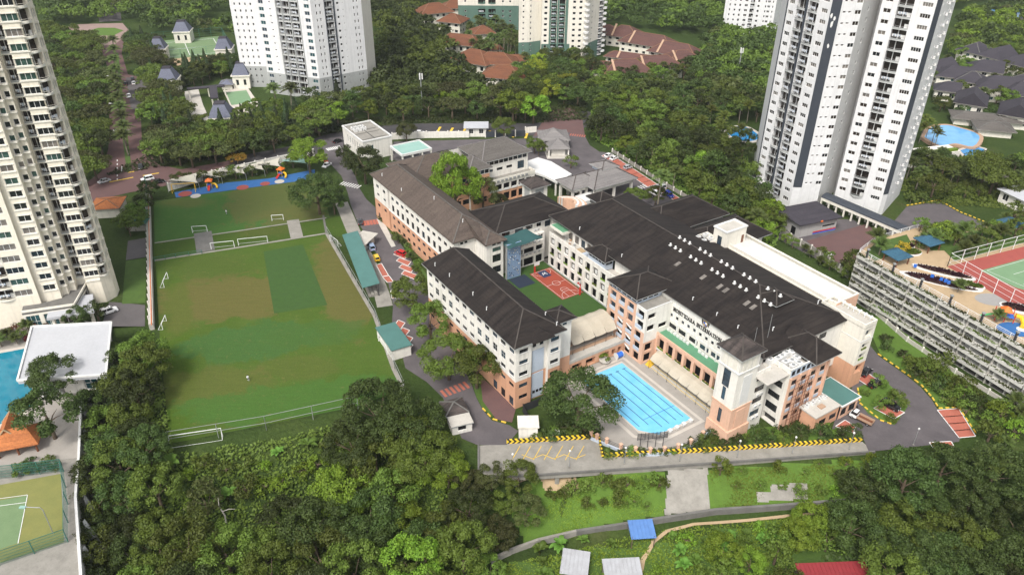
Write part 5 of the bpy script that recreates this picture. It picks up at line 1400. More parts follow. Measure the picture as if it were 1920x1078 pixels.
bs=MB().prism([(-1.1,0),(-.9,-.55),(.9,-.55),(1.1,0)],-.35,0).mesh('bay_sill','cream_light')
for f in range(nL):
 for pa,pb in ((Z1,Z2),(Z3,Z4)):
  v,ang=fplace(T.rel(pa),T.rel(pb),(V2(pb)-V2(pa)).length/2,-.003);put('bay_sill',bs,T.t,(v.x,v.y,zfL+f*fhL+.9),ang)
fin=MB().box(-.25,.25,-.5,.0,0,.5).mesh('cornice_block','cream_light')
for f in range(nL):
 v,ang=fplace(T.rel(S1),T.rel(S2),2.0,-.003);put('cornice_block',fin,T.t,(v.x,v.y,zfL+f*fhL+2.6),ang)
T.strip(V2(PL),V2(PR),7.2,7.6,'cream_light',.25,'band')
T.done()
# podium terrace in front of the tower
t=thing('tower_podium','low cream podium with grey terrace roof below the cream tower','building',(*cen(pts((130,540),(160,470),z=5)),0))
o=t.location
TP=[tuple(V2(p)) for p in (along(fr0+nP*5,dP,30,560),along(fr0+nP*5,dP,134,556),V2(along(RL+nP*.2,dP,152,500)),V2(along(RL+nP*.2,dP,124,500)),V2(Q1)+nP*.05,V2(Q0)+nP*1.4,V2(along(fr0+nP*1.4,dP,30,540)))]
rp=[(x-o.x,y-o.y) for x,y in TP]
MB().prism(rp,5.2,5.9).build('terrace_roof','concrete_dark',t)
b=MB()
for i in range(2):
 a,c=rp[i],rp[i+1];L_=math.hypot(c[0]-a[0],c[1]-a[1]);k=max(2,int(L_/4))
 hs_=[(L_*(j+.12)/k,L_*(j+.88)/k,.6,4.6) for j in range(k)]
 b.facade(a,c,0,5.2,hs_,.3);windows(t,a,c,hs_,.3,3,'white_clean',('glass_teal','glass'),2)
b.build('wall','cream_light',t)
b=MB()
for i in range(2): a,c=rp[i],rp[i+1];b.bar((*a,6.2),(*c,6.2),.3,.6)
b.build('parapet','cream_light',t)
# ---- white tower left of centre --------------------------------------------
N0=V2(G(604,188).xy);m1d=hdg(-70);A0=along(N0,m1d,508.6,183);m2d=hdg(52);N1=along(N0,m2d,691,156);N2=along(N1,hdg(8),707,152)
LB_r=V2(A0)+V2(hdg(12))*9;LBl=along(LB_r,hdg(-88),439.5,60);LBr=along(LB_r,hdg(-88),494,91.5)
fhW=3.08;nW=23
chain=[tuple(p) for p in (LBl,LBr,A0,N0,N1,N2)]
T=Tower('white_tower','white apartment tower with grey balcony bays behind the pavilions',chain,[tuple(V2(N2)+V2(hdg(-20))*26),tuple(V2(LBl)+V2(hdg(0))*22)],0,fhW*22)
T.face(0,[('w',k,.75,1.2,.9,1) for k in (.17,.37,.57,.77)],'white_tower',fhW,1,nW,low=(fhW*3+1,'grey_paint'))
T.face(1,[],'white_tower',fhW,1,nW)
T.face(2,[('w',.075,2.6,1.7,.7,2,('glass_teal','glass_blue')),('w',.24,1.0,.55,1.6,1),('b',.37,.455,'grey_paint',.05),('b',.475,.60,'grey_paint',.05),('b',.62,.765,'grey_paint',.05),('w',.92,2.6,1.7,.7,2,('glass_teal','glass_blue'))],'white_tower',fhW,1,nW,low=(fhW*3+1,'grey_paint'))
d=V2(N0)-V2(A0)
for u0,u1 in ((.355,.368),(.457,.473),(.602,.618),(.767,.78)): T.strip(V2(A0)+d*u0,V2(A0)+d*u1,0,T.zt,'grey_paint',.3,'pier')
T.face(3,[('w',.10,.6,1.4,.8,1),('w',.17,.6,1.4,.8,1),('b',.27,.42,'steel_grey',.1),('w',.52,1.1,1.1,.9,1),('w',.62,.4,.5,1.2,1),('w',.84,.6,1.4,.8,1),('w',.91,.6,1.4,.8,1)],'white_tower',fhW,1,nW,low=(fhW*3+1,'grey_paint'))
d=V2(N1)-V2(N0);T.strip(V2(N0)+d*.425,V2(N0)+d*.45,0,T.zt,'slate_stripe',.3,'pier');T.strip(V2(N0)+d*.255,V2(N0)+d*.268,0,T.zt,'slate_stripe',.3,'pier')
T.face(4,[],'cream_light',fhW,1,nW)
for i in (5,6,7): T.face(i,[],'white_tower',fhW,1,nW)
T.done()
# ---- cream and green tower, centre -----------------------------------------
M0=V2(G(1014,116).xy);dd=hdg(88)
L0=along(M0+V2(hdg(10))*5,hdg(80),972,100);L1=along(M0+V2(hdg(10))*5,hdg(80),991,90);L2=along(V2(L1),hdg(60),1013,90)
M1=along(M0,dd,1067,100);M2=along(M0,dd,1098,95);M3=along(V2(M2),hdg(35),1128,80)
chain=[tuple(p) for p in (L0,L1,L2,M0,M1,M2,M3)]
T=Tower('green_banded_tower','cream apartment tower with green balcony panels near the red roofs',chain,[tuple(V2(M3)+V2(hdg(-10))*22),tuple(V2(L0)+V2(hdg(10))*24)],0,2.9*19)
g=(2.9*3+.8,'green_paint')
T.face(0,[('w',.45,.9,.9,1.1,1)],'cream_light',2.9,.8,22,low=g);T.face(1,[('w',.15,.8,1.2,.9,1)],'cream_light',2.9,.8,22,low=g);T.face(2,[],'cream_light',2.9,.8,22)
T.face(3,[('w',.13,1.7,1.3,.9,1),('b',.32,.52,'green_paint',.8),('b',.60,.80,'green_paint',.8)],'cream_light',2.9,.8,22,low=g)
d=V2(M1)-V2(M0)
for u0,u1 in ((.255,.31),(.53,.59),(.81,.90)): T.strip(V2(M0)+d*u0,V2(M0)+d*u1,0,2.9*14,'green_paint',.25,'pier')
T.face(4,[('w',.2,1.6,1.3,.9,1),('w',.58,1.6,1.3,.9,1)],'cream_light',2.9,.8,22)
T.face(5,[('w',.3,.8,1.0,1,1),('b',.72,.98,'white_clean',1.2)],'cream_light',2.9,.8,22,low=g)
bl=MB().prism([(1.5*math.cos(R(a_)),1.5*math.sin(R(a_))) for a_ in range(0,360,30)],0,.9).mesh('round_balcony','white_clean')
for f in range(16): put('round_balcony',bl,T.t,(M2[0]-T.o[0]-.3,M2[1]-T.o[1]-.6,.8+f*2.9),0)
for f in range(16): put('round_balcony',bl,T.t,(M3[0]-T.o[0]+.2,M3[1]-T.o[1]-.8,2.0+f*2.9),0)
for i in (6,7,8): T.face(i,[],'cream_light',2.9,.8,22)
T.done()
def far_tower(name,label,a,b_,base_py,depth,ztop,mat,cols,low=None,turn=90):
 p=V2(G(a,base_py).xy);q=V2(along(p,hdg(turn),b_,base_py));q2=q+V2(hdg(30))*depth
 T=Tower(name,label,[tuple(p),tuple(q),tuple(q2)],[tuple(p+V2(hdg(20))*depth*1.2)],0,ztop)
 T.face(0,cols,mat,2.9,1,24,low=low,glass=('glass','glass_brown'));T.face(1,[('w',.3,1.2,1.2,.9,1),('w',.7,1.2,1.2,.9,1)],mat,2.9,1,24,low=low)
 T.face(2,[],mat,2.9,1,24);T.face(3,[],mat,2.9,1,24);T.done()
far_tower('far_white_block','far white apartment block at the top behind the forest',1352,1446,62,16,48,'white_tower',[('w',.1,.8,1.4,.8,1),('w',.2,1.1,1.2,.9,1),('w',.3,1.1,1.4,.8,1),('w',.42,1.8,1.3,.9,2),('b',.5,.58,'white_clean',.4),('w',.66,1.3,1.3,.9,1),('w',.8,.8,1.3,.9,1),('w',.86,1.5,1.3,.9,2),('w',.94,.7,1.3,.9,1)],turn=104)
far_tower('far_green_block','green and white apartment block behind the terracotta roofs',860,972,56,14,34,'cream_light',[('w',.12,1.2,1.2,.9,1),('b',.33,.45,'green_paint',.3),('b',.50,.62,'green_paint',.3),('w',.74,1.2,1.2,.9,1),('w',.86,1.2,1.2,.9,1)],(2.9*5,'green_paint'))
# ================================================================ SMALLER BUILDINGS
def house(name,label,px,py,w,d,h,rz,rh,roof,wall='cream_light',cat='house',group=None,gable=(0,0),over=1.0,z=0.0,win=2,glass=('glass',),inset=None,doors=False,finial=False):
 p=G(px,py,z);t=thing(name,label,cat,(p.x,p.y,z),R(rz),group)
 b=MB();c=[(-w/2,-d/2),(w/2,-d/2),(w/2,d/2),(-w/2,d/2)]
 for i in range(4):
  a,e=c[i],c[(i+1) % 4];L=math.hypot(e[0]-a[0],e[1]-a[1]);k=max(1,int(L/4)) if win else 0;H=[]
  nfl=max(1,int(h/3));fh=h/nfl
  for f in range(nfl):
   for j in range(k):
    if i in (2,): continue
    H.append((L*(j+.28)/k,L*(j+.72)/k,f*fh+fh*.32,f*fh+fh*.8))
  b.facade(a,e,0,h,H,.2);windows(t,a,e,H,.2,win,'white_clean',glass)
 b.build('wall',wall,t)
 ro=MB();W,D=w/2+over,d/2+over
 ro.hip(-W,W,-D,D,h,rh,0,inset,gable)
 r=ro.build('roof',roof,t)
 if gable[0] or gable[1]:
  gb=MB()
  if d>=w:
   for s_,y in ((gable[0],-D+over),(gable[1],D-over)):
    if s_: gb.q([(-w/2,y,h),(w/2,y,h),(0,y,h+rh*(w/2)/W)] if y<0 else [(w/2,y,h),(-w/2,y,h),(0,y,h+rh*(w/2)/W)])
  else:
   for s_,x in ((gable[0],-W+over),(gable[1],W-over)):
    if s_: gb.q([(x,d/2,h),(x,-d/2,h),(x,0,h+rh*(d/2)/D)] if x<0 else [(x,-d/2,h),(x,d/2,h),(x,0,h+rh*(d/2)/D)])
  if gb.v: gb.build('gable_wall',wall,t)
 elif rh>.5: MB().ridge_bars(-W,W,-D,D,h+.05,rh,0,.3,inset).build('ridge_tiles','ridge_terra' if roof in ('roof_terracotta','roof_maroon','roof_orange') else 'concrete_dark',r)
 MB().ring(-W-.03,W+.03,-D-.03,D+.03,h-.25,h-.03).build('gutter','grey_paint' if wall != 'cream_light' else 'concrete',r)
 return t
SD=33.0
# ---- square white block at the back gate
p=S(0,0);c0=Vector((-58.6,288.9))
t=thing('gate_block','plain white flat-roofed block with rooftop plant by the back gate','building',(c0.x,c0.y,0),R(33))
b=MB();w_,d_,h_=12.4,20.6,7.8
b.facade((0,d_),(0,0),0,h_,[(s-.5,s+.5,3.2,6.2) for s in row(6,5,17)]+[(18.2,19.2,1.0,6.0)],.25);windows(t,(0,d_),(0,0),[(s-.5,s+.5,3.2,6.2) for s in row(6,5,17)]+[(18.2,19.2,1.0,6.0)],.25,1,'white_clean',('glass_teal','glass_curtain'))
b.facade((0,0),(w_,0),0,h_,[(3.4,4.4,2.6,6.0)],.25);windows(t,(0,0),(w_,0),[(3.4,4.4,2.6,6.0)],.25,1,'white_clean',('glass_teal',))
b.facade((w_,0),(w_,d_),0,h_,[]);b.facade((w_,d_),(0,d_),0,h_,[]);b.build('wall','white_paint',t)
MB().box(.2,w_-.2,.2,d_-.2,h_-.5,h_-.3).build('roof_deck','concrete',t);MB().parapet(-.2,w_+.2,-.2,d_+.2,h_,h_+.5,.5).build('parapet','white_clean',t)
for k in (0,2,3): MB().box(1,w_-1,3+k*3.4,3.12+k*3.4,h_-.3,h_-.12).build('roof_pipe','concrete_dark',t)
MB().box(6,6.25,1,18,h_-.3,h_+.02).build('roof_pipe','concrete_dark',t)
for k in range(6): put('rooftop_unit',acb,t,(2.6+1.9*(k % 3),13.2+2.6*(k // 3),h_-.3))
c0=Vector((-36.6,284.4))
t=thing('sage_pavilion','white open pavilion with flat sage green roof behind the north wing','pavilion',(c0.x,c0.y,0),R(33))
MB().parapet(-7,6,0,10.8,5.4,6.3,.5).build('fascia','white_clean',t);MB().box(-6.6,5.6,.4,10.4,5.6,5.9).build('roof_deck','sage_roof',t)
for x in (-6.8,-2.6,1.6,5.4):
 for y in (.1,10.2): MB().box(x,x+.5,y,y+.5,0,5.4).build('column','white_paint',t)
t=house('guard_post','small white flat guard post beside the yellow road markings',893,252,8.5,6,4.2,2,.05,'white_roof','white_paint','guard house',win=2)
# ---- entrance: white flat canopy and the porch
w=Wing('entrance_canopy','bright white flat canopy linking the north wing and the entrance porch',76,90)
MB().prism([(x-76,y-90) for x,y in ((72.6,104.6),(76.6,111),(83,112.0),(85.0,106),(84.6,92.6),(76,89.6),(75.4,97))],5.3,6.1).build('roof','white_clean',w.t)
for x,y in ((76.4,91),(76,98),(75,104),(84,94),(84.4,105)): MB().box(x-76,x-75.5,y-90,y-89.5,0,5.3).build('column','white_paint',w.t)
w.done()
w=Wing('entrance_porch','grey hip-roofed entrance porch with small raised lantern roof',76.4,77.4)
for x0,x1,y0,y1 in ((77.2,84,82.0,90.0),(84.0,101.6,78.2,89.4)):
 for x in (x0,(x0+x1)/2,x1-.8):
  for y in (y0,y1-.8): w.one('column','white_paint',x,x+.8,y,y+.8,0,5.6)
w.box('beam','white_paint',84.0,101.6,78.2,78.6,4.4,6.0).box('beam','white_paint',77.2,84,82,82.4,4.4,6.0).box('beam','white_paint',101.2,101.6,78.6,89.4,4.4,6.0).box('beam','white_paint',77.2,77.6,82.4,90,4.4,6.0)
for k in range(22): w.one('vent_block','void',84.4+k*.78,84.8+k*.78,78.14,78.2,5.3,5.8)
w.roof(76.2,90,80.8,91.2,6.2,2.6,'roof_pale',ridge='roof_weathered');w.roof(82.8,102.8,77.0,90.6,6.2,3.6,'roof_pale',ridge='roof_weathered')
w.box('lantern_wall','blue_panel',91.6,97.6,83.8,89.6,8.0,9.6);w.roof(90.6,98.8,82.8,90.6,9.6,1.5,'roof_pale',ridge='roof_weathered')
w.done()
w=Wing('porch_terrace','white terrace with curved orange steps in front of the entrance porch',66,74)
w.box('floor','white_clean',78,86,76,81.5,0,3.4)
b=MB()
for k in range(5):
 pl_=[(69-66+(3.2+k*.9)*math.cos(R(a_)),74-74+(3.2+k*.9)*math.sin(R(a_))) for a_ in range(-70,100,17)];pi_=[(69-66+(2.3+k*.9)*math.cos(R(a_)),(2.3+k*.9)*math.sin(R(a_))) for a_ in range(-70,100,17)]
 MB().prism(pi_+pl_[::-1],0,6.6-k*.3).build('curved_step','peach_paint' if k % 2==0 else 'white_clean',w.t)
w.done()
# gatehouse: two linked pyramids with swept eaves
t=thing('gatehouse','grey-roofed gatehouse with swept eaves in the entrance plaza','gate house',(17.6,300,0),R(4))
for (x,y,s_,h_,rh_) in ((-.6,8,6.4,4.2,3.4),(.3,-1,4.6,3.4,3.0)):
 MB().box(x-s_*.6,x+s_*.6,y-s_*.6,y+s_*.6,0,h_-.2).build('wall','white_paint',t)
 b=MB();r_=[(s_,0),(s_*.62,.9),(s_*.3,2.0),(0.05,rh_)]
 for k in range(3):
  (a0,z0),(a1,z1)=r_[k],r_[k+1]
  c0_=[(x-a0,y-a0),(x+a0,y-a0),(x+a0,y+a0),(x-a0,y+a0)];c1_=[(x-a1,y-a1),(x+a1,y-a1),(x+a1,y+a1),(x-a1,y+a1)]
  for i in range(4): j=(i+1) % 4;b.q([(*c0_[i],h_+z0),(*c0_[j],h_+z0),(*c1_[j],h_+z1),(*c1_[i],h_+z1)])
 b.q([(x-s_,y+s_,h_),(x+s_,y+s_,h_),(x+s_,y-s_,h_),(x-s_,y-s_,h_)]);b.build('roof','roof_pale',t)
 for sx in (-1,1):
  for sy in (-1,1): MB().box(x+sx*s_*.85-.25,x+sx*s_*.85+.25,y+sy*s_*.85-.25,y+sy*s_*.85+.25,0,h_).build('column','white_paint',t)
MB().prism([(-4.5,-7),(4.8,-7),(5.2,12),(-5.2,12)],0,.15).build('island','concrete_pale',t)
# long green bench shelter and store beside the pitch
def px_box(name,label,cat,a,c,depth,z0,z1,mat,roof=None,legs=0,side=1):
 A,C=G(*a,0),G(*c,0);ang=math.atan2(C.y-A.y,C.x-A.x);L_=(C-A).length
 t=thing(name,label,cat,(A.x,A.y,0),ang)
 return t,L_
A,C=G(672,456,0),G(713,556,0)
ang=math.atan2(C.y-A.y,C.x-A.x);LL=(C-A).length
t=thing('bench_shelter','long green-roofed spectator shelter beside the football pitch','shelter',(A.x,A.y,0),ang)
MB().q([(0,-4.8,3.9),(LL,-4.8,3.9),(LL,.2,4.5),(0,.2,4.5)]).q([(0,.2,4.35),(LL,.2,4.35),(LL,-4.8,3.75),(0,-4.8,3.75)]).q([(0,-4.8,3.75),(LL,-4.8,3.75),(LL,-4.8,3.9),(0,-4.8,3.9)]).q([(LL,-4.8,3.75),(LL,.2,4.35),(LL,.2,4.5),(LL,-4.8,3.9)]).build('roof','teal_roof',t)
for k in range(9):
 MB().bar((LL*k/8*.98+.2,-.2,0),(LL*k/8*.98+.2,-.2,4.4),.15).build('post','steel_dark',t)
 MB().bar((LL*k/8*.98+.2,-.2,3.0),(LL*k/8*.98+.2,-4.4,3.8),.1).build('bracket','steel_dark',t)
for k in range(3): MB().box(.5,LL-.5,-3.2+k*.9,-2.4+k*.9,0,.45+.35*k).build('bench_step','concrete',t)
A,C=G(708,634,0),G(737,676,0);ang=math.atan2(C.y-A.y,C.x-A.x);LL=(C-A).length
t=thing('pitch_store','small white store with green flat roof beside the lower pitch','store',(A.x,A.y,0),ang)
b=MB();b.facade((0,0),(LL,0),0,3.2,[(1,2.2,1.0,2.2)],.2);b.facade((LL,0),(LL,5),0,3.2,[]);b.facade((LL,5),(0,5),0,3.2,[]);b.facade((0,5),(0,0),0,3.2,[]);b.build('wall','white_paint',t)
MB().box(-.3,LL+.3,-.3,5.3,3.2,3.4).build('roof','teal_roof',t);MB().box(1.0,2.2,.12,.2,1.0,2.2).build('window','glass',t)
t=house('road_kiosk','tiny pale gate kiosk with flat white roof beside the campus road',683,462,3.6,7,3,-20,.05,'concrete_pale','white_paint','kiosk',win=1)
p=G(850,772);t=house('guard_kiosk','small guard kiosk with brown pyramid roof at the lower gate',852,780,3.6,3.6,2.8,20,1.5,'roof_weathered','white_paint','kiosk',win=1)
t=house('gate_store','small white flat-roofed store beside the lower gate kiosk',862,800,4.6,4.4,2.7,20,.05,'concrete_pale','white_paint','store',win=1,over=.3)
# ================================================================ UPPER LEFT: pavilions, tennis court
def pavilion(px,py,w,h,lab,rz=8,rh=5.0):
 p=G(px,py);t=thing('pavilion',lab,'pavilion',(p.x,p.y,0),R(rz),'pavilions with slate blue roofs')
 MB().box(-w/2,w/2,-w/2,w/2,0,h).build('wall','cream_light',t);MB().box(-w/2-.5,w/2+.5,-w/2-.5,w/2+.5,h,h+.6).build('cornice','cream_light',t)
 b=MB();a0,a1=w/2+.2,w*.24
 c0_=[(-a0,-a0),(a0,-a0),(a0,a0),(-a0,a0)];c1_=[(-a1,-a1),(a1,-a1),(a1,a1),(-a1,a1)]
 for i in range(4): j=(i+1) % 4;b.q([(*c0_[i],h+.6),(*c0_[j],h+.6),(*c1_[j],h+.6+rh),(*c1_[i],h+.6+rh)])
 b.q([(*c,h+.6+rh) for c in c1_]);b.build('roof','roof_blue',t)
 MB().box(-a1,a1,-a1,a1,h+.6+rh,h+1.0+rh).build('roof_cap','roof_slate',t)
 for s_ in (-1,1): MB().box(s_*w*.22-.6,s_*w*.22+.6,-w/2-.03,-w/2,h*.3,h*.75).build('window','glass',t)
for px,py,w_,h_,lab in ((347,78,9,6,'slate-roofed pavilion behind the far tennis court'),(424,108,8.5,5,'slate-roofed pavilion at the right end of the far tennis court'),(303,112,7.5,6,'slate-roofed pavilion at the left end of the far tennis court'),
       (322,172,8.5,6,'slate-roofed pavilion left of the grey parking court'),(457,162,8,6,'slate-roofed pavilion above the small bright lawn'),(484,147,10,6,'largest slate-roofed pavilion beside the white tower'),(490,118,9,6,'slate-roofed pavilion half hidden by the white tower'),
       (420,238,9.5,5,'slate-roofed pavilion between the parking court and the conifers')): pavilion(px,py,w_,h_,lab)
t=house('gazebo','small open gazebo with slate roof near the bright lawn',428,165,5,5,2.6,8,1.8,'roof_blue','cream_light','gazebo',win=0,over=1.2)
CT=pts((287,78),(418,68),(436,100),(316,112))
sheet('far_court_apron',CT,.06,'tennis_green')
sheet('far_court_edge',pts((316,112),(436,100),(442,112),(330,124)),.07,'sand_deck')
lines('far_court_lines',[(tuple(G(*a).xy),tuple(G(*c).xy)) for a,c in (((300,82),(312,108)),((345,78),(356,104)),((400,73),(416,99)),((300,82),(400,73)),((312,108),(416,99)),((306,95),(408,86)))],.35,.10,'white_line')
def mesh_fence(name,label,P,h,mat='green_metal',n=6,cat='fence',post=None,z=None,rails=4):
 o=P[0];t=thing(name,label,cat,(o[0],o[1],z or 0))
 for a,c in zip(P,P[1:]):
  L_=math.hypot(c[0]-a[0],c[1]-a[1]);k=max(1,int(L_/n))
  for j in range(k+(1 if (c==P[-1]) else 0)):
   x,y=a[0]+(c[0]-a[0])*j/k-o[0],a[1]+(c[1]-a[1])*j/k-o[1]
   MB().bar((x,y,0),(x,y,h),.12).build('post',post or mat,t)
  A_,C_=(a[0]-o[0],a[1]-o[1]),(c[0]-o[0],c[1]-o[1])
  for r_ in range(rails): zz=h*(r_+1)/rails-.03;MB().bar((*A_,zz),(*C_,zz),.05 if r_<rails-1 else .09).build('rail',mat,t)
 return t
mesh_fence('court_fence','green mesh fence round the far tennis court',[CT[0],CT[1],CT[2],CT[3],CT[0]],5)
sheet('parking_court',pts((345,172),(372,168),(380,195),(396,232),(362,244),(352,205)),.06,'concrete_pale')
sheet('bright_lawn',pts((424,174),(462,170),(474,192),(434,198)),.09,'court_green');sheet('lawn_border',pts((418,170),(464,164),(486,196),(470,215),(440,216)),.06,'deck_pale')
t=thing('canopy_walk','flat grey covered walk between the pavilions','canopy',(*G(392,185).xy,0),R(20))
MB().box(-9,8,2,5,4.2,4.7).box(1,4.4,-15,2,4.2,4.7).build('roof','roof_slate',t)
for x,y in ((-8.6,2.3),(-8.6,4.5),(0,2.3),(7.4,2.3),(7.4,4.5),(1.3,-14),(3.8,-14),(1.3,-7),(3.8,-7)): MB().box(x,x+.5,y,y+.5,0,4.2).build('column','cream_light',t)
# playground: sails and climbing frames
def sail(px,py,w,rz,lab,mat='sail_white'):
 p=G(px,py);t=thing('shade_sail',lab,'shade sail',(p.x,p.y,0),R(rz),'playground shade sails')
 b=MB();n=5;Gd={}
 for i in range(n+1):
  for j in range(n+1):
   u,v_=i/n*2-1,j/n*2-1;e=1-.18*(1-v_*v_);e2=1-.18*(1-u*u)
   Gd[i,j]=(u*w/2*e*.8,v_*w*.22*e2,3.6+.9*u*v_-.3*(1-u*u)*(1-v_*v_))
 for i in range(n):
  for j in range(n): b.q([Gd[i,j],Gd[i+1,j],Gd[i+1,j+1],Gd[i,j+1]])
 b.build('cloth',mat,t,True)
 for i,j in ((0,0),(0,n),(n,0),(n,n)): q=Gd[i,j];MB().tube([(q[0]*1.04,q[1]*1.1,0),(q[0]*1.04,q[1]*1.1,q[2])],.08,6).build('post','steel_grey',t)
for px,py,w_,lab,m_ in ((348,352,13,'wide white shade sail at the left end of the playground','sail_white'),(395,342,11,'white shade sail second from the left over the playground','sail_white'),(438,335,12,'white shade sail over the middle of the playground','sail_white'),(475,328,11,'white shade sail right of the playground middle','sail_white'),(506,322,11,'white shade sail second from the right over the playground','sail_white'),(553,316,12,'pale green shade sail at the right end of the playground','sage_roof')): sail(px,py,w_,12,lab,m_)
def slide_set(px,py,rz,lab):
 p=G(px,py,.05);t=thing('play_structure',lab,'play structure',(p.x,p.y,.05),R(rz),'playground equipment',.72)
 for x in (-1.2,1.2):
  for y in (-1.2,1.2): MB().bar((x,y,0),(x,y,4.0),.16).build('post','yellow_plastic',t)
 MB().box(-1.3,1.3,-1.3,1.3,1.7,1.85).build('platform','blue_plastic',t)
 MB().hip(-1.7,1.7,-1.7,1.7,4.0,1.3).build('roof','orange_plastic',t)
 b=MB();b.q([(-.5,-1.3,1.8),(.5,-1.3,1.8),(.5,-4.6,.3),(-.5,-4.6,.3)][::-1]);b.bar((-.5,-1.3,2.0),(-.5,-4.6,.5),.12);b.bar((.5,-1.3,2.0),(.5,-4.6,.5),.12);b.build('slide','red_plastic',t)
 MB().tube([(1.3,0,2.2),(2.6,0,2.0),(3.6,-.8,1.2),(3.8,-2.2,.5)],.5,8).build('tube_slide','yellow_plastic',t)
slide_set(394,352,10,'red and yellow slide tower on the blue playground');slide_set(528,330,-20,'orange-roofed slide tower at the right of the blue playground')
for px,py,r_ in ((347,364,2.4),(367,368,1.8),(455,352,2.2),(497,345,1.8),(524,341,1.8)):
 p=G(px,py);sheet('rubber_disc',[(p.x+r_*math.cos(k*math.pi/8),p.y+r_*math.sin(k*math.pi/8)) for k in range(16)],.09,random.choice(['play_red','deck_pale','play_red']))
t=thing('swing_frame','yellow swing frame on the blue playground','swing',(*G(346,360).xy,.05),R(10))
for x in (-4,4): MB().bar((x,-1,0),(x,0,3.2),.14).bar((x,1,0),(x,0,3.2),.14).build('leg','yellow_plastic',t)
MB().bar((-4,0,3.2),(4,0,3.2),.14).build('beam','yellow_plastic',t)
for x in (-2.4,0,2.4): MB().bar((x-.25,0,3.2),(x-.25,0,.6),.04).bar((x+.25,0,3.2),(x+.25,0,.6),.04).box(x-.3,x+.3,-.15,.15,.5,.58).build('seat','steel_dark',t)
# ================================================================ RED AND GREY ROOFED HOUSES
RH='terracotta-roofed houses'
i=0
for px,py,w_,d_,h_,rz,rh,rf,lab in (
 (815,42,20,13,7,25,5,'roof_terracotta','terracotta-roofed house farthest up in the left cluster'),(850,60,14,12,7,-20,4,'roof_terracotta','terracotta-roofed house above the palm grove'),(862,30,22,10,6,10,4,'roof_terracotta','terracotta-roofed house in front of the green block'),
 (865,96,24,11,5,-18,4.5,'roof_terracotta','long terracotta roof with pink ridge left of the cream tower'),(905,84,11,10,7.5,15,3.5,'roof_terracotta','taller terracotta-roofed house beside the round window wall'),(925,104,8,7,4,15,2.4,'roof_terracotta','small terracotta pyramid roof behind the large orange roof'),
 (892,128,22,16,5,-30,5,'roof_terracotta','broad orange terracotta roof at the left of the roof cluster'),(930,132,20,12,5,-8,4.5,'roof_terracotta','orange terracotta roof joined to the broad roof'),(962,126,20,7,4,8,2.6,'roof_terracotta','narrow terracotta roof running towards the cream tower'),(945,162,20,13,6,-15,4.5,'roof_terracotta','terracotta roof nearest the road among the trees'),
 (1138,72,11,9,5,5,3,'roof_maroon','small maroon-roofed house right of the cream tower'),(1170,84,18,13,6,-25,5,'roof_maroon','maroon-roofed house with a lantern'),(1215,100,30,13,6,-32,5,'roof_maroon','long maroon roof crossing the right roof cluster'),(1265,118,26,13,6,-32,5,'roof_maroon','maroon roof at the right end of the cluster'),
 (1195,122,34,7,3.5,-25,2.5,'roof_maroon','low narrow maroon walkway roof'),(1170,150,24,13,5.5,10,5,'roof_maroon','broad maroon roof nearest the forest'),(1225,142,26,13,5.5,12,5,'roof_maroon','maroon roof with pale gable edge near the forest'),(1275,128,18,12,5,15,4.5,'roof_maroon','maroon roof beside the far palms'),(1130,140,12,8,4,5,3,'roof_maroon','small maroon roof behind the entrance trees')):
 t=house('roofed_house',lab,px,py,w_,d_,h_,rz,rh,rf,'cream_light',group=RH,win=1,over=1.3)
 if rf=='roof_maroon' and w_>17:
  MB().bar((-w_*.3,-d_/2-1.4,h_+.3),(-w_*.3,0,h_+rh+.25),1.1,.2).build('verge','terracotta_pale',t)
for px,py,w_,d_,h_,rz,rh,gb,lab in (
 (1822,118,15,12,7,35,4.2,(0,0),'slate-roofed house farthest up on the right'),(1862,128,16,12,7,30,4.5,(0,1),'slate-roofed house with white gable in the far row'),(1905,142,14,12,7,30,4.5,(0,1),'slate-roofed house cut by the right edge'),
 (1756,148,14,11,6,30,4.5,(0,1),'slate-roofed house tucked behind the big tower'),(1838,152,15,12,6.5,-24,4.5,(0,1),'slate-roofed house between the far and middle rows'),(1935,172,16,12,6.5,28,4.5,(0,0),'slate-roofed house leaving the frame on the right'),(1782,162,15,12,6,-25,4.5,(0,1),'slate-roofed house nearest the big tower'),(1815,172,13,11,6,-30,4,(0,0),'slate-roofed house left of the middle row'),(1862,186,17,12,6.5,-22,5,(0,1),'slate-roofed house with cream gable in the middle row'),(1905,196,14,12,6,-22,5,(0,1),'slate-roofed house right of the middle row'),
 (1770,185,10,9,5,-25,3.5,(0,1),'small slate-roofed house beside the palms'),(1815,208,17,12,5.5,60,5.5,(1,0),'slate-roofed house with broad cream gable above the pool'),(1900,230,18,13,5.5,58,5.5,(1,0),'slate-roofed house with broad cream gable right of the pool')):
 t=house('slate_house',lab,px,py,w_,d_,h_,rz,rh,'roof_slate','cream_light',group='slate-roofed houses',gable=gb,win=2,glass=('glass','glass_teal'))
for px,py,w_,d_,rz,lab in ((1830,232,20,9,-18,'long low grey pavilion roof beside the light blue pool'),(1858,250,13,10,-15,'low grey pavilion roof at the pool corner'),(1885,236,14,9,-8,'low grey pavilion roof right of the pool'),(1856,336,8,6,-10,'small grey garden shelter below the light blue pool')):
 house('pool_pavilion',lab,px,py,w_,d_,3.2,rz,2.0,'roof_grey','cream_light','pavilion','pool pavilions',win=0,over=1.4)
house('white_villa','white building with portico at the right edge',1915,385,12,10,5,20,1.0,'white_roof','white_paint','building',win=2)
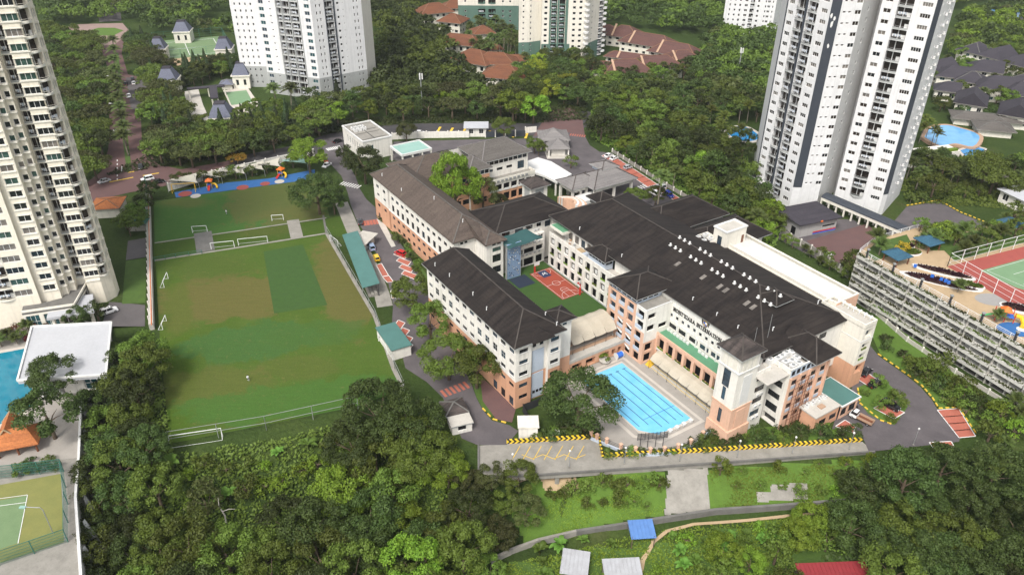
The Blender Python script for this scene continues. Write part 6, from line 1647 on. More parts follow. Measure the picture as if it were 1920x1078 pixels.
# distant pools
def pool(name,lab,P,mat,z=.3,rim='deck_pale',d=1.6):
 c=cen(P);t=thing(name,lab,'pool',(c[0],c[1],0));rel=[(x-c[0],y-c[1]) for x,y in P]
 MB().prism([(x*(1+d/max(1,math.hypot(x,y))),y*(1+d/max(1,math.hypot(x,y)))) for x,y in rel],0,z).build('rim',rim,t)
 MB().prism(rel,z-.1,z+.04).build('water',mat,t)
 return t
pool('garden_pool','light blue pool in front of the slate-roofed houses',smooth(pts((1732,262),(1745,244),(1775,240),(1800,246),(1826,254),(1835,264),(1822,280),(1790,274),(1760,278),(1732,262)),3),'water_light',1.2,'terracotta_pale')
pool('lower_garden_pool','small deep blue basin below the light blue pool',pts((1800,284),(1826,276),(1846,282),(1838,302),(1814,300)),'water_deep',.4)
pool('round_pool','bright blue round pool at the edge of the forest',smooth(pts((1362,250),(1375,240),(1398,240),(1416,250),(1424,260),(1408,266),(1382,264),(1362,250)),3),'water_deep')
pool('tiny_pool','tiny blue pool glimpsed among the forest palms',smooth(pts((1286,234),(1297,230),(1308,234),(1300,240),(1286,234)),3),'water_deep')
pool('far_pool','blue water park pool at the far right',pts((1850,22),(1915,14),(1945,40),(1880,34)),'water_deep',1.0)
t=thing('garden_terrace','white retaining terrace with clipped hedge below the light blue pool','terrace',(*G(1735,310).xy,0),R(15))
MB().box(-8,14,-1,6,0,5).build('wall','white_paint',t);MB().box(6,10,-1.05,-1,.3,3.6).build('opening','void',t);MB().box(-7,13,-.6,1.2,5,5.8).build('hedge','leaf_bright',t)
# ================================================================ RIGHT: car park with planters and play deck
DZ=14.6
FA=V2(G(1611,474,DZ).xy);FB=V2(G(1921,648,DZ).xy);fd=(FB-FA).normalized();FE=FA+fd*((FB-FA).length+30);fn=Vector((fd.y,-fd.x))
LF=(FE-FA).length
t=thing('parking_structure','grey parking structure with planted ledges below the play deck','car park',(FA.x,FA.y,0),math.atan2(fd.y,fd.x))
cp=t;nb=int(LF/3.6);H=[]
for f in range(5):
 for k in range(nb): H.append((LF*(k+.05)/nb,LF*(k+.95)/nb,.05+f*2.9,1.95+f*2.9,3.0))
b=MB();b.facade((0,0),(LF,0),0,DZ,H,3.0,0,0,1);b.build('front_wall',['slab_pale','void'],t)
MB().prism([(0,.02),(LF,.02),(LF,40),(0,40)],0,.1).build('floor','concrete_dark',t)
MB().facade((0,40),(0,0),0,DZ,[]).build('side_wall','concrete_pale',t)
seg=9;sl=LF/seg
ledge=MB().box(.15,sl-.15,-1.0,-.01,-.35,.55).mesh('planter_ledge','slab_pale')
def tuft_mesh(seed):
 rg=random.Random(seed);b=MB()
 for _ in range(150):
  x,y=rg.uniform(.3,sl-.3),rg.uniform(-1.0,-.2);h=rg.uniform(.2,.7)*(1 if math.sin(x*.9+seed)>-.4 else .4);a_=rg.uniform(0,6.28);w_=rg.uniform(.12,.28)
  dx,dy=math.cos(a_)*w_,math.sin(a_)*w_;lx,ly=rg.uniform(-.5,.5),rg.uniform(-.5,.2)
  b.q([(x-dx,y-dy,.5),(x+dx,y+dy,.5),(x+lx+dx*.6,y+ly,.5+h),(x+lx-dx*.6,y+ly,.5+h)])
 return b.mesh('planting',rg.choice(['leaf_olive','leaf_mid','leaf_olive']))
tms=[tuft_mesh(i) for i in range(5)]
for f in range(1,6):
 for k in range(seg):
  o=put('planter_ledge',ledge,t,(k*sl,0,f*2.9-.62))
  put('planting',random.choice(tms),o,(0,0,0),kind='stuff')
for k in range(seg+1): MB().box(k*sl-.2,k*sl+.2,-.35,-.01,0,DZ).build('column','concrete_pale',t)
cm=MB().box(-.8,.8,-.02,1.2,.35,.95).box(-.65,.65,.2,1.2,.95,1.4,1)
cms=[cm.mesh('parked_car_front',[m_,'car_glass']) for m_ in ('white_clean','steel_dark','steel_grey')]
for k in range(14):
 q=FA+fd*random.uniform(3,LF-40)-fn*.7;f=4-k // 3;put('parked_car',random.choice(cms),None,(q.x,q.y,f*2.9+.1),math.atan2(fd.y,fd.x),label=f'nose of a car glimpsed in the {("lowest", "second", "third", "fourth", "top")[f]} level opening of the parking structure',cat='car',group='cars glimpsed in the parking structure')
# deck on top
deck_px=[(1611,474),(1640,450),(1722,426),(1760,440),(1852,424),(1922,394),(2120,380),(2200,800)]
DP=[(G(x,y,DZ).x,G(x,y,DZ).y) for x,y in deck_px[:-1]]+[tuple(FE)]
sheet('play_deck',DP,DZ+.02,'sand_deck')
sheet('deck_lawn',[(G(x,y,DZ).x,G(x,y,DZ).y) for x,y in ((1622,474),(1642,456),(1700,440),(1712,462),(1668,480),(1640,490))],DZ+.07,'lawn');sheet('deck_lawn',[(G(x,y,DZ).x,G(x,y,DZ).y) for x,y in ((1730,440),(1760,446),(1850,430),(1922,400),(2100,390),(2100,412),(1922,455),(1790,490),(1770,470),(1745,470))],DZ+.07,'lawn')
def D(px,py,dz=0.0): p=G(px,py,DZ);return (p.x,p.y)
ring_=[D(*p) for p in ((1776,500),(1922,462),(2080,420),(2080,640),(1893,568))]
sheet('deck_court_apron',ring_,DZ+.06,'court_brick');sheet('deck_court',[D(*p) for p in ((1838,508),(1925,484),(2060,446),(2060,580),(1905,540))],DZ+.09,'court_green')
lines('deck_court_lines',[(D(*a),D(*c)) for a,c in (((1850,508),(1925,487)),((1850,508),(1925,540)),((1900,515),(1930,506)),((1918,534),(1940,528)))],.12,DZ+.12,'white_line')
mesh_fence('deck_court_fence','white framed fence round the red court on the play deck',[D(1776,500),D(1893,568),D(1960,606)],4.2,'steel_white',4.5,z=DZ,rails=3)
mesh_fence('deck_court_back_fence','white framed fence along the far side of the play deck court',[D(1776,500),D(1922,462),D(2000,440)],4.2,'steel_white',4.5,z=DZ,rails=3)
mesh_fence('deck_railing','white railing along the front of the play deck',[(FA.x+fd.x*.3,FA.y+fd.y*.3),tuple(FB),tuple(FE)],1.3,'steel_white',3.5,z=DZ+.02,rails=3)
mesh_fence('deck_side_railing','white railing along the left side of the play deck',[tuple(FA),D(1640,451),D(1720,428)],1.3,'steel_white',3.5,z=DZ+.02,rails=3)
for k in range(8):
 q=FA+fd*(LF*(k+.3)/9)
 tt=thing('deck_lamp',['deck lamp nearest the covered walkway','second deck lamp from the covered walkway','third deck lamp along the planted edge','fourth deck lamp above the planted ledges','deck lamp beside the play equipment','deck lamp right of the play equipment','deck lamp near the right edge','last deck lamp beyond the play equipment'][k],'lamp post',(q.x,q.y,DZ-1.2),0,'deck lamps');MB().bar((0,0,0),(0,0,3.4),.45).build('post','steel_dark',tt);MB().box(-.35,.35,-.35,.35,3.4,3.7).build('cap','steel_grey',tt)
def kiosk(px,py,lab,s_=2.9):
 p=G(px,py,DZ);t=thing('deck_kiosk',lab,'kiosk',(p.x,p.y,DZ),R(25),'blue-roofed kiosks')
 MB().hip(-s_,s_,-s_,s_,2.7,1.5).build('roof','kiosk_blue',t)
 for x in (-1,1):
  for y in (-1,1): MB().bar((x*s_*.75,y*s_*.75,0),(x*s_*.75,y*s_*.75,2.7),.25).build('post','door_brown',t)
roofmat('kiosk_blue',(.03,.085,.13),(.025,.065,.10),.4)
kiosk(1678,492,'blue pyramid-roofed kiosk by the deck corner');kiosk(1737,466,'blue-roofed kiosk among the deck palms');kiosk(1891,432,'blue pyramid-roofed kiosk at the far end of the deck')
def bed(name,lab,px,py,rx,ry,rz,mat,z=.5,soil='leaf_purple'):
 p=G(px,py,DZ);t=thing(name,lab,'planting bed',(p.x,p.y,DZ+.03),R(rz),'planting beds')
 el=[(rx*math.cos(k*math.pi/10),ry*math.sin(k*math.pi/10)) for k in range(20)]
 MB().prism([(x*1.12,y*1.18) for x,y in el],0,z*.6).build('kerb','white_clean',t);MB().prism(el,z*.5,z*.7).build('soil',mat,t)
 b=MB();rg=random.Random(px)
 for _ in range(int(90*rx*ry/3)+60):
  a_,rr_=rg.uniform(0,6.28),math.sqrt(rg.random())*.92;x,y=rx*rr_*math.cos(a_),ry*rr_*math.sin(a_);s_=rg.uniform(.2,.4);th=rg.uniform(0,6.28)
  b.q([(x-s_*math.cos(th),y-s_*math.sin(th),z*.6),(x+s_*math.cos(th),y+s_*math.sin(th),z*.6),(x+s_*math.cos(th)*.6,y+s_*math.sin(th)*.6-.2,z*.6+rg.uniform(.2,.7)),(x-s_*math.cos(th)*.6,y-s_*math.sin(th)*.6-.2,z*.6+rg.uniform(.2,.7))])
 b.build('planting',soil,t,kind='stuff')
for a in (('round_bed','round bed with purple shrub near the deck kiosk',1708,474,2.6,1.8,0,'soil',.6,'leaf_mid'),('purple_mound','small raised purple shrub bowl',1705,466,1.1,1.0,0,'soil',1.4,'leaf_purple'),('rubber_bed','long dark oval exercise bed on the play deck',1763,528,9.0,2.0,-28,'soil',.2,'leaf_purple'),
          ('hedge_bed','curved purple and green hedge bed beside the court fence',1768,512,7.0,1.5,-30,'soil',.8,'leaf_purple'),('corner_bed','oval purple bed in the deck corner',1818,536,3.2,1.3,-30,'soil',.8,'leaf_mid'),('edge_bed','dark oval bed at the right edge of the deck',1910,580,4,1.8,-25,'soil',.8,'leaf_purple')): bed(*a)
plain('grey_disc',(.30,.29,.28),None,.5,.9)
p=G(1862,562,DZ);sheet('deck_paving_disc',[(p.x+4.5*math.cos(k*.4),p.y+3.0*math.sin(k*.4)) for k in range(16)],DZ+.05,'grey_disc')
p=G(1880,600,DZ);t=thing('deck_playset','colourful play equipment with yellow tube slide on the deck','play structure',(p.x,p.y,DZ+.03),R(-20))
for x in (-2,0,2):
 for y in (-1,1): MB().bar((x,y,0),(x,y,3.0),.16).build('post','red_plastic',t)
MB().box(-2,2,-1,1,1.4,1.55).build('platform','blue_plastic',t);MB().tube([(2,0,1.9),(3.4,-.4,1.8),(4.0,-1.6,1.0),(3.6,-2.8,.5)],.55,8).build('tube_slide','yellow_plastic',t)
MB().q([(-2,-.4,1.5),(-2,.4,1.5),(-5,.4,.2),(-5,-.4,.2)]).build('slide','green_plastic',t);MB().hip(-1.2,1.2,-1.3,1.3,3.0,1.0).build('roof','orange_plastic',t)
p=G(1905,618,DZ);t=thing('blue_rubber_mound','blue and white painted rubber mound by the deck play equipment','mound',(p.x,p.y,DZ+.03));MB().prism([(4.5*math.cos(k*.4),3*math.sin(k*.4)) for k in range(16)],0,.12).build('pad','play_blue',t);MB().prism([(1.6+1.5*math.cos(k*.6),1.2*math.sin(k*.6)) for k in range(10)],.12,.15).build('cloud','white_clean',t)
for k,(px,py) in enumerate(((1714,505),(1746,524),(1763,530),(1771,533),(1777,536))):
 p=G(px,py,DZ);t=thing('exercise_board',['blue exercise board left of the oval bed','first blue board over the dark oval bed','second blue board over the dark oval bed','third blue board over the dark oval bed','fourth blue board over the dark oval bed'][k],'board',(p.x,p.y,DZ+.1),R(-30),'exercise boards');MB().box(-.4,.4,-.05,.05,.5,1.5).build('board','blue_plastic',t);MB().bar((0,0,0),(0,0,.5),.1).build('post','steel_grey',t)
# ================================================================ LEFT: podium with pool, white pavilion, court
PB=pts((-320,604),(150,600),(206,610),(202,700),(154,735),(149,860),(143,935),(153,1078),(156,1300),(-320,1300))
c0=cen(PB)
t=thing('pool_podium','white concrete podium carrying the pool and tennis court above the gully','podium',(c0[0],c0[1],0));pod=t
rel=[(x-c0[0],y-c0[1]) for x,y in PB]
MB().prism(rel,-13,0).build('block','white_paint',t)
b=MB()
for i in range(3,8): b.bar((*rel[i],.35),(*rel[i+1],.35),.5,.9)
b.build('parapet','white_clean',t)
for k in range(9):
 i=4;a=Vector(rel[4]).lerp(Vector(rel[7]),k/8);MB().q([(a.x,a.y,-.6),(a.x+3.2,a.y-.4,-13),(a.x+3.2,a.y+.5,-13),(a.x,a.y+.8,-.6)]).q([(a.x,a.y,-.6),(a.x,a.y,-13),(a.x+3.2,a.y-.4,-13)]).q([(a.x,a.y+.8,-.6),(a.x+3.2,a.y+.5,-13),(a.x,a.y+.8,-13)]).build('buttress','white_clean',t)
sheet('podium_paving',pts((-300,610),(205,614),(200,700),(150,738),(146,858),(-300,900)),.03,'deck_tile')
sheet('podium_deck',pts((-300,900),(146,858),(140,935),(150,1078),(150,1280),(-300,1280)),.02,'concrete')
pool('podium_pool','large teal pool beside the white pavilion',pts((-260,700),(0,664),(47,655),(66,760),(0,797),(-260,860)),'water_teal',.25)
sheet('podium_court_apron',pts((-300,935),(0,909),(114,888),(120,1016),(0,1056),(-300,1150)),.06,'tennis_olive');sheet('podium_court',pts((-300,975),(0,938),(51,929),(34,1018),(0,1030),(-300,1120)),.09,'tennis_green')
lines('podium_court_lines',[(tuple(G(*a).xy),tuple(G(*c).xy)) for a,c in (((-300,975),(52,928)),((52,928),(34,1019)),((-200,975),(49,942)))],.14,.12,'white_line')
mesh_fence('podium_court_fence','tall green fence round the lower left tennis court',[pts((-60,905))[0],pts((120,884))[0],pts((128,945))[0],pts((128,1016))[0],pts((0,1060))[0],pts((-100,1095))[0]],3.6,'green_metal',4,post='green_metal',z=0,rails=5)
gm,nt,bs_=_new('green_mesh');bs_.inputs['Base Color'].default_value=(.03,.12,.09,1);tr_=nt.nodes.new('ShaderNodeBsdfTransparent');mx_=nt.nodes.new('ShaderNodeMixShader');mx_.inputs[0].default_value=.68
nt.links.new(bs_.outputs[0],mx_.inputs[1]);nt.links.new(tr_.outputs[0],mx_.inputs[2]);nt.links.new(mx_.outputs[0],nt.nodes['Material Output'].inputs['Surface']);MATS['green_mesh']=gm
def net(name,lab,P,h,z=0.0):
 o=P[0];t=thing(name,lab,'net',(o[0],o[1],z))
 for a,c in zip(P,P[1:]): MB().q([(a[0]-o[0],a[1]-o[1],.05),(c[0]-o[0],c[1]-o[1],.05),(c[0]-o[0],c[1]-o[1],h),(a[0]-o[0],a[1]-o[1],h)]).build('mesh','green_mesh',t)
net('podium_court_net','green mesh panels on the lower left court fence',[pts((-60,905))[0],pts((120,884))[0],pts((128,945))[0],pts((128,1016))[0],pts((0,1060))[0]],3.5)
p=G(100,1000);t=thing('court_lamp','tall floodlight with bent arm over the lower left court','lamp post',(p.x,p.y,0));MB().tube([(0,0,0),(0,0,6.5),(-.4,0,7.2),(-3.2,0,7.3)],.09,6).build('pole','steel_grey',t);MB().box(-4.2,-3.0,-.3,.3,7.15,7.35).build('head','sage_roof',t)
# the pavilion
RZP=6.4
WR=[(G(x,y,RZP).x,G(x,y,RZP).y) for x,y in ((60,613),(209,605),(199,703),(33,714))]
c1=cen(WR);t=thing('white_pavilion','pool pavilion with large white flat roof and slanted columns','pavilion',(c1[0],c1[1],0));rel=[(x-c1[0],y-c1[1]) for x,y in WR]
MB().prism(rel,RZP-.9,RZP).build('roof','white_roof',t)
b=MB()
for k in range(4): b.bar((*rel[k],RZP+.1),(*rel[(k+1) % 4],RZP+.1),.45,.5)
b.build('fascia','white_clean',t)
inn=[(x*.86,y*.8) for x,y in rel]
b=MB();a,c=inn[3],inn[2];a=lerp(a,c,.42);L_=math.hypot(c[0]-a[0],c[1]-a[1]);H=[(L_*.5,L_*.96,.8,4.6)]
b.facade(a,c,0,RZP-.9,H,.3);windows(t,a,c,H,.3,3,'white_clean',('glass_teal',),2,fw=.2)
b.facade(c,inn[1],0,RZP-.9,[]);b.facade(inn[1],lerp(inn[0],inn[1],.3),0,RZP-.9,[]);b.facade(lerp(inn[0],inn[1],.3),a,0,RZP-.9,[]);b.build('wall','white_paint',t)
for k in (.08,.3): q=lerp(rel[3],rel[2],k);MB().bar((q[0]+2.2,q[1]+1.5,0),(q[0],q[1]+.8,RZP-.9),.6).build('slanted_column','white_clean',t)
RZ2=5.0
WR=[(G(x,y,RZ2).x,G(x,y,RZ2).y) for x,y in ((96,562),(174,551),(176,583),(87,597))]
c1=cen(WR);t=thing('entrance_roof','smaller white flat canopy in front of the cream tower','canopy',(c1[0],c1[1],0));rel=[(x-c1[0],y-c1[1]) for x,y in WR]
MB().prism(rel,RZ2-.7,RZ2).build('roof','white_roof',t)
for q in [(x*.82,y*.75) for x,y in rel]: MB().box(q[0]-.35,q[0]+.35,q[1]-.35,q[1]+.35,-1,RZ2-.7).build('column','cream_light',t)
# terracotta hut with crossing gables
p=G(24,838,0);t=thing('tiled_hut','orange-tiled open hut with crossing gables beside the teal pool','hut',(p.x,p.y,0),R(18),None,.85)
MB().hip(-7.5,7.5,-4.5,4.5,3.0,3.0,0,3).build('roof','roof_orange',t)
b=MB();b.q([(-2.6,-1,3.6),(-2.6,6.5,3.6),(0,6.5,6.6),(0,-1,6.6)][::-1]);b.q([(2.6,-1,3.6),(2.6,6.5,3.6),(0,6.5,6.6),(0,-1,6.6)]);b.q([(-2.2,-.6,3.4),(2.2,-.6,3.4),(0,-.6,6.2)]);b.q([(2.2,6.1,3.4),(-2.2,6.1,3.4),(0,6.1,6.2)]);b.build('upper_roof','roof_orange',t)
b=MB()
for s_ in (-1,1):
 for y in (-1,6.5): b.bar((s_*2.7,y,3.6),(0,y,6.75),.3,.3)
b.build('bargeboard','sand_deck',t)
for x in (-6.5,-2.2,2.2,6.5):
 for y in (-3.6,3.6): MB().box(x-.2,x+.2,y-.2,y+.2,0,3.0).build('post','door_brown',t)
# green shelter and orange roof behind the tower
house('green_shelter','small green domed shelter on the wall behind the cream tower',262,428,5,4,2.4,5,1.3,'green_metal','concrete_pale','shelter',win=0,over=.5)
house('brick_roofed_hut','small orange-roofed hut at the foot of the cream tower',207,398,9,9,3.5,10,1.4,'roof_orange','cream_light','hut',win=0,over=.5)
# shacks in the valley
def shack(px,py,w,d,h,rz,mat,lab):
 p=GT(px,py);t=thing('shack',lab,'shack',(p.x,p.y,p.z),R(rz),'valley shacks')
 b=MB().q([(-w/2,-d/2,h),(w/2,-d/2,h),(w/2,d/2,h+.9),(-w/2,d/2,h+.9)]).q([(-w/2,d/2,h+.8),(w/2,d/2,h+.8),(w/2,-d/2,h-.1),(-w/2,-d/2,h-.1)])
 b.ring(-w/2,w/2,-d/2,d/2,h-.1,h);b.build('roof',mat,t)
 for k in range(int(w/.8)): MB().box(-w/2+k*.8,-w/2+k*.8+.1,-d/2,d/2,0,.07).build('corrugation',mat,t,loc=(0,0,h+.47)).rotation_euler=(math.atan2(.9,d),0,0)
 for x in (-w/2+.3,w/2-.3):
  for y in (-d/2+.3,d/2-.3): MB().bar((x,y,-.5),(x,y,h+(.1 if y<0 else .75)),.16).build('post','trunk',t)
 MB().box(-w/2+.3,w/2-.3,d/2-.5,d/2-.3,0,h*.8).build('wall','concrete_dark',t)
shack(1201,1010,5.2,4.2,2.6,5,'blue_sheet','small open shack with blue sheet roof below the retaining wall')
shack(1077,1074,5.5,5.5,2.8,-10,'tin_sheet','shack with white and blue patched roof at the bottom edge')
shack(1165,1088,7.5,5,2.8,4,'tin_sheet','long pale-roofed shack at the bottom edge')
shack(1562,1112,14,8,3.4,3,'red_sheet','dark red sheet roof at the bottom edge under the trees')
# valley retaining wall, path, slope patches
WP=[GT(x,y) for x,y in ((920,1056),(960,1036),(1010,1018),(1080,1002),(1160,990),(1250,976),(1340,962),(1430,956),(1510,950),(1585,944))]
t=thing('valley_wall','long stained retaining wall across the foot of the green slope','wall',(WP[0].x,WP[0].y,0))
for a,c in zip(WP,WP[1:]):
 d=(c-a).normalized();n_=Vector((d.y,-d.x,0))*.3;b=MB();o=WP[0]
 za,zc=a.z+1.3,c.z+1.3
 q=[(a.x-o.x,a.y-o.y),(c.x-o.x,c.y-o.y)]
 b.q([(q[0][0]+n_.x,q[0][1]+n_.y,a.z-2),(q[1][0]+n_.x,q[1][1]+n_.y,c.z-2),(q[1][0]+n_.x,q[1][1]+n_.y,zc),(q[0][0]+n_.x,q[0][1]+n_.y,za)]);b.q([(q[0][0]+n_.x,q[0][1]+n_.y,za),(q[1][0]+n_.x,q[1][1]+n_.y,zc),(q[1][0]-n_.x,q[1][1]-n_.y,zc),(q[0][0]-n_.x,q[0][1]-n_.y,za)])
 b.q([(q[1][0]-n_.x,q[1][1]-n_.y,c.z-2),(q[0][0]-n_.x,q[0][1]-n_.y,a.z-2),(q[0][0]-n_.x,q[0][1]-n_.y,za),(q[1][0]-n_.x,q[1][1]-n_.y,zc)]);b.build('wall_panel','concrete_dark' if a.x>12 else 'concrete',t)
def draped(name,px_poly,mat,dz,step=2.0):
 """sheet that follows the terrain"""
 P=[GT(*p) for p in px_poly];X=[p.x for p in P];Y=[p.y for p in P]
 def ins(x,y):
  r=False;n=len(P)
  for i in range(n):
   a,c=P[i],P[(i+1) % n]
   if (a.y>y) != (c.y>y) and x<(c.x-a.x)*(y-a.y)/(c.y-a.y)+a.x: r=not r
  return r
 b=MB();x=min(X)
 while x<max(X):
  y=min(Y)
  while y<max(Y):
   if ins(x+step/2,y+step/2): b.q([(x,y,TZ(x,y)+dz),(x+step,y,TZ(x+step,y)+dz),(x+step,y+step,TZ(x+step,y+step)+dz),(x,y+step,TZ(x,y+step)+dz)])
   y+=step
  x+=step
 return struct(name,b,mat)
draped('slope_grass',[(1000,900),(1250,884),(1248,966),(1080,1000),(985,1020),(960,960)],'lawn_bright',.10,.8)
draped('slope_grass',[(1325,880),(1560,866),(1640,866),(1600,938),(1430,950),(1330,956)],'lawn_bright',.10,1.0)
draped('slope_concrete',[(1252,882),(1326,878),(1330,958),(1246,966)],'concrete',.16,.35)
draped('bare_earth',[(1014,896),(1080,892),(1084,916),(1020,920)],'sand_deck',.18,.4)
draped('rubble_patch',[(1418,924),(1444,922),(1446,910),(1512,906),(1514,936),(1420,942)],'concrete',.2,.35)
draped('valley_floor',[(940,1060),(1590,950),(1600,1078),(1600,1140),(940,1140)],'lawn',.06,1.5)
PTH=[GT(x,y) for x,y in ((1200,1078),(1205,1050),(1225,1015),(1250,995),(1300,982),(1400,975),(1520,962),(1580,956))]
b=MB()
for a,c in zip(PTH,PTH[1:]):
 for k in range(6):
  p,q=a.lerp(c,k/6),a.lerp(c,(k+1)/6);d=(q-p).normalized();n_=Vector((-d.y,d.x,0))*.5
  b.q([(p.x-n_.x,p.y-n_.y,TZ(p.x,p.y)+.16),(q.x-n_.x,q.y-n_.y,TZ(q.x,q.y)+.16),(q.x+n_.x,q.y+n_.y,TZ(q.x,q.y)+.16),(p.x+n_.x,p.y+n_.y,TZ(p.x,p.y)+.16)])
struct('dirt_path',b,'sand_deck')
# ================================================================ VEGETATION
def leaves_mesh(name,C,N,size,rng,aspect=.62,jitter=.5):
 """quads at centres C facing roughly N"""
 n=len(C);r=rng.normal(size=(n,3));d=N+jitter*r;d /= np.linalg.norm(d,axis=1)[:,None]+1e-9
 a=np.cross(d,rng.normal(size=(n,3)));a /= np.linalg.norm(a,axis=1)[:,None]+1e-9;b=np.cross(d,a)
 s=size*rng.uniform(.6,1.35,size=(n,1));a *= s/2;b *= s/2*aspect
 V=np.stack([C-a,C-b*1.0,C+a,C+b*1.0],1).reshape(-1,3)
 me=bpy.data.meshes.new(name);me.vertices.add(4*n);me.vertices.foreach_set('co',V.astype(np.float32).ravel())
 me.loops.add(4*n);me.loops.foreach_set('vertex_index',np.arange(4*n,dtype=np.int32))
 me.polygons.add(n);me.polygons.foreach_set('loop_start',np.arange(0,4*n,4,dtype=np.int32))
 me.update();me.validate()
 return me
def crown_pts(seed,R_,H_,zc,nclump,nleaf,cr,shape='round'):
 g=np.random.default_rng(seed);cs=[]
 while len(cs)<nclump:
  v=g.normal(size=3);v /= np.linalg.norm(v)
  if v[2]<-.45: continue
  rad=g.uniform(.6,1.0) ** .5
  x,y,z=v[0]*R_*rad,v[1]*R_*rad,v[2]*H_/2*rad
  if shape=='flat': z=abs(z)*.55+g.normal()*.25;
  if shape=='layer': z=np.round(z/1.5)*1.5+g.normal()*.2
  cs.append((x,y,zc+z,cr*g.uniform(.6,1.25)))
 cs=np.array(cs);k=g.integers(0,nclump,nleaf);v=g.normal(size=(nleaf,3));v /= np.linalg.norm(v,axis=1)[:,None]
 low=v[:,2]<-.25;v[low,2] *= -.6
 rr=cs[k,3]*g.uniform(.72,1.08,nleaf);sq=.62 if shape != 'round' else .8
 C=cs[k,:3]+v*rr[:,None]*np.array([1,1,sq]);
 C+=g.normal(size=C.shape)*.12
 return C,v,g,cs
def trunk_mesh(seed,h,r,limbs,spread):
 rg=random.Random(seed);b=MB();lean=rg.uniform(-.3,.3)
 b.tube([(0,0,-1.2),(lean*.2,0,h*.4),(lean,0,h*.8),(lean,0,h)],[r*1.25,r,r*.75,r*.4],7)
 for k in range(limbs):
  a=6.28*k/limbs+rg.uniform(-.4,.4);z0=h*rg.uniform(.5,.8);e=spread*rg.uniform(.55,.95)
  b.tube([(lean*.6,0,z0),(lean+e*.5*math.cos(a),e*.5*math.sin(a),z0+h*.22),(lean+e*math.cos(a),e*math.sin(a),z0+h*rg.uniform(.28,.55))],[r*.5,r*.3,r*.1],5)
 return b.mesh('trunk','trunk',True)
PROTO={}
def proto(key,crown,trunk): PROTO[key]=(crown,trunk)
def mk_round(key,seed,R_,H_,th,nc,nl,cr,size,shape='round',limbs=5):
 C,N,g,cs=crown_pts(seed,R_,H_,th+H_*.42,nc,nl,cr,shape)
 proto(key,leaves_mesh('crown',C,N,size,g),trunk_mesh(seed,th+H_*.35,.16+R_*.035,limbs,R_*.8))
for i in range(4): mk_round(f'round{i}',10+i,4.6,7.0,2.6,20,2300,1.5,.62)
for i in range(3): mk_round(f'flat{i}',30+i,6.6,5.0,4.2,34,2900,1.7,.64,'flat',7)
for i in range(2): mk_round(f'layer{i}',40+i,4.4,9.5,2.8,30,2300,1.5,.6,'layer')
for i in range(2): mk_round(f'big{i}',50+i,8.6,10.5,4.0,52,13500,1.85,.5,'round',8)
for i in range(4): mk_round(f'near{i}',60+i,5.0,8.0,3.0,30,8000,1.35,.42)
for i in range(3): mk_round(f'small{i}',70+i,2.4,3.8,1.2,12,800,1.0,.46)
for i in range(3): mk_round(f'bush{i}',80+i,1.5,1.9,.1,9,420,.75,.40)
FARP={}
for i in range(4):
 C,N,g,cs=crown_pts(200+i,5.0,6.4,4.6,20,620,1.8,'flat' if i>2 else 'round');FARP[f'round{i}']=leaves_mesh('far_crown',C,N,1.15,g)
def frond_crown(seed,n,L_,droop,w,leafl,up):
 g=np.random.default_rng(seed);V=[];F=[]
 for k in range(n):
  az_=2*math.pi*k/n*2.399/(2*math.pi/n) if False else k*2.39996;el=up*(1-k/n)+.15;
  d=np.array([math.cos(az_),math.sin(az_)]);sd=np.array([-d[1],d[0]]);m=7;P=[]
  for j in range(m+1):
   u=j/m;r_=L_*(u*math.cos(el)*(1-.12*u));z=L_*(u*math.sin(el)-droop*u*u);P.append((r_,z))
  for j in range(m):
   (r0,z0),(r1,z1)=P[j],P[j+1];ll=leafl*math.sin(math.pi*min(.97,(j+.8)/(m+.6)))+.12
   for s_ in (-1,1):
    i0=len(V);rm=(r0+r1)/2
    V+=[(d[0]*r0,d[1]*r0,z0),(d[0]*r1,d[1]*r1,z1),(d[0]*(r1+.25)+s_*sd[0]*ll,d[1]*(r1+.25)+s_*sd[1]*ll,(z0+z1)/2-ll*.35),(d[0]*(rm+.2)+s_*sd[0]*ll*.98,d[1]*(rm+.2)+s_*sd[1]*ll*.98,(z0+z1)/2-ll*.38)]
    F.append((i0,i0+1,i0+2,i0+3) if s_<0 else (i0+3,i0+2,i0+1,i0))
 me=bpy.data.meshes.new('crown');me.from_pydata([tuple(v) for v in V],[],F);me.update();return me
def palm(key,seed,h,n,L_,droop,leafl,up,r):
 me=frond_crown(seed,n,L_,droop,.3,leafl,up)
 for v in me.vertices: v.co.z+=h
 rg=random.Random(seed);ln=rg.uniform(-.6,.6)
 for v in me.vertices: v.co.x+=ln
 b=MB().tube([(0,0,-1),(ln*.1,0,h*.3),(ln*.4,0,h*.65),(ln,0,h+.1)],[r*1.3,r,r*.9,r*.8],7)
 proto(key,me,b.mesh('trunk','trunk_palm',True))
palm('palm0',1,6.5,22,3.9,.50,.75,1.25,.22);palm('palm1',2,8.5,20,3.6,.55,.7,1.2,.2)
palm('coco0',3,7.5,20,4.0,.42,.6,1.3,.15);palm('bigpalm',4,3.4,30,6.2,.38,1.0,1.35,.4);palm('fan',5,2.2,18,2.4,.35,.6,1.4,.14)
def cone_tree(key,seed,R_,H_,n,size):
 g=np.random.default_rng(seed);z=g.uniform(0,1,n) ** 1.25;a=g.uniform(0,6.283,n);tier=1+.18*np.sin(z*40);r_=R_*(1-z)*g.uniform(.7,1.05,n)*tier+.15
 C=np.column_stack([r_*np.cos(a),r_*np.sin(a),1.0+z*H_]);N=np.column_stack([np.cos(a),np.sin(a),np.full(n,.5)])
 proto(key,leaves_mesh('crown',C,N,size,g),MB().tube([(0,0,-1),(0,0,H_*.5),(0,0,H_*.95)],[.28,.2,.05],6).mesh('trunk','trunk',True))
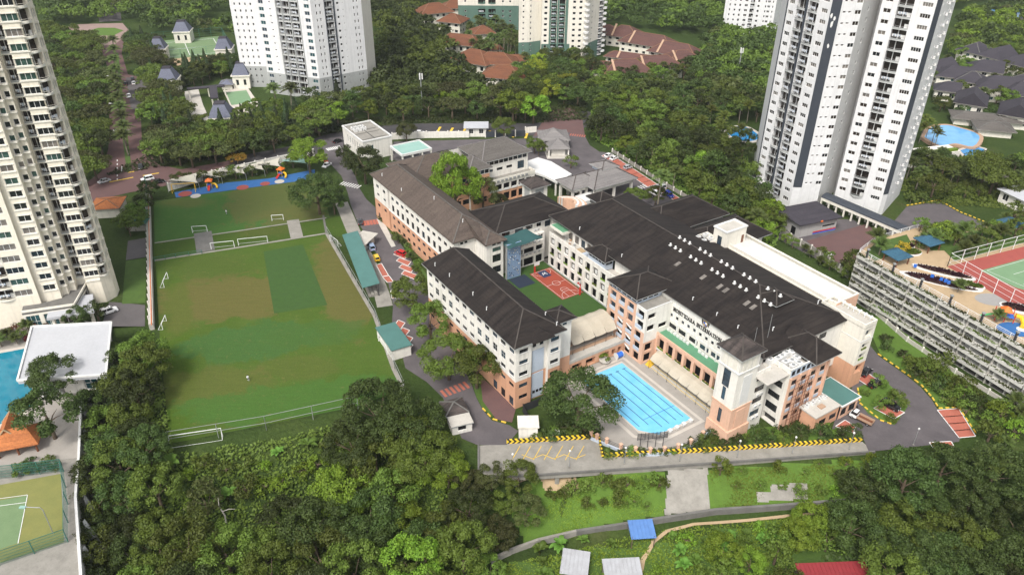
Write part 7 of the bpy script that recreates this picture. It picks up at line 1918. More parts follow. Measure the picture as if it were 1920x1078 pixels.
cone_tree('cone0',1,2.3,11,1500,.6);cone_tree('cone1',2,1.7,9,1200,.5)
def banana(key,seed):
 g=random.Random(seed);b=MB()
 for k in range(11):
  a=k*2.4;L_=g.uniform(2.0,3.0);d=(math.cos(a),math.sin(a));s_=(-d[1],d[0]);el=g.uniform(.7,1.25);P=[]
  for j in range(6):
   u=j/5;P.append((L_*u*math.cos(el),1.4+L_*(u*math.sin(el)-.55*u*u)))
  for j in range(5):
   w0,w1=[.42*math.sin(math.pi*min(1,max(.06,q/5.4)))+.03 for q in (j,j+1)]
   for sg_ in (-1,1):
    q=[(d[0]*P[j][0],d[1]*P[j][0],P[j][1]),(d[0]*P[j+1][0],d[1]*P[j+1][0],P[j+1][1]),(d[0]*P[j+1][0]+sg_*s_[0]*w1,d[1]*P[j+1][0]+sg_*s_[1]*w1,P[j+1][1]+w1*.35),(d[0]*P[j][0]+sg_*s_[0]*w0,d[1]*P[j][0]+sg_*s_[1]*w0,P[j][1]+w0*.35)]
    b.q(q)
 me=b.mesh('crown','leaf_banana');me.materials.clear()
 proto(key,me,MB().tube([(0,0,-.6),(0,0,1.6)],[.2,.12],6).mesh('trunk','leaf_olive'))
banana('banana0',1);banana('banana1',5)
def pmesh(key,mat):
 def mk():
  m=PROTO[key][0].copy();m.materials.clear();m.materials.append(MATS[mat]);return m
 return cached(('crown',key,mat),mk)
NTREE=[0]
PLACED=[]
KIND={'flat': 'rain_tree','laye': 'tiered_tree','smal': 'small_tree','cone': 'conifer','palm': 'palm','coco': 'coconut_palm','fan': 'fan_palm','bigp': 'oil_palm','big0': 'giant_tree','big1': 'giant_tree','near': 'broadleaf_tree','bush': 'shrub'}
def tree(key,mat,x,y,z,sc,label,group=None,name='tree',cat='tree',rz=None):
 if name=='tree': name=KIND.get(key[:4],'tree')
 t=thing(name,label,cat,(x,y,z),random.uniform(0,6.28) if rz is None else rz,group,sc)
 put('crown',pmesh(key,mat),t);put('trunk',PROTO[key][1],t);NTREE[0]+=1;PLACED.append((x,y));return t
def proj(x,y,z):
 d=Vector((x,y,z-CAM_H));wv=d.dot(_fw);return (960+F_PX*d.dot(CR)/wv,539-F_PX*d.dot(CU)/wv) if wv>1 else (-9999,0)
LOOK={'leaf_dark': 'dark','leaf_mid': 'mid-green','leaf_bright': 'bright green','leaf_olive': 'olive','leaf_lime': 'lime','leaf_conifer': 'blackish','leaf_palm': 'grey-green','leaf_coco': 'yellowish','leaf_banana': 'fresh green','leaf_red': 'reddish','leaf_vivid': 'vivid green','leaf_yellow': 'yellow-flowering','leaf_purple': 'purple'}
NUM=('first','second','third','fourth','fifth','sixth','seventh','eighth','ninth','tenth','last')
def join_mass(name,label,items):
 VV,n=[],0
 mats=[];MI=[]
 for key,mat,x,y,z,sc,rz in items:
  me=FARP[key];co=np.empty(len(me.vertices)*3,np.float32);me.vertices.foreach_get('co',co);co=co.reshape(-1,3)*sc
  c,s_=math.cos(rz),math.sin(rz);VV.append(np.column_stack([co[:,0]*c-co[:,1]*s_+x,co[:,0]*s_+co[:,1]*c+y,co[:,2]+z]))
  if mat not in mats: mats.append(mat)
  MI.append(np.full(len(co) // 4,mats.index(mat),np.int32))
 V=np.vstack(VV);n=len(V) // 4;me=bpy.data.meshes.new(name);me.vertices.add(4*n);me.vertices.foreach_set('co',V.astype(np.float32).ravel())
 me.loops.add(4*n);me.loops.foreach_set('vertex_index',np.arange(4*n,dtype=np.int32));me.polygons.add(n);me.polygons.foreach_set('loop_start',np.arange(0,4*n,4,dtype=np.int32))
 for m_ in mats: me.materials.append(MATS[m_])
 me.polygons.foreach_set('material_index',np.concatenate(MI));me.update();me.validate();put(name,me,kind='stuff',label=label,cat='forest')
def inpoly(x,y,P):
 r=False;n=len(P)
 for i in range(n):
  a,c=P[i],P[(i+1) % n]
  if (a[1]>y) != (c[1]>y) and x<(c[0]-a[0])*(y-a[1])/(c[1]-a[1])+a[0]: r=not r
 return r
AVOID=[]
def scatter(poly_px,spacing,kinds,label,group,sc=(.8,1.25),seed=1,name='tree',cat='tree',terr=True,maxn=400,z=0.0,tries=40,avoid=True,mass=None):
 rg=random.Random(seed);P=[GT(*p) if terr else G(*p,z) for p in poly_px];P=[(p.x,p.y) for p in P]
 x0,x1,y0,y1=min(p[0] for p in P),max(p[0] for p in P),min(p[1] for p in P),max(p[1] for p in P);pl_=[];miss=0
 while miss<tries*10 and len(pl_)<maxn:
  x,y=rg.uniform(x0,x1),rg.uniform(y0,y1)
  if not inpoly(x,y,P) or any((x-a) ** 2+(y-b) ** 2<spacing ** 2 for a,b in pl_) or (avoid and any(inpoly(x,y,A) for A in AVOID)): miss+=1;continue
  miss=0;pl_.append((x,y))
 pl_=[q for q in pl_ if (lambda u: -60<u[0]<1980 and -30<u[1]<1130)(proj(q[0],q[1],(TZ(*q) if terr else z)+6))]
 items=[]
 if not pl_: return 0
 PX=[proj(x,y,0) for x,y in pl_];ux,vx=[p[0] for p in PX],[p[1] for p in PX]
 for (x,y),(u,v) in zip(pl_,PX):
  k=rg.choices(kinds,[q[2] for q in kinds])[0];key=rg.choice(k[0]) if isinstance(k[0],(list,tuple)) else k[0]
  random.seed(int(x*31+y*17));lab=label if len(k)<4 else k[3]
  nm=name if len(k)<5 else k[4];s0=rg.uniform(*sc);s1=s0*(k[5] if len(k)>5 else 1);zz=TZ(x,y) if terr else z
  if mass: items.append((key,k[1],x,y,zz,s1,random.uniform(0,6.28)));continue
  f=(s0-sc[0])/max(1e-6,sc[1]-sc[0]);a=(u-min(ux))/max(1,max(ux)-min(ux));b_=(v-min(vx))/max(1,max(vx)-min(vx))
  size='small' if f<.33 else 'large' if f>.67 else 'medium';pos=('far','mid','near')[min(2,int(b_*3))]+' '+('left','left-centre','centre','right-centre','right')[min(4,int(a*5))]
  for wd in ('dark ','leafy ','green ','low ','spreading ','bushy ','rounded ','scattered '):
   if lab.startswith(wd): lab=lab[len(wd):]
  nl=f"{size} {LOOK[k[1]]} {lab}";nl=' '.join(nl.split()[:13])+', '+pos
  tree(key,k[1],x,y,zz,s1,nl,group,nm,cat)
 if mass: join_mass(mass,label,items)
 return len(pl_)
ROUND=['round0','round1','round2','round3'];FLAT=['flat0','flat1','flat2'];NEAR=['near0','near1','near2','near3'];LAY=['layer0','layer1'];SM=['small0','small1','small2'];BU=['bush0','bush1','bush2']
AVOID+=[pts((190,350),(205,250),(200,150),(190,80),(240,80),(285,150),(285,215),(265,220),(268,270),(300,320)),pts((283,74),(420,62),(446,112),(310,130)),pts((340,168),(376,160),(404,240),(360,250)),pts((415,168),(466,160),(492,200),(440,222)),
          pts((1355,236),(1426,234),(1430,270),(1358,270)),pts((1395,300),(1480,290),(1480,370),(1400,370)),pts((1420,330),(1560,300),(1700,380),(1650,520),(1480,460)),pts((1720,235),(1850,235),(1850,310),(1720,310)),[tuple(E0),tuple(E1),tuple(E2),tuple(E6),tuple(E7),tuple(E8),(E8[0]-26,E8[1]+26),(E0[0]+8,E0[1]+30)],
          pts((470,90),(500,200),(610,200),(715,170),(715,60)),pts((965,60),(1010,125),(1100,110),(1135,60)),pts((1640,460),(1700,385),(1770,375),(1850,420),(1740,455))]
for px,py in ((815,42),(850,60),(862,30),(865,96),(905,84),(892,128),(930,132),(962,126),(945,162),(1170,84),(1215,100),(1265,118),(1195,122),(1170,150),(1225,142),(1275,128),(1822,118),(1862,128),(1905,142),(1782,162),(1815,172),(1862,186),(1905,196),(1815,208),(1900,230),(1830,232),(1858,250),(1885,236),(347,78),(424,108),(303,112),(322,172),(457,162),(484,147),(420,238)):
 p=G(px,py);AVOID.append([(p.x-7,p.y-7),(p.x+7,p.y-7),(p.x+7,p.y+7),(p.x-7,p.y+7)])
_p=GT(1560,1082);AVOID.append([(_p.x-9,_p.y-12),(_p.x+9,_p.y-12),(_p.x+9,_p.y+6),(_p.x-9,_p.y+6)])
for _q in ((1077,1074),(1165,1088),(1201,1010)): _p=GT(*_q);AVOID.append([(_p.x-6,_p.y-7),(_p.x+6,_p.y-7),(_p.x+6,_p.y+5),(_p.x-6,_p.y+5)])
# ---- foreground woods
scatter([(214,690),(286,690),(300,900),(318,1000),(300,1240),(172,1240),(166,960),(172,830),(205,760)],5.0,[(NEAR,'leaf_dark',5),(NEAR,'leaf_mid',3)],'dark leafy tree in the gully between the podium and the football pitch','trees in the gully',(.72,1.1),2)
scatter([(420,1045),(560,1010),(650,950),(700,870),(790,842),(850,900),(870,990),(880,1250),(300,1250),(330,1060)],5.9,[(NEAR,'leaf_mid',5),(NEAR,'leaf_dark',2),(NEAR,'leaf_bright',3),(NEAR,'leaf_vivid',.6)],'leafy tree in the dense wood below the football pitch','wood below the pitch',(.8,1.25),3)
for px,py,k,m_,s_,lab in ((712,812,'big0','leaf_dark',.92,'largest dark tree at the lower corner of the football pitch'),(770,838,'big1','leaf_dark',.86,'big dark tree right of the largest one below the pitch'),(668,872,'big1','leaf_dark',.78,'big dark tree left of the largest one below the pitch'),(800,900,'big0','leaf_mid',.8,'broad green tree in front of the big dark trees'),(880,985,'big1','leaf_dark',.62,'dark tree left of the ramp foot')):
 p=GT(px,py);tree(k,m_,p.x,p.y,p.z,s_,lab)
scatter([(325,880),(480,862),(640,830),(620,880),(480,930),(350,960)],3.2,[(BU,'leaf_mid',3),(SM,'leaf_mid',1),(BU,'leaf_vivid',3),(['banana0'],'leaf_banana',.6)],'low shrub on the rough bank below the pitch goal','shrubs on the bank',(.8,1.4),5,'shrub','shrub')
p=GT(392,968);tree('layer0','leaf_olive',p.x,p.y,p.z,.8,'thin olive tree with a bare pale branch below the pitch goal')
p=GT(425,985);tb=MB().tube([(0,0,-.5),(.2,0,3),(-.6,.2,5.6),(-.4,.3,8)],[.2,.17,.12,.04],6).tube([(-.2,0,4.2),(1.4,0,5.0),(2.6,.2,4.8)],[.1,.07,.03],5);t=thing('dead_tree','bare pale dead trunk rising from the bank below the pitch','tree',tuple(p));tb.build('trunk','concrete_pale',t)
scatter([(905,1010),(940,1010),(930,1080),(905,1120)],4.6,[(NEAR,'leaf_mid',1),(NEAR,'leaf_olive',1)],'light green tree on the slope left of the valley wall','slope trees',(.55,.8),6)
for px,py,s_,lab,m_ in ((922,918,.62,'slender olive tree in front of the left end of the ramp','leaf_olive'),(972,922,.72,'loose green tree in front of the ramp parking bays','leaf_mid'),(985,985,.7,'green tree on the slope below the ramp bays','leaf_olive'),(948,965,.6,'small tree on the slope below the ramp end','leaf_mid'),(880,930,.6,'thin tree beside the earth bank left of the ramp','leaf_olive')):
 p=GT(px,py);tree('near1' if s_>.65 else 'near2',m_,p.x,p.y,p.z,s_,lab)
scatter([(1600,925),(1660,905),(1780,900),(1890,930),(2000,930),(2000,1260),(1540,1260),(1520,1120),(1590,1010)],5.6,[(NEAR,'leaf_dark',5),(NEAR,'leaf_mid',2)],'dark leafy tree in the wood at the lower right','wood at the lower right',(.8,1.25),8)
scatter([(1330,1040),(1450,1015),(1570,985),(1580,1050),(1520,1150),(1300,1160)],3.4,[(SM,'leaf_mid',3),(NEAR,'leaf_bright',1,'bushy green small tree beside the dirt path in the valley','tree',.6)],'bushy green small tree beside the dirt path in the valley','valley bushes',(.8,1.3),9)
scatter([(1010,1030),(1180,1010),(1240,1020),(1200,1078),(1020,1100)],2.6,[(['banana0','banana1'],'leaf_banana',4),(BU,'leaf_mid',2,'low leafy bush in the valley garden left of the path','bush')],'banana plant in the valley garden left of the path','banana plants left of the path',(.7,1.2),10,'banana_plant','plant')
scatter([(1240,1012),(1340,1000),(1480,985),(1500,1010),(1300,1060),(1230,1090)],2.8,[(['banana0','banana1'],'leaf_banana',4),('fan','leaf_palm',1,'small palm in the valley garden right of the path','palm'),(BU,'leaf_bright',1,'low leafy bush in the valley garden right of the path','bush')],'banana plant in the valley garden right of the path','garden right of the path',(.7,1.25),11,'banana_plant','plant')
scatter([(1030,915),(1100,908),(1200,900),(1240,905),(1240,925),(1040,940)],1.9,[(BU,'leaf_mid',1)],'rounded shrub in the row below the ramp','shrubs below the ramp',(.8,1.2),12,'shrub','shrub')
scatter([(1090,950),(1235,940),(1235,955),(1100,970)],2.6,[(BU,'leaf_mid',1)],'low shrub on the grass slope above the valley wall','shrubs on the grass slope',(.6,.95),13,'shrub','shrub')
scatter([(1340,885),(1560,870),(1640,872),(1600,925),(1400,930)],3.2,[(BU,'leaf_mid',3),(BU,'leaf_bright',1),(SM,'leaf_bright',1)],'scattered shrub on the slope right of the concrete chute','shrubs right of the chute',(.55,.95),14,'shrub','shrub')
p=GT(1845,905);tree('bigpalm','leaf_palm',p.x,p.y,p.z+3.0,1.0,'large oil palm at the lower right beside the driveway',name='palm')
p=GT(840,905);tree('small1','leaf_lime',p.x,p.y,p.z+1,.6,'small yellow-green tree below the guard kiosk')
# ---- trees on the campus
for px,py,k,m_,s_,lab in ((600,402,'big0','leaf_dark',.98,'big dark tree between upper pitch and campus road'),(582,325,'near0','leaf_vivid',1.3,'bright green tree behind the big dark campus tree'),(628,402,'near2','leaf_dark',.8,'dark tree with red flowers beside the campus road'),
                              (686,345,'near3','leaf_dark',1.3,'dark tree at the far corner of the long wing'),(668,330,'near1','leaf_dark',.6,'smaller dark tree before the white gate block'),(645,300,'small0','leaf_dark',1.2,'shrubby tree at the corner of the white gate block'),
                              (906,396,'near2','leaf_olive',1.1,'olive tree in front of the orange north wing'),(936,398,'near1','leaf_olive',.6,'small olive tree near the stair turret'),
                              (776,585,'near1','leaf_mid',1.05,'green tree at the upper end of the front wing'),(808,640,'near2','leaf_mid',1.05,'green tree beside the middle of the front wing'),(842,712,'big1','leaf_mid',.82,'spreading green tree over the road beside the front wing'),(894,728,'near3','leaf_mid',1.1,'green tree at the lower corner of the front wing'),
                              (1082,800,'big0','leaf_dark',.98,'huge dark green tree overhanging the swimming pool'),(763,268,'near3','leaf_olive',.8,'tree beside the public road behind the gate block'),(945,262,'near0','leaf_mid',.9,'green tree between the road and the north wing'),(1002,288,'near2','leaf_mid',.62,'small round tree left of the gatehouse'),(1010,292,'near1','leaf_mid',.55,'slim round tree close to the gatehouse'),
                              (1070,316,'small2','leaf_mid',1.1,'round shrub on the plaza islet'),(1190,392,'near1','leaf_mid',.75,'leafy tree behind the main roof ridge'),(1228,384,'near2','leaf_mid',.65,'leafy tree beside the white van')):
 p=G(px,py);tree(k,m_,p.x,p.y,0,s_,lab)
p=S(35.5,91);tree('big1','leaf_vivid',p.x,p.y,0,(.95,.95,1.7),'tall bright green tree inside the north courtyard')
p=G(1232,392);tree('palm1','leaf_palm',p.x,p.y,0,1.5,'tall slim palm beside the white van',name='palm')
put('crown',pmesh('bush1','leaf_bright'),bowl_t,(0,0,.9),sc=.8)
scatter([(1300,836),(1336,816),(1400,822),(1404,836),(1330,846)],2.0,[(BU,'leaf_dark',1),(BU,'leaf_mid',1)],'dark shrub at the foot of the corner tower','shrubs at the corner tower',(.7,1.2),21,'shrub','shrub')
sheet('end_lawn',pts((1290,848),(1340,815),(1440,800),(1560,806),(1612,814),(1616,826),(1350,843)),.04,'lawn_bright')
scatter([(1405,832),(1450,806),(1530,806),(1600,818),(1605,824),(1450,835)],2.1,[(BU,'leaf_dark',2),(BU,'leaf_mid',1),(SM,'leaf_dark',.5)],'dark shrub in the bed before the school end block','shrubs before the end block',(.7,1.15),22,'shrub','shrub')
scatter([(1000,826),(1060,800),(1120,806),(1110,822)],2.2,[(BU,'leaf_dark',1),(BU,'leaf_mid',1)],'dark shrub in the bed between shed and pool','shrubs between shed and pool',(.7,1.2),23,'shrub','shrub')
scatter([(1128,852),(1180,852),(1250,850),(1300,842),(1300,848),(1135,857)],2.0,[(BU,'leaf_mid',1)],'shrub between the pool wall and the chevron barrier','shrubs under the pool wall',(.6,.9),24,'shrub','shrub')
scatter([(1614,740),(1640,718),(1690,755),(1670,790)],4.0,[(BU,'leaf_mid',1),(SM,'leaf_mid',1)],'small tree on the lawn island of the east driveway','island trees',(.6,.95),25)
scatter([(1690,668),(1740,690),(1830,750),(1850,790),(1790,770),(1720,712)],2.2,[(BU,'leaf_dark',3),(SM,'leaf_mid',2),(BU,'leaf_mid',2)],'shrub in the thick hedge below the parking structure','hedge below the parking structure',(.9,1.5),26,'shrub','shrub')
scatter([(1640,632),(1668,640),(1660,660)],3,[(BU,'leaf_dark',1)],'round shrub on the lawn beside the stair tower','shrubs beside the stair tower',(.9,1.3),27,'shrub','shrub')
scatter([(776,505),(790,512),(838,580),(828,586)],2.2,[(BU,'leaf_mid',1)],'shrub along the foot of the long wing','shrubs at the long wing',(.6,.9),28,'shrub','shrub')
scatter([(735,440),(745,442),(790,500),(780,505)],2.0,[(BU,'leaf_mid',1),('fan','leaf_palm',.5)],'planting beside the orange base of the long wing','planting at the long wing',(.7,1.0),29,'shrub','shrub')
scatter([(712,392),(722,400),(728,420),(716,416)],1.6,[(BU,'leaf_dark',1)],'dark shrub by the red crossing at the long wing','shrubs by the red crossing',(.7,1.0),30,'shrub','shrub')
scatter([(1838,795),(1880,770),(1960,740),(1990,800),(1960,850),(1850,842)],3.4,[(SM,'leaf_mid',3),(['fan'],'leaf_palm',2),(SM,'leaf_bright',1),(SM,'leaf_red',.4)],'garden tree at the right end of the driveway','trees at the driveway end',(.8,1.2),65)
# ---- behind the pitch, along the roads
RT=[(FLAT,'leaf_mid',3),(FLAT,'leaf_olive',3),(ROUND,'leaf_dark',2),(ROUND,'leaf_mid',2),(FLAT,'leaf_dark',1)]
scatter([(262,308),(300,290),(330,262),(420,262),(500,268),(560,262),(600,255),(560,278),(470,296),(360,316)],6.0,RT,'spreading tree along the road behind the playground','trees behind the playground',(.85,1.25),31)
for px,py in ((358,290),(392,300),(447,312)): p=G(px,py);tree('flat1','leaf_yellow',p.x,p.y,0,.55,'yellow-flowering tree among the roadside trees behind the playground','yellow-flowering trees')
scatter([(150,360),(196,330),(202,250),(198,150),(188,104),(160,78),(90,70),(110,180),(140,280)],6.2,RT,'tree between the cream tower and the boulevard','trees left of the boulevard',(.8,1.2),32)
scatter([(258,235),(300,250),(330,235),(300,140),(285,90),(246,80),(250,140),(288,150),(288,212)],5.0,RT+[(['cone0'],'leaf_conifer',2)],'tree between the boulevard and the pavilions','trees right of the boulevard',(.85,1.2),33)
for k in range(11):
 p=G(*lerp((216,100),(243,306),(k+.3)/11));tree('palm0','leaf_palm',p.x,p.y,0,1.35,NUM[k]+' palm from the roundabout down the middle of the boulevard','boulevard palms','palm')
scatter([(400,262),(408,240),(480,218),(500,230),(560,215),(560,245),(470,262)],4.2,[(['cone0','cone1'],'leaf_conifer',4),(ROUND,'leaf_mid',2,'leafy tree among the conifers below the white tower','tree')],'dark conifer in the row below the white tower','trees below the white tower',(.75,1.05),34)
for px,py in ((548,205),(520,205)): p=G(px,py);tree('palm0','leaf_palm',p.x,p.y,0,1.5,'big feathery palm at the foot of the white tower','palms at the white tower','palm')
scatter([(330,170),(345,130),(440,125),(452,140),(410,150),(380,160)],3.8,[(['cone0'],'leaf_conifer',2),(ROUND,'leaf_dark',2),(ROUND,'leaf_mid',1)],'dark tree in front of the far tennis court','trees before the far court',(.7,1.0),35)
scatter([(100,52),(170,44),(240,40),(300,60),(420,58),(450,60),(470,90),(440,70),(330,62),(430,20),(420,-60),(60,-60)],8.2,[(ROUND,'leaf_dark',4),(ROUND,'leaf_mid',4),(ROUND,'leaf_olive',1)],'far tree canopy of the forest at the top left','forest at the top left',(.95,1.4),36,mass='far_forest')
scatter([(560,252),(620,250),(660,238),(740,228),(860,228),(1000,226),(1010,205),(960,195),(860,190),(760,196),(640,205),(570,220)],6.8,[(ROUND,'leaf_dark',3),(ROUND,'leaf_mid',3),(LAY,'leaf_dark',2),(FLAT,'leaf_olive',2),(ROUND,'leaf_bright',1),(['cone0'],'leaf_conifer',.7)],'tree in the belt along the far side of the public road','roadside tree belt',(.85,1.25),37)
for px,py,s_ in ((962,232,1.5),(1000,232,1.35),(985,226,1.2)): p=G(px,py);tree('round1','leaf_vivid',p.x,p.y,0,s_,'bright green spreading tree in the group behind the gatehouse','bright trees behind the gatehouse')
scatter([(710,190),(720,90),(700,10),(790,-30),(800,70),(830,70),(850,120),(880,160),(920,180),(960,190),(860,195)],8.0,[(ROUND,'leaf_dark',5),(ROUND,'leaf_mid',3)],'dark canopy of the grove between the white tower and the terracotta roofs','grove left of the terracotta roofs',(1.0,1.45),38,mass='far_forest')
scatter([(880,60),(960,60),(968,110),(985,140),(970,150),(930,115),(880,110)],4.5,[(['palm0','palm1'],'leaf_palm',3),(SM,'leaf_mid',1.5,'small tree among the terracotta roofs','tree')],'palm among the terracotta roofs','greenery among the terracotta roofs',(.9,1.2),39,'palm')
scatter([(975,150),(1010,128),(1100,118),(1120,165),(1100,200),(1010,200),(960,185)],6.2,[(FLAT,'leaf_dark',2),(ROUND,'leaf_mid',3),(ROUND,'leaf_lime',.6),(['palm0'],'leaf_palm',1.2),(ROUND,'leaf_dark',2)],'tree in the grove below the cream and green tower','grove below the green tower',(.85,1.2),40)
scatter([(1135,50),(1340,70),(1345,0),(1330,-60),(1130,-60)],9.0,[(ROUND,'leaf_dark',4),(ROUND,'leaf_mid',3)],'far tree canopy of the forest right of the top centre','forest at the top',(1.0,1.45),41,mass='far_forest')
scatter([(1300,140),(1345,70),(1440,75),(1470,110),(1440,190),(1340,195)],6.8,[(ROUND,'leaf_dark',4),(ROUND,'leaf_mid',3),(ROUND,'leaf_olive',1)],'green canopy of the forest left of the big tower','forest left of the big tower',(.95,1.35),42,mass='far_forest')
# ---- the forest between plaza and big tower
JF=[(ROUND,'leaf_dark',4),(ROUND,'leaf_mid',4),(LAY,'leaf_dark',2),(LAY,'leaf_mid',1.5),(ROUND,'leaf_bright',.9),(SM,'leaf_olive',1),(['palm0'],'leaf_palm',1)]
scatter([(1112,262),(1150,282),(1240,340),(1340,408),(1400,440),(1430,466),(1446,430),(1430,390),(1400,370),(1390,300),(1350,270),(1300,250),(1240,215),(1150,195),(1112,215)],6.1,JF,'leafy tree in the forest between the plaza and the big tower','forest beside the plaza',(.8,1.3),43)
scatter([(1120,195),(1300,245),(1350,236),(1440,228),(1440,196),(1330,190),(1200,168),(1120,170)],5.6,[(ROUND,'leaf_dark',3),(ROUND,'leaf_mid',3),(FLAT,'leaf_dark',1),(['palm0','palm1'],'leaf_palm',2)],'tree in the forest below the maroon roofs','forest below the maroon roofs',(.8,1.2),44)
for px,py in ((1310,262),(1345,268),(1352,252),(1276,262),(1330,240),(1385,278),(1400,232)): p=G(px,py);tree('coco0','leaf_coco',p.x,p.y,0,1.1,'yellow-green coconut palm beside the round pool','coconut palms by the round pool','palm')
p=G(1372,410);tree('bigpalm','leaf_palm',p.x,p.y,1.5,.95,'large oil palm at the edge of the forest',name='palm')
scatter([(1466,452),(1500,478),(1560,512),(1600,540),(1606,520),(1560,492),(1500,462)],3.4,[(SM,'leaf_mid',2),(ROUND,'leaf_mid',1),(SM,'leaf_bright',1),(['fan'],'leaf_palm',1)],'shrubby tree between the annex and the tower forecourt','trees behind the annex',(.6,.95),45)
scatter([(1380,430),(1440,415),(1458,450),(1420,462)],4.4,[(ROUND,'leaf_mid',1),(ROUND,'leaf_bright',.5)],'green tree at the near foot of the big tower','trees at the foot of the big tower',(.7,1.0),46)
# ---- right hand gardens
scatter([(1690,330),(1720,312),(1790,312),(1850,306),(1925,310),(1990,340),(1990,400),(1900,378),(1800,372),(1720,372)],5.2,[(['palm0','palm1','fan'],'leaf_palm',3),(ROUND,'leaf_dark',2),(SM,'leaf_mid',3),(FLAT,'leaf_mid',1)],'garden tree or palm below the light blue pool','garden below the light blue pool',(.75,1.15),47)
for px,py in ((1722,270),(1735,262),(1750,284),(1728,255),(1745,275)): p=G(px,py);tree('coco0','leaf_coco',p.x,p.y,0,1.0,'coconut palm at the left edge of the light blue pool','coconut palms by the light blue pool','palm')
scatter([(1672,404),(1705,378),(1740,372),(1700,400)],4.0,[(['palm0','fan'],'leaf_palm',3),(SM,'leaf_mid',2)],'palm in the bed at the right foot of the big tower','bed at the right foot of the big tower',(.7,1.0),48,'palm')
scatter([(1780,110),(1800,60),(1830,30),(1925,30),(1990,60),(1990,110),(1900,100),(1840,100)],8.0,[(ROUND,'leaf_dark',3),(ROUND,'leaf_mid',3),(ROUND,'leaf_bright',1),(ROUND,'leaf_olive',1)],'tree canopy of the wood behind the slate-roofed houses','wood behind the slate houses',(.95,1.35),49,mass='far_forest')
scatter([(1790,20),(1850,8),(1990,8),(1990,-60),(1760,-60)],10,[(ROUND,'leaf_mid',3),(ROUND,'leaf_dark',2)],'far tree canopy at the top right corner','far trees at the top right',(.95,1.3),50,mass='far_forest')
for px,py in ((1770,205),(1800,222),(1880,160),(1838,196),(1790,190),(1850,222)): p=G(px,py);tree('small0','leaf_dark',p.x,p.y,0,1.2,'small dark tree between the slate-roofed houses','trees between the slate houses')
scatter([(1700,432),(1722,428),(1760,442),(1852,428),(1920,400),(1990,392),(1990,420),(1900,440),(1800,462),(1740,458)],2.8,[(['fan'],'leaf_palm',3),(SM,'leaf_mid',2),(BU,'leaf_bright',2),(BU,'leaf_purple',1)],'plant in the garden along the back of the play deck','deck garden',(.7,1.2),63,'deck_plant','plant',terr=False,z=DZ,avoid=False)
scatter([(318,352),(420,330),(520,312),(600,296),(600,304),(520,322),(420,342)],4.0,[(SM,'leaf_mid',2),(SM,'leaf_dark',2),(BU,'leaf_bright',1)],'small tree behind the playground sails','trees behind the sails',(.7,1.1),64)
for i,(px,py,k,m_,s_,lab) in enumerate(((1745,462,'fan','leaf_palm',1.5,'palm beside the kiosk among the deck plants'),(1762,450,'small1','leaf_lime',1.1,'bright lime tree on the play deck'),(1800,452,'fan','leaf_palm',1.7,'palm in the middle of the deck garden'),(1820,474,'fan','leaf_palm',1.5,'palm beside the deck court corner'),(1805,482,'fan','leaf_palm',1.4,'palm left of the deck court corner'),(1850,462,'small0','leaf_mid',1.0,'green bush tree behind the deck court'),(1872,452,'fan','leaf_palm',1.5,'palm behind the red deck court'),(1902,446,'small2','leaf_mid',1.2,'green tree by the far deck kiosk'),(1795,548,'fan','leaf_palm',1.1,'palm over the long oval bed'),(1868,604,'fan','leaf_palm',1.0,'palm beside the deck play equipment'),(1648,478,'fan','leaf_palm',1.5,'palm at the left corner of the deck'),(1640,462,'fan','leaf_palm',1.6,'palm beside the covered walkway end'),(1690,470,'bush1','leaf_yellow',1.2,'orange-flowering shrub behind the deck kiosk'),(1722,462,'bush0','leaf_mid',1.3,'green shrub behind the round bed'))):
 p=G(px,py,DZ);tree(k,m_,p.x,p.y,DZ,s_,lab,name='deck_plant',cat='plant')
scatter([(1745,130),(1800,100),(1925,110),(1990,150),(1990,240),(1880,215),(1800,195),(1750,215)],6.5,[(SM,'leaf_dark',3),(ROUND,'leaf_mid',2),(['palm0'],'leaf_palm',1)],'garden tree among the slate-roofed houses','gardens of the slate houses',(.7,1.1),60)
scatter([(300,200),(325,190),(350,240),(365,260),(400,250),(400,262),(320,262),(290,240)],5.0,[(['cone0'],'leaf_conifer',2),(ROUND,'leaf_mid',2),(FLAT,'leaf_olive',1)],'tree below the grey parking court','trees below the parking court',(.75,1.1),61)
scatter([(1300,130),(1340,100),(1330,180),(1290,170),(1130,165),(1120,150)],5.2,[(ROUND,'leaf_mid',2),(ROUND,'leaf_dark',3),(['palm0','palm1'],'leaf_palm',2)],'tree close around the maroon roofs','trees round the maroon roofs',(.7,1.0),62)
# ---- left podium greenery
for px,py,k,s_,lab in ((150,618,'near1',.62,'dark tree growing past the edge of the white pavilion roof'),(112,740,'near0',1.0,'dark tree in front of the white pavilion'),(104,822,'near2',1.2,'dark tree between the tiled hut and the court fence'),(185,600,'small0',1.2,'small dark tree by the condo driveway')): p=G(px,py);tree(k,'leaf_dark',p.x,p.y,0,s_,lab)
scatter([(-40,640),(30,625),(70,610),(90,606),(60,640),(-40,660)],2.6,[(['fan'],'leaf_palm',2),(BU,'leaf_mid',1),(BU,'leaf_red',.6)],'plant in the hedge between the podium pool and the cream tower','podium hedge',(.9,1.3),52,'shrub','shrub',terr=False,z=0,avoid=False)
scatter([(40,870),(110,862),(112,880),(30,896)],1.8,[(BU,'leaf_dark',1),(BU,'leaf_mid',1)],'shrub in the bed along the court fence','shrubs along the court fence',(.7,1.0),53,'shrub','shrub',terr=False,z=0,avoid=False)
scatter([(230,455),(240,420),(262,396),(285,372),(284,400),(250,440)],3.6,[(ROUND,'leaf_mid',2),(ROUND,'leaf_dark',1),(SM,'leaf_bright',1)],'green tree between the cream tower and the upper pitch','trees at the upper pitch corner',(.55,.8),54,avoid=False)
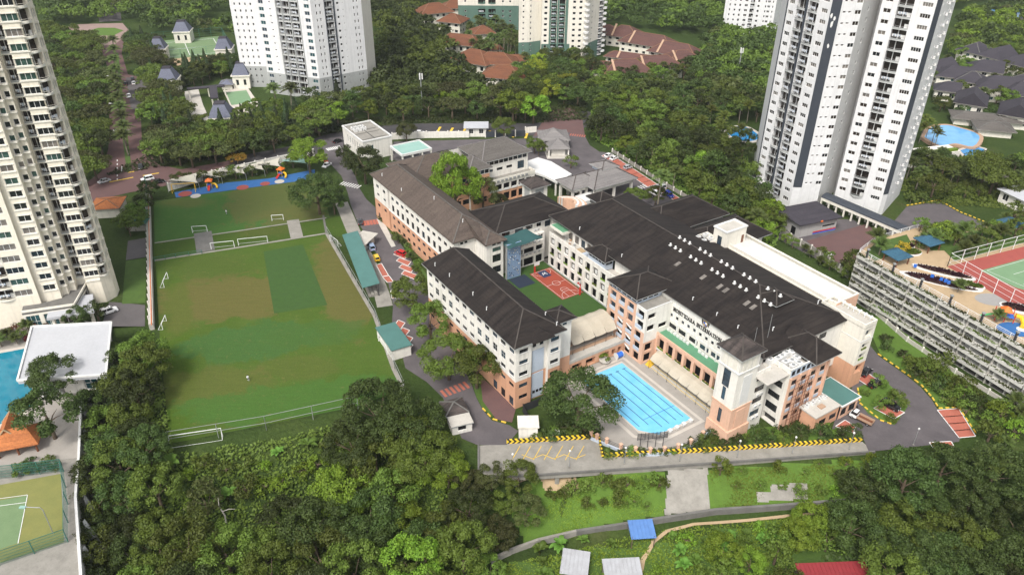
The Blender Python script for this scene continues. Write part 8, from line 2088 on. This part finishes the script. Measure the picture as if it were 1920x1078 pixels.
# ---- undergrowth that nobody could count
def undergrowth(name,label,poly_px,n,size,mats,h,seed):
 g=np.random.default_rng(seed);P=[(GT(*p).x,GT(*p).y) for p in poly_px];xs,ys=[p[0] for p in P],[p[1] for p in P]
 X=g.uniform(min(xs),max(xs),n*3);Y=g.uniform(min(ys),max(ys),n*3);ins=np.zeros(n*3,bool)
 for i in range(len(P)):
  (ax,ay),(bx_,by_)=P[i],P[(i+1) % len(P)];c=((ay>Y) != (by_>Y)) & (X<(bx_-ax)*(Y-ay)/((by_-ay) or 1e-9)+ax);ins ^= c
 X,Y=X[ins][:n],Y[ins][:n];w_=.5+.5*np.sin(X*.5+2*np.sin(Y*.3))*np.cos(Y*.45)
 C=np.column_stack([X,Y,terrain_np(X,Y)+h*w_*g.uniform(.2,1,len(X))]);me=leaves_mesh(name,C,np.tile([0,-.2,1.0],(len(X),1)),size,g)
 me.materials.append(MATS[mats]);put(name,me,kind='stuff',label=label,cat='undergrowth')
undergrowth('undergrowth','tangled green undergrowth on the floor of the lower woods',[(166,830),(214,660),(290,640),(330,860),(700,790),(850,840),(905,960),(900,1260),(165,1260)],26000,.75,'leaf_mid',2.0,1)
undergrowth('undergrowth','dark undergrowth under the trees at the lower right',[(1590,885),(1650,868),(1800,858),(1920,850),(2010,850),(2010,1260),(1500,1260),(1500,1090),(1590,985)],16000,.75,'leaf_dark',1.6,2)
undergrowth('undergrowth','rank grass and weeds on the valley garden floor',[(940,1058),(1250,992),(1560,960),(1560,1010),(1280,1110),(930,1120)],9000,.5,'leaf_bright',.6,3)
undergrowth('undergrowth','thick green undergrowth in the forest beside the plaza',[(1108,262),(1150,280),(1240,338),(1340,406),(1400,440),(1450,470),(1470,420),(1430,370),(1400,300),(1340,240),(1150,180),(1108,210)],26000,1.0,'leaf_mid',2.4,4)
undergrowth('undergrowth','low green growth along the far roadside belt',[(200,330),(300,280),(480,255),(640,225),(1000,205),(1100,190),(1100,225),(1000,232),(760,232),(560,262),(400,300)],16000,1.1,'leaf_dark',1.6,5)
undergrowth('undergrowth','rough tall grass on the green slope below the ramp',[(1000,905),(1245,890),(1245,962),(985,1015)],9000,.32,'leaf_bright',.35,6)
undergrowth('undergrowth','rough tall grass on the slope right of the concrete chute',[(1330,882),(1630,868),(1600,935),(1335,955)],9000,.32,'leaf_bright',.35,7)
undergrowth('undergrowth','low green garden growth below the light blue pool',[(1680,340),(1720,312),(1925,305),(2000,340),(2000,400),(1700,380)],9000,.9,'leaf_mid',1.2,8)
print('trees',NTREE[0])
# ================================================================ VEHICLES
PAINT={'white': (.78,.78,.78),'black': (.012,.012,.014),'silver': (.42,.43,.45),'red': (.45,.012,.015),'yellow': (.70,.45,.03),'blue': (.015,.03,.22),'pale_blue': (.28,.36,.50),'dark_grey': (.05,.05,.055)}
for k_,c_ in PAINT.items():
 m,nt,b=_new('paint_'+k_);b.inputs['Base Color'].default_value=(*c_,1);b.inputs['Roughness'].default_value=.22;b.inputs['Coat Weight'].default_value=.4;MATS['paint_'+k_]=m
plain('lamp_red',(.35,.01,.01),None,1,.3);plain('lamp_clear',(.7,.7,.68),None,1,.2)
SHAPES={  # length, width, lower profile height, cabin (x0, x1 bottom, x0, x1 top), height
 'sedan': (4.5,1.78,.82,(-1.55,1.25),(-.95,.55),1.42),'hatch': (4.0,1.72,.86,(-1.85,1.15),(-1.55,.55),1.5),'suv': (4.6,1.86,.98,(-2.1,1.2),(-1.8,.65),1.75),'van': (5.0,1.9,1.05,(-2.4,1.9),(-2.25,1.35),2.1)}
def car_meshes(kind,color):
 def mk():
  L_,W_,h,cb,ct,H_=SHAPES[kind];w=W_/2;b=MB();x0,x1=-L_/2,L_/2
  prof=[(x0+.05,.28),(x0,.5),(x0+.06,h-.05),(x0+.3,h),(cb[1],h),(x1-.35,h-.12),(x1-.05,h-.3),(x1,.45),(x1-.08,.26)];n=len(prof)
  for s_ in (-1,1):
   o=[(x,s_*(w-(.08 if z>h-.1 else 0)),z) for x,z in prof];b.q(o if s_<0 else o[::-1])
  for i in range(n):
   (xa,za),(xb,zb)=prof[i],prof[(i+1) % n];wa,wb=w-(.08 if za>h-.1 else 0),w-(.08 if zb>h-.1 else 0)
   b.q([(xa,-wa,za),(xa,wa,za),(xb,wb,zb),(xb,-wb,zb)])
  wt=w-.22;r=[(ct[0],H_),(ct[1],H_)]
  b.box(ct[0],ct[1],-wt,wt,H_-.07,H_)
  for (xb,xt) in ((cb[0],ct[0]),(cb[1],ct[1])):
   for s_ in (-1,1): b.bar((xb,s_*(w-.1),h),(xt,s_*wt,H_-.03),.1)
  xm=(ct[0]+ct[1])/2
  for s_ in (-1,1): b.bar((xm,s_*(w-.09),h),(xm,s_*wt,H_-.03),.1)
  body=b.mesh('body','paint_'+color)
  g=MB();e=.03;B_=[(cb[0]+e,w-.13),(cb[1]-e,w-.13)];T_=[(ct[0],wt-.03),(ct[1],wt-.03)];z0,z1=h+.0,H_-.06
  c0=[(B_[0][0],-B_[0][1],z0),(B_[1][0],-B_[1][1],z0),(B_[1][0],B_[1][1],z0),(B_[0][0],B_[0][1],z0)];c1=[(T_[0][0],-T_[0][1],z1),(T_[1][0],-T_[1][1],z1),(T_[1][0],T_[1][1],z1),(T_[0][0],T_[0][1],z1)]
  for i in range(4): j=(i+1) % 4;g.q([c0[i],c0[j],c1[j],c1[i]])
  return body,g.mesh('windows','car_glass')
 return cached(('car',kind,color),mk)
tyre=MB().tube([(0,-.11,0),(0,.11,0)],.32,12).mesh('wheel','rubber');rim=MB().tube([(0,-.125,0),(0,.125,0)],.19,8).mesh('rim','steel_grey')
hl=MB().box(-.06,.05,-.2,.2,-.08,.08).mesh('headlight','lamp_clear');tl=MB().box(-.05,.06,-.16,.16,-.1,.1).mesh('tail_light','lamp_red');npl=MB().box(-.02,.03,-.25,.25,-.07,.07).mesh('number_plate','black_paint')
def car(px,py,to,kind,color,label,z=.09,name='parked_car'):
 p=G(px,py,z);q=G(*to,z);t=thing(name,label,'van' if kind=='van' else 'car',(p.x,p.y,z),math.atan2(q.y-p.y,q.x-p.x),'cars')
 L_,W_,h=SHAPES[kind][:3];bd,gl=car_meshes(kind,color);put('body',bd,t);put('windows',gl,t)
 for x in (-L_*.3,L_*.31):
  for s_ in (-1,1): w_=put('wheel',tyre,t,(x,s_*(W_/2-.1),.32));put('rim',rim,w_)
 for s_ in (-1,1): put('headlight',hl,t,(L_/2-.08,s_*(W_/2-.32),h-.32));put('tail_light',tl,t,(-L_/2+.02,s_*(W_/2-.24),h-.2))
 put('number_plate',npl,t,(-L_/2+.01,0,.55))
 return t
for a in ((675,418,(672,408),'sedan','dark_grey','dark grey car parked at the red crossing'),(697,466,(692,455),'suv','pale_blue','pale blue people carrier beside the green shelter'),(706,486,(701,475),'hatch','yellow','yellow taxi parked beside the green shelter'),(751,477,(742,473),'hatch','red','red hatchback by the red parking bays'),
          (1141,294,(1150,290),'sedan','white','left one of two white cars on the plaza'),(1151,299,(1160,295),'sedan','white','right one of two white cars on the plaza'),(1177,316,(1186,313),'hatch','silver','silver hatchback alone in the red plaza bays'),(1240,352,(1232,346),'suv','silver','silver people carrier behind the white van'),(1228,366,(1220,361),'van','white','white van near the tall palm'),
          (1254,368,(1262,374),'suv','blue','dark blue car beside the white van'),(1203,363,(1194,365),'sedan','black','black car left of the white van'),(1215,370,(1206,372),'sedan','dark_grey','dark grey car in front of the white van'),(1305,394,(1297,389),'hatch','silver','silver hatchback at the far end of the plaza bays'),
          (1623,700,(1631,693),'sedan','black','black car half hidden behind the stair tower'),(1640,722,(1650,717),'sedan','black','black saloon in the upper east bay'),(1668,763,(1680,769),'suv','black','large black car on the lawn island bay'),(634,267,(640,265),'sedan','black','black car waiting outside the back gate'),(787,251,(794,251),'sedan','white','white car on the road behind the sage pavilion'),(830,254,(836,254),'hatch','blue','dark blue car on the public road'),
          (609,303,(615,309),'hatch','red','red car parked inside the back gate'),(613,312,(607,316),'sedan','white','white car parked inside the back gate'),(242,182,(241,190),'sedan','white','white car driving down the boulevard'),(236,159,(238,152),'sedan','black','black car in the boulevard parking'),(251,158,(249,150),'sedan','white','white car in the boulevard parking'),(249,150,(247,143),'sedan','dark_grey','dark car at the top of the boulevard parking'),
          (264,315,(265,325),'sedan','black','black car waiting at the boulevard junction'),(277,338,(268,340),'suv','white','white off-roader turning at the boulevard junction'),(298,343,(307,341),'sedan','black','black car right of the white off-roader'),(196,342,(186,345),'sedan','silver','silver car beside the cream tower'),(205,586,(214,583),'suv','white','white off-roader on the condo driveway'),(1549,480,(1560,477),'sedan','white','white car on the chequered forecourt'),(378,228,(379,220),'sedan','black','black car in the grey parking court')): car(*a)
# small lorry with wooden tray
p=G(1614,788,.1);q=G(1600,781,.1);t=thing('small_lorry','small white lorry with rusty brown open tray','lorry',(p.x,p.y,.1),math.atan2(q.y-p.y,q.x-p.x))
b=MB();b.prism([(.9,-.85),(2.6,-.85),(2.6,.85),(.9,.85)],.45,1.25);b.build('cab','paint_white',t)
b=MB();c0=[(.95,-.82,1.25),(2.5,-.82,1.25),(2.5,.82,1.25),(.95,.82,1.25)];c1=[(1.05,-.7,1.95),(1.95,-.7,1.95),(1.95,.7,1.95),(1.05,.7,1.95)]
for i in range(4): j=(i+1) % 4;b.q([c0[i],c0[j],c1[j],c1[i]])
b.build('windows','car_glass',t);MB().box(1.05,1.95,-.72,.72,1.95,2.02).build('cab_roof','paint_white',t)
MB().box(-2.7,.8,-.9,.9,.6,.75).build('tray_floor','door_brown',t)
for y in (-.9,.84): MB().box(-2.7,.8,y,y+.06,.75,1.35).build('tray_side','terracotta_pale',t)
MB().box(-2.7,-2.64,-.84,.84,.75,1.35).build('tailboard','terracotta_pale',t)
for x in (-1.8,1.8):
 for s_ in (-1,1): w_=put('wheel',tyre,t,(x,s_*.8,.35));put('rim',rim,w_)
for s_ in (-1,1): put('headlight',hl,t,(2.58,s_*.6,.85))
for k,(px,py) in enumerate(((1594,776),(1598,772),(1606,766))):
 p=G(px,py,.1);t=thing('motorcycle',['dark motorcycle nearest the service room','middle dark motorcycle by the green-roofed room','dark motorcycle nearest the lorry cab'][k],'motorcycle',(p.x,p.y,.1),R(40+20*k),'parked motorcycles')
 for x in (-.62,.62): MB().tube([(x,-.05,.3),(x,.05,.3)],.3,10).build('wheel','rubber',t)
 MB().tube([(-.5,0,.4),(-.1,0,.6),(.3,0,.75),(.55,0,.4)],[.08,.15,.13,.06],6).build('frame','steel_dark',t);MB().box(-.6,.05,-.12,.12,.72,.82).build('seat','rubber',t);MB().bar((.42,-.32,.98),(.42,.32,.98),.05).build('handlebar','steel_grey',t)
# ================================================================ PITCH FURNITURE
def goal(px,py,w,h,rz,label,d=1.2):
 p=G(px,py);t=thing('football_goal',label,'goal',(p.x,p.y,.05),R(rz),'football goals')
 for s_ in (-1,1): MB().bar((s_*w/2,0,0),(s_*w/2,0,h),.13).build('post','steel_white',t);MB().bar((s_*w/2,0,h),(s_*w/2,d,.05),.06).bar((s_*w/2,0,.05),(s_*w/2,d,.05),.06).build('stay','steel_white',t)
 MB().bar((-w/2,0,h),(w/2,0,h),.13).build('crossbar','steel_white',t);MB().bar((-w/2,d,.05),(w/2,d,.05),.06).build('back_bar','steel_white',t)
for a in ((312,531,5,2.2,98,'white goal at the far left side of the lower pitch'),(309,610,4.2,1.9,98,'white goal at the near left side of the lower pitch'),(718,652,6.5,2.4,-62,'white goal on the right side of the lower pitch'),(369,826,11,2.5,194,'wide white goal at the near end of the lower pitch'),
          (418,466,7,2.3,14,'left white goal at the far end of the lower pitch'),(475,458,9,2.3,14,'right white goal at the far end of the lower pitch'),(627,458,5,2.3,-50,'white goal at the far right corner of the lower pitch'),(375,436,4.6,2.3,10,'left white goal on the upper pitch'),(521,414,3.8,2.1,10,'right white goal on the upper pitch')): goal(*a)
def wire_fence(name,label,P,h,n,mat='steel_grey',levels=(.98,.5)):
 o=P[0];t=thing(name,label,'fence',(o[0],o[1],0))
 pm=MB().bar((0,0,0),(0,0,h),.12).mesh('post',mat)
 for a,c in zip(P,P[1:]):
  L_=math.hypot(c[0]-a[0],c[1]-a[1]);k=max(1,int(L_/n))
  for j in range(k+1): put('post',pm,t,(a[0]+(c[0]-a[0])*j/k-o[0],a[1]+(c[1]-a[1])*j/k-o[1],0))
  for l in levels: MB().bar((a[0]-o[0],a[1]-o[1],h*l),(c[0]-o[0],c[1]-o[1],h*l),.09).build('rail',mat,t)
wire_fence('ball_fence','grey post and rail ball fence along the near end of the lower pitch',pts((318,836),(500,806),(672,768)),4.2,7)
wire_fence('touchline_fence','grey fence along the right touchline of the lower pitch',pts((614,440),(660,520),(704,596),(740,692),(758,732)),3.0,5,'steel_grey')
wire_fence('bank_fence','low green fence along the grass bank between the pitches',pts((290,490),(330,483),(379,476)),1.4,3,'green_metal')
A,C=G(279,372),G(286,622);ang=math.atan2(C.y-A.y,C.x-A.x);LL=(C-A).length
t=thing('boundary_wall','pale boundary wall with orange pipe along the left side of the pitches','wall',(A.x,A.y,0),ang)
for k in range(int(LL/4)): MB().box(k*4,k*4+3.94,-.6,.6,0,2.0).build('wall_panel','concrete_pale',t);MB().box(k*4,k*4+.4,-.8,-.6,0,2.3).build('pier','white_paint',t)
MB().tube([(0,.2,2.15),(LL,.2,2.15)],.1,5).build('pipe','orange_plastic',t)
net('pitch_net','tall green safety net at the left corner of the upper pitch',pts((281,372),(282,425),(283,482)),7.0)
t=thing('net_mast','green steel mast carrying the safety net','mast',(*G(281,372).xy,0));MB().bar((0,0,0),(0,0,8.5),.22).build('pole','green_metal',t);MB().box(-.3,.3,-.3,.3,0,.3).build('foot','concrete',t)
def panel_wall(label,P,h,mat='white_paint'):
 o=P[0];t=thing('boundary_wall',label,'wall',(o[0],o[1],0))
 for a,c in zip(P,P[1:]):
  L_=math.hypot(c[0]-a[0],c[1]-a[1]);k=max(1,int(L_/4));an=math.atan2(c[1]-a[1],c[0]-a[0])
  pmw=cached(('pw',round(L_/k,2),h,mat),lambda: MB().box(0,L_/k-.06,-.12,.12,0,h).mesh('wall_panel',mat));pp=cached(('pp',h),lambda: MB().box(-.22,.22,-.22,.22,0,h+.35).mesh('pier','white_paint'))
  for j in range(k): x,y=a[0]+(c[0]-a[0])*j/k-o[0],a[1]+(c[1]-a[1])*j/k-o[1];put('wall_panel',pmw,t,(x,y,0),an);put('pier',pp,t,(x,y,0))
panel_wall('long white panel wall between the playground and the road',pts((318,358),(400,334),(500,312),(590,292)),3.0)
panel_wall('white panel wall between the public road and the sage pavilion',pts((736,262),(800,259),(880,258)),2.8)
panel_wall('dark panel wall left of the entrance gate',pts((910,258),(985,256)),2.6,'slate_stripe')
panel_wall('short white wall beside the brick entrance road',pts((985,250),(1006,248)),2.6)
panel_wall('low grey wall along the far edge of the plaza bays',pts((1148,286),(1236,342),(1350,410)),1.4,'concrete')
panel_wall('low concrete wall between the tower forecourt and the annex',pts((1462,440),(1520,472),(1590,522)),2.2,'concrete')
panel_wall('low wall along the foot of the parking structure',pts((1608,560),(1700,640),(1790,700),(1885,758)),1.2,'concrete_pale')
def kerb_marks(px_path,n):
 P=[G(*p) for p in px_path];segs=[]
 for a,c in zip(P,P[1:]):
  k=max(2,int((c-a).length/1.6))
  for j in range(k): segs.append((a.lerp(c,j/k),a.lerp(c,(j+.55)/k)))
 b=MB()
 for a,c in segs: b.bar((a.x,a.y,.16),(c.x,c.y,.16),.32,.22)
 return b.build('painted_kerb_stones','yellow_line',kind='structure')
kerb_marks([(1646,664),(1702,703),(1727,722),(1748,746),(1760,766),(1797,764),(1832,816)],3);kerb_marks([(1608,728),(1612,756),(1650,788),(1677,797)],3);kerb_marks([(905,766),(924,786),(956,795)],3);kerb_marks([(1800,398),(1850,418)],3);kerb_marks([(1700,386),(1760,376),(1800,398)],2)
def mast(px,py,h,label):
 p=G(px,py);t=thing('phone_mast',label,'mast',(p.x,p.y,0),0,'phone masts');MB().tube([(0,0,0),(0,0,h)],[.35,.22],8).build('pole','steel_grey',t)
 for k in range(3): a=k*2.1;MB().box(-.25,.25,-.15,.15,0,2.6).build('antenna','white_clean',t,loc=(.7*math.cos(a),.7*math.sin(a),h-2.4))
mast(792,208,17,'grey phone mast with white antennas behind the public road');mast(1382,150,16,'phone mast in the forest left of the big tower')
def street_lamp(px,py,label):
 p=G(px,py);t=thing('street_lamp',label,'street lamp',(p.x,p.y,0),0,'street lamps');MB().tube([(0,0,0),(0,0,8.5)],[.14,.09],6).build('pole','steel_grey',t)
 for s_ in (-1,1): MB().bar((0,0,8.5),(s_*2.6,0,9.0),.08).build('arm','steel_grey',t);MB().box(s_*2.6-.6,s_*2.6+.6,-.18,.18,8.95,9.12).build('lamp_head','white_clean',t)
for k,(px,py) in enumerate(((222,178),(228,232),(238,285))): street_lamp(px,py,['double-armed street lamp farthest up the boulevard','double-armed street lamp in the middle of the boulevard','double-armed street lamp nearest the boulevard junction'][k])
# ================================================================ PEOPLE (one skinned body each)
def person(px,py,label,shirt,stride,rz):
 p=G(px,py,.05);V=[(0,0,.95),(0,0,1.2),(0,0,1.42),(0,0,1.52),(0,.02,1.68),(-.1,0,.9),(-.12,stride,.5),(-.12,stride*.6,.08),(.1,0,.9),(.12,-stride,.5),(.12,-stride*1.5,.1),(-.2,0,1.4),(-.28,-.08,1.12),(-.26,.12,.9),(.2,0,1.4),(.28,.1,1.12),(.24,.3,.98)]
 Ed=[(0,1),(1,2),(2,3),(3,4),(0,5),(5,6),(6,7),(0,8),(8,9),(9,10),(2,11),(11,12),(12,13),(2,14),(14,15),(15,16)];Rr=[.15,.16,.15,.06,.11,.1,.07,.05,.1,.07,.05,.07,.05,.04,.07,.05,.04]
 me=bpy.data.meshes.new('person');me.from_pydata(V,Ed,[]);me.materials.append(MATS[shirt])
 o=put('person',me,None,(p.x,p.y,.05),R(rz),label=label,cat='person');m1=o.modifiers.new('skin','SKIN');m1.use_smooth_shade=True;m2=o.modifiers.new('sub','SUBSURF');m2.levels=m2.render_levels=1
 for i,r_ in enumerate(Rr): me.skin_vertices[0].data[i].radius=(r_,r_)
 me.skin_vertices[0].data[0].use_root=True
 MB().tube([(0,.02,1.66),(0,.02,1.74),(0,.02,1.82)],[.125,.12,.04],8).build('hair','cloth_dark',o);MB().tube([(0,0,.62),(0,0,.8),(0,0,.98)],[.21,.2,.17],8).build('shorts','cloth_dark',o)
person(466,714,'person in a white shirt walking on the lower pitch','cloth_white',.12,20);person(425,402,'person in a white top standing on the upper pitch','cloth_white',.04,-30)
# ================================================================ HAZE: thin air over the whole place
hz=bpy.data.materials.new('haze_air');hz.use_nodes=True;nt=hz.node_tree
nt.nodes.remove(nt.nodes['Principled BSDF']);pv=nt.nodes.new('ShaderNodeVolumePrincipled');pv.inputs['Color'].default_value=(.86,.90,.94,1);pv.inputs['Density'].default_value=.0001;pv.inputs['Anisotropy'].default_value=.3
nt.links.new(pv.outputs[0],nt.nodes['Material Output'].inputs['Volume']);MATS['haze_air']=hz
MB().box(-1700,1800,-310,2600,-16,128).build('haze','haze_air',kind='stuff',label='thin pale haze in the air over the whole valley',cat='haze')
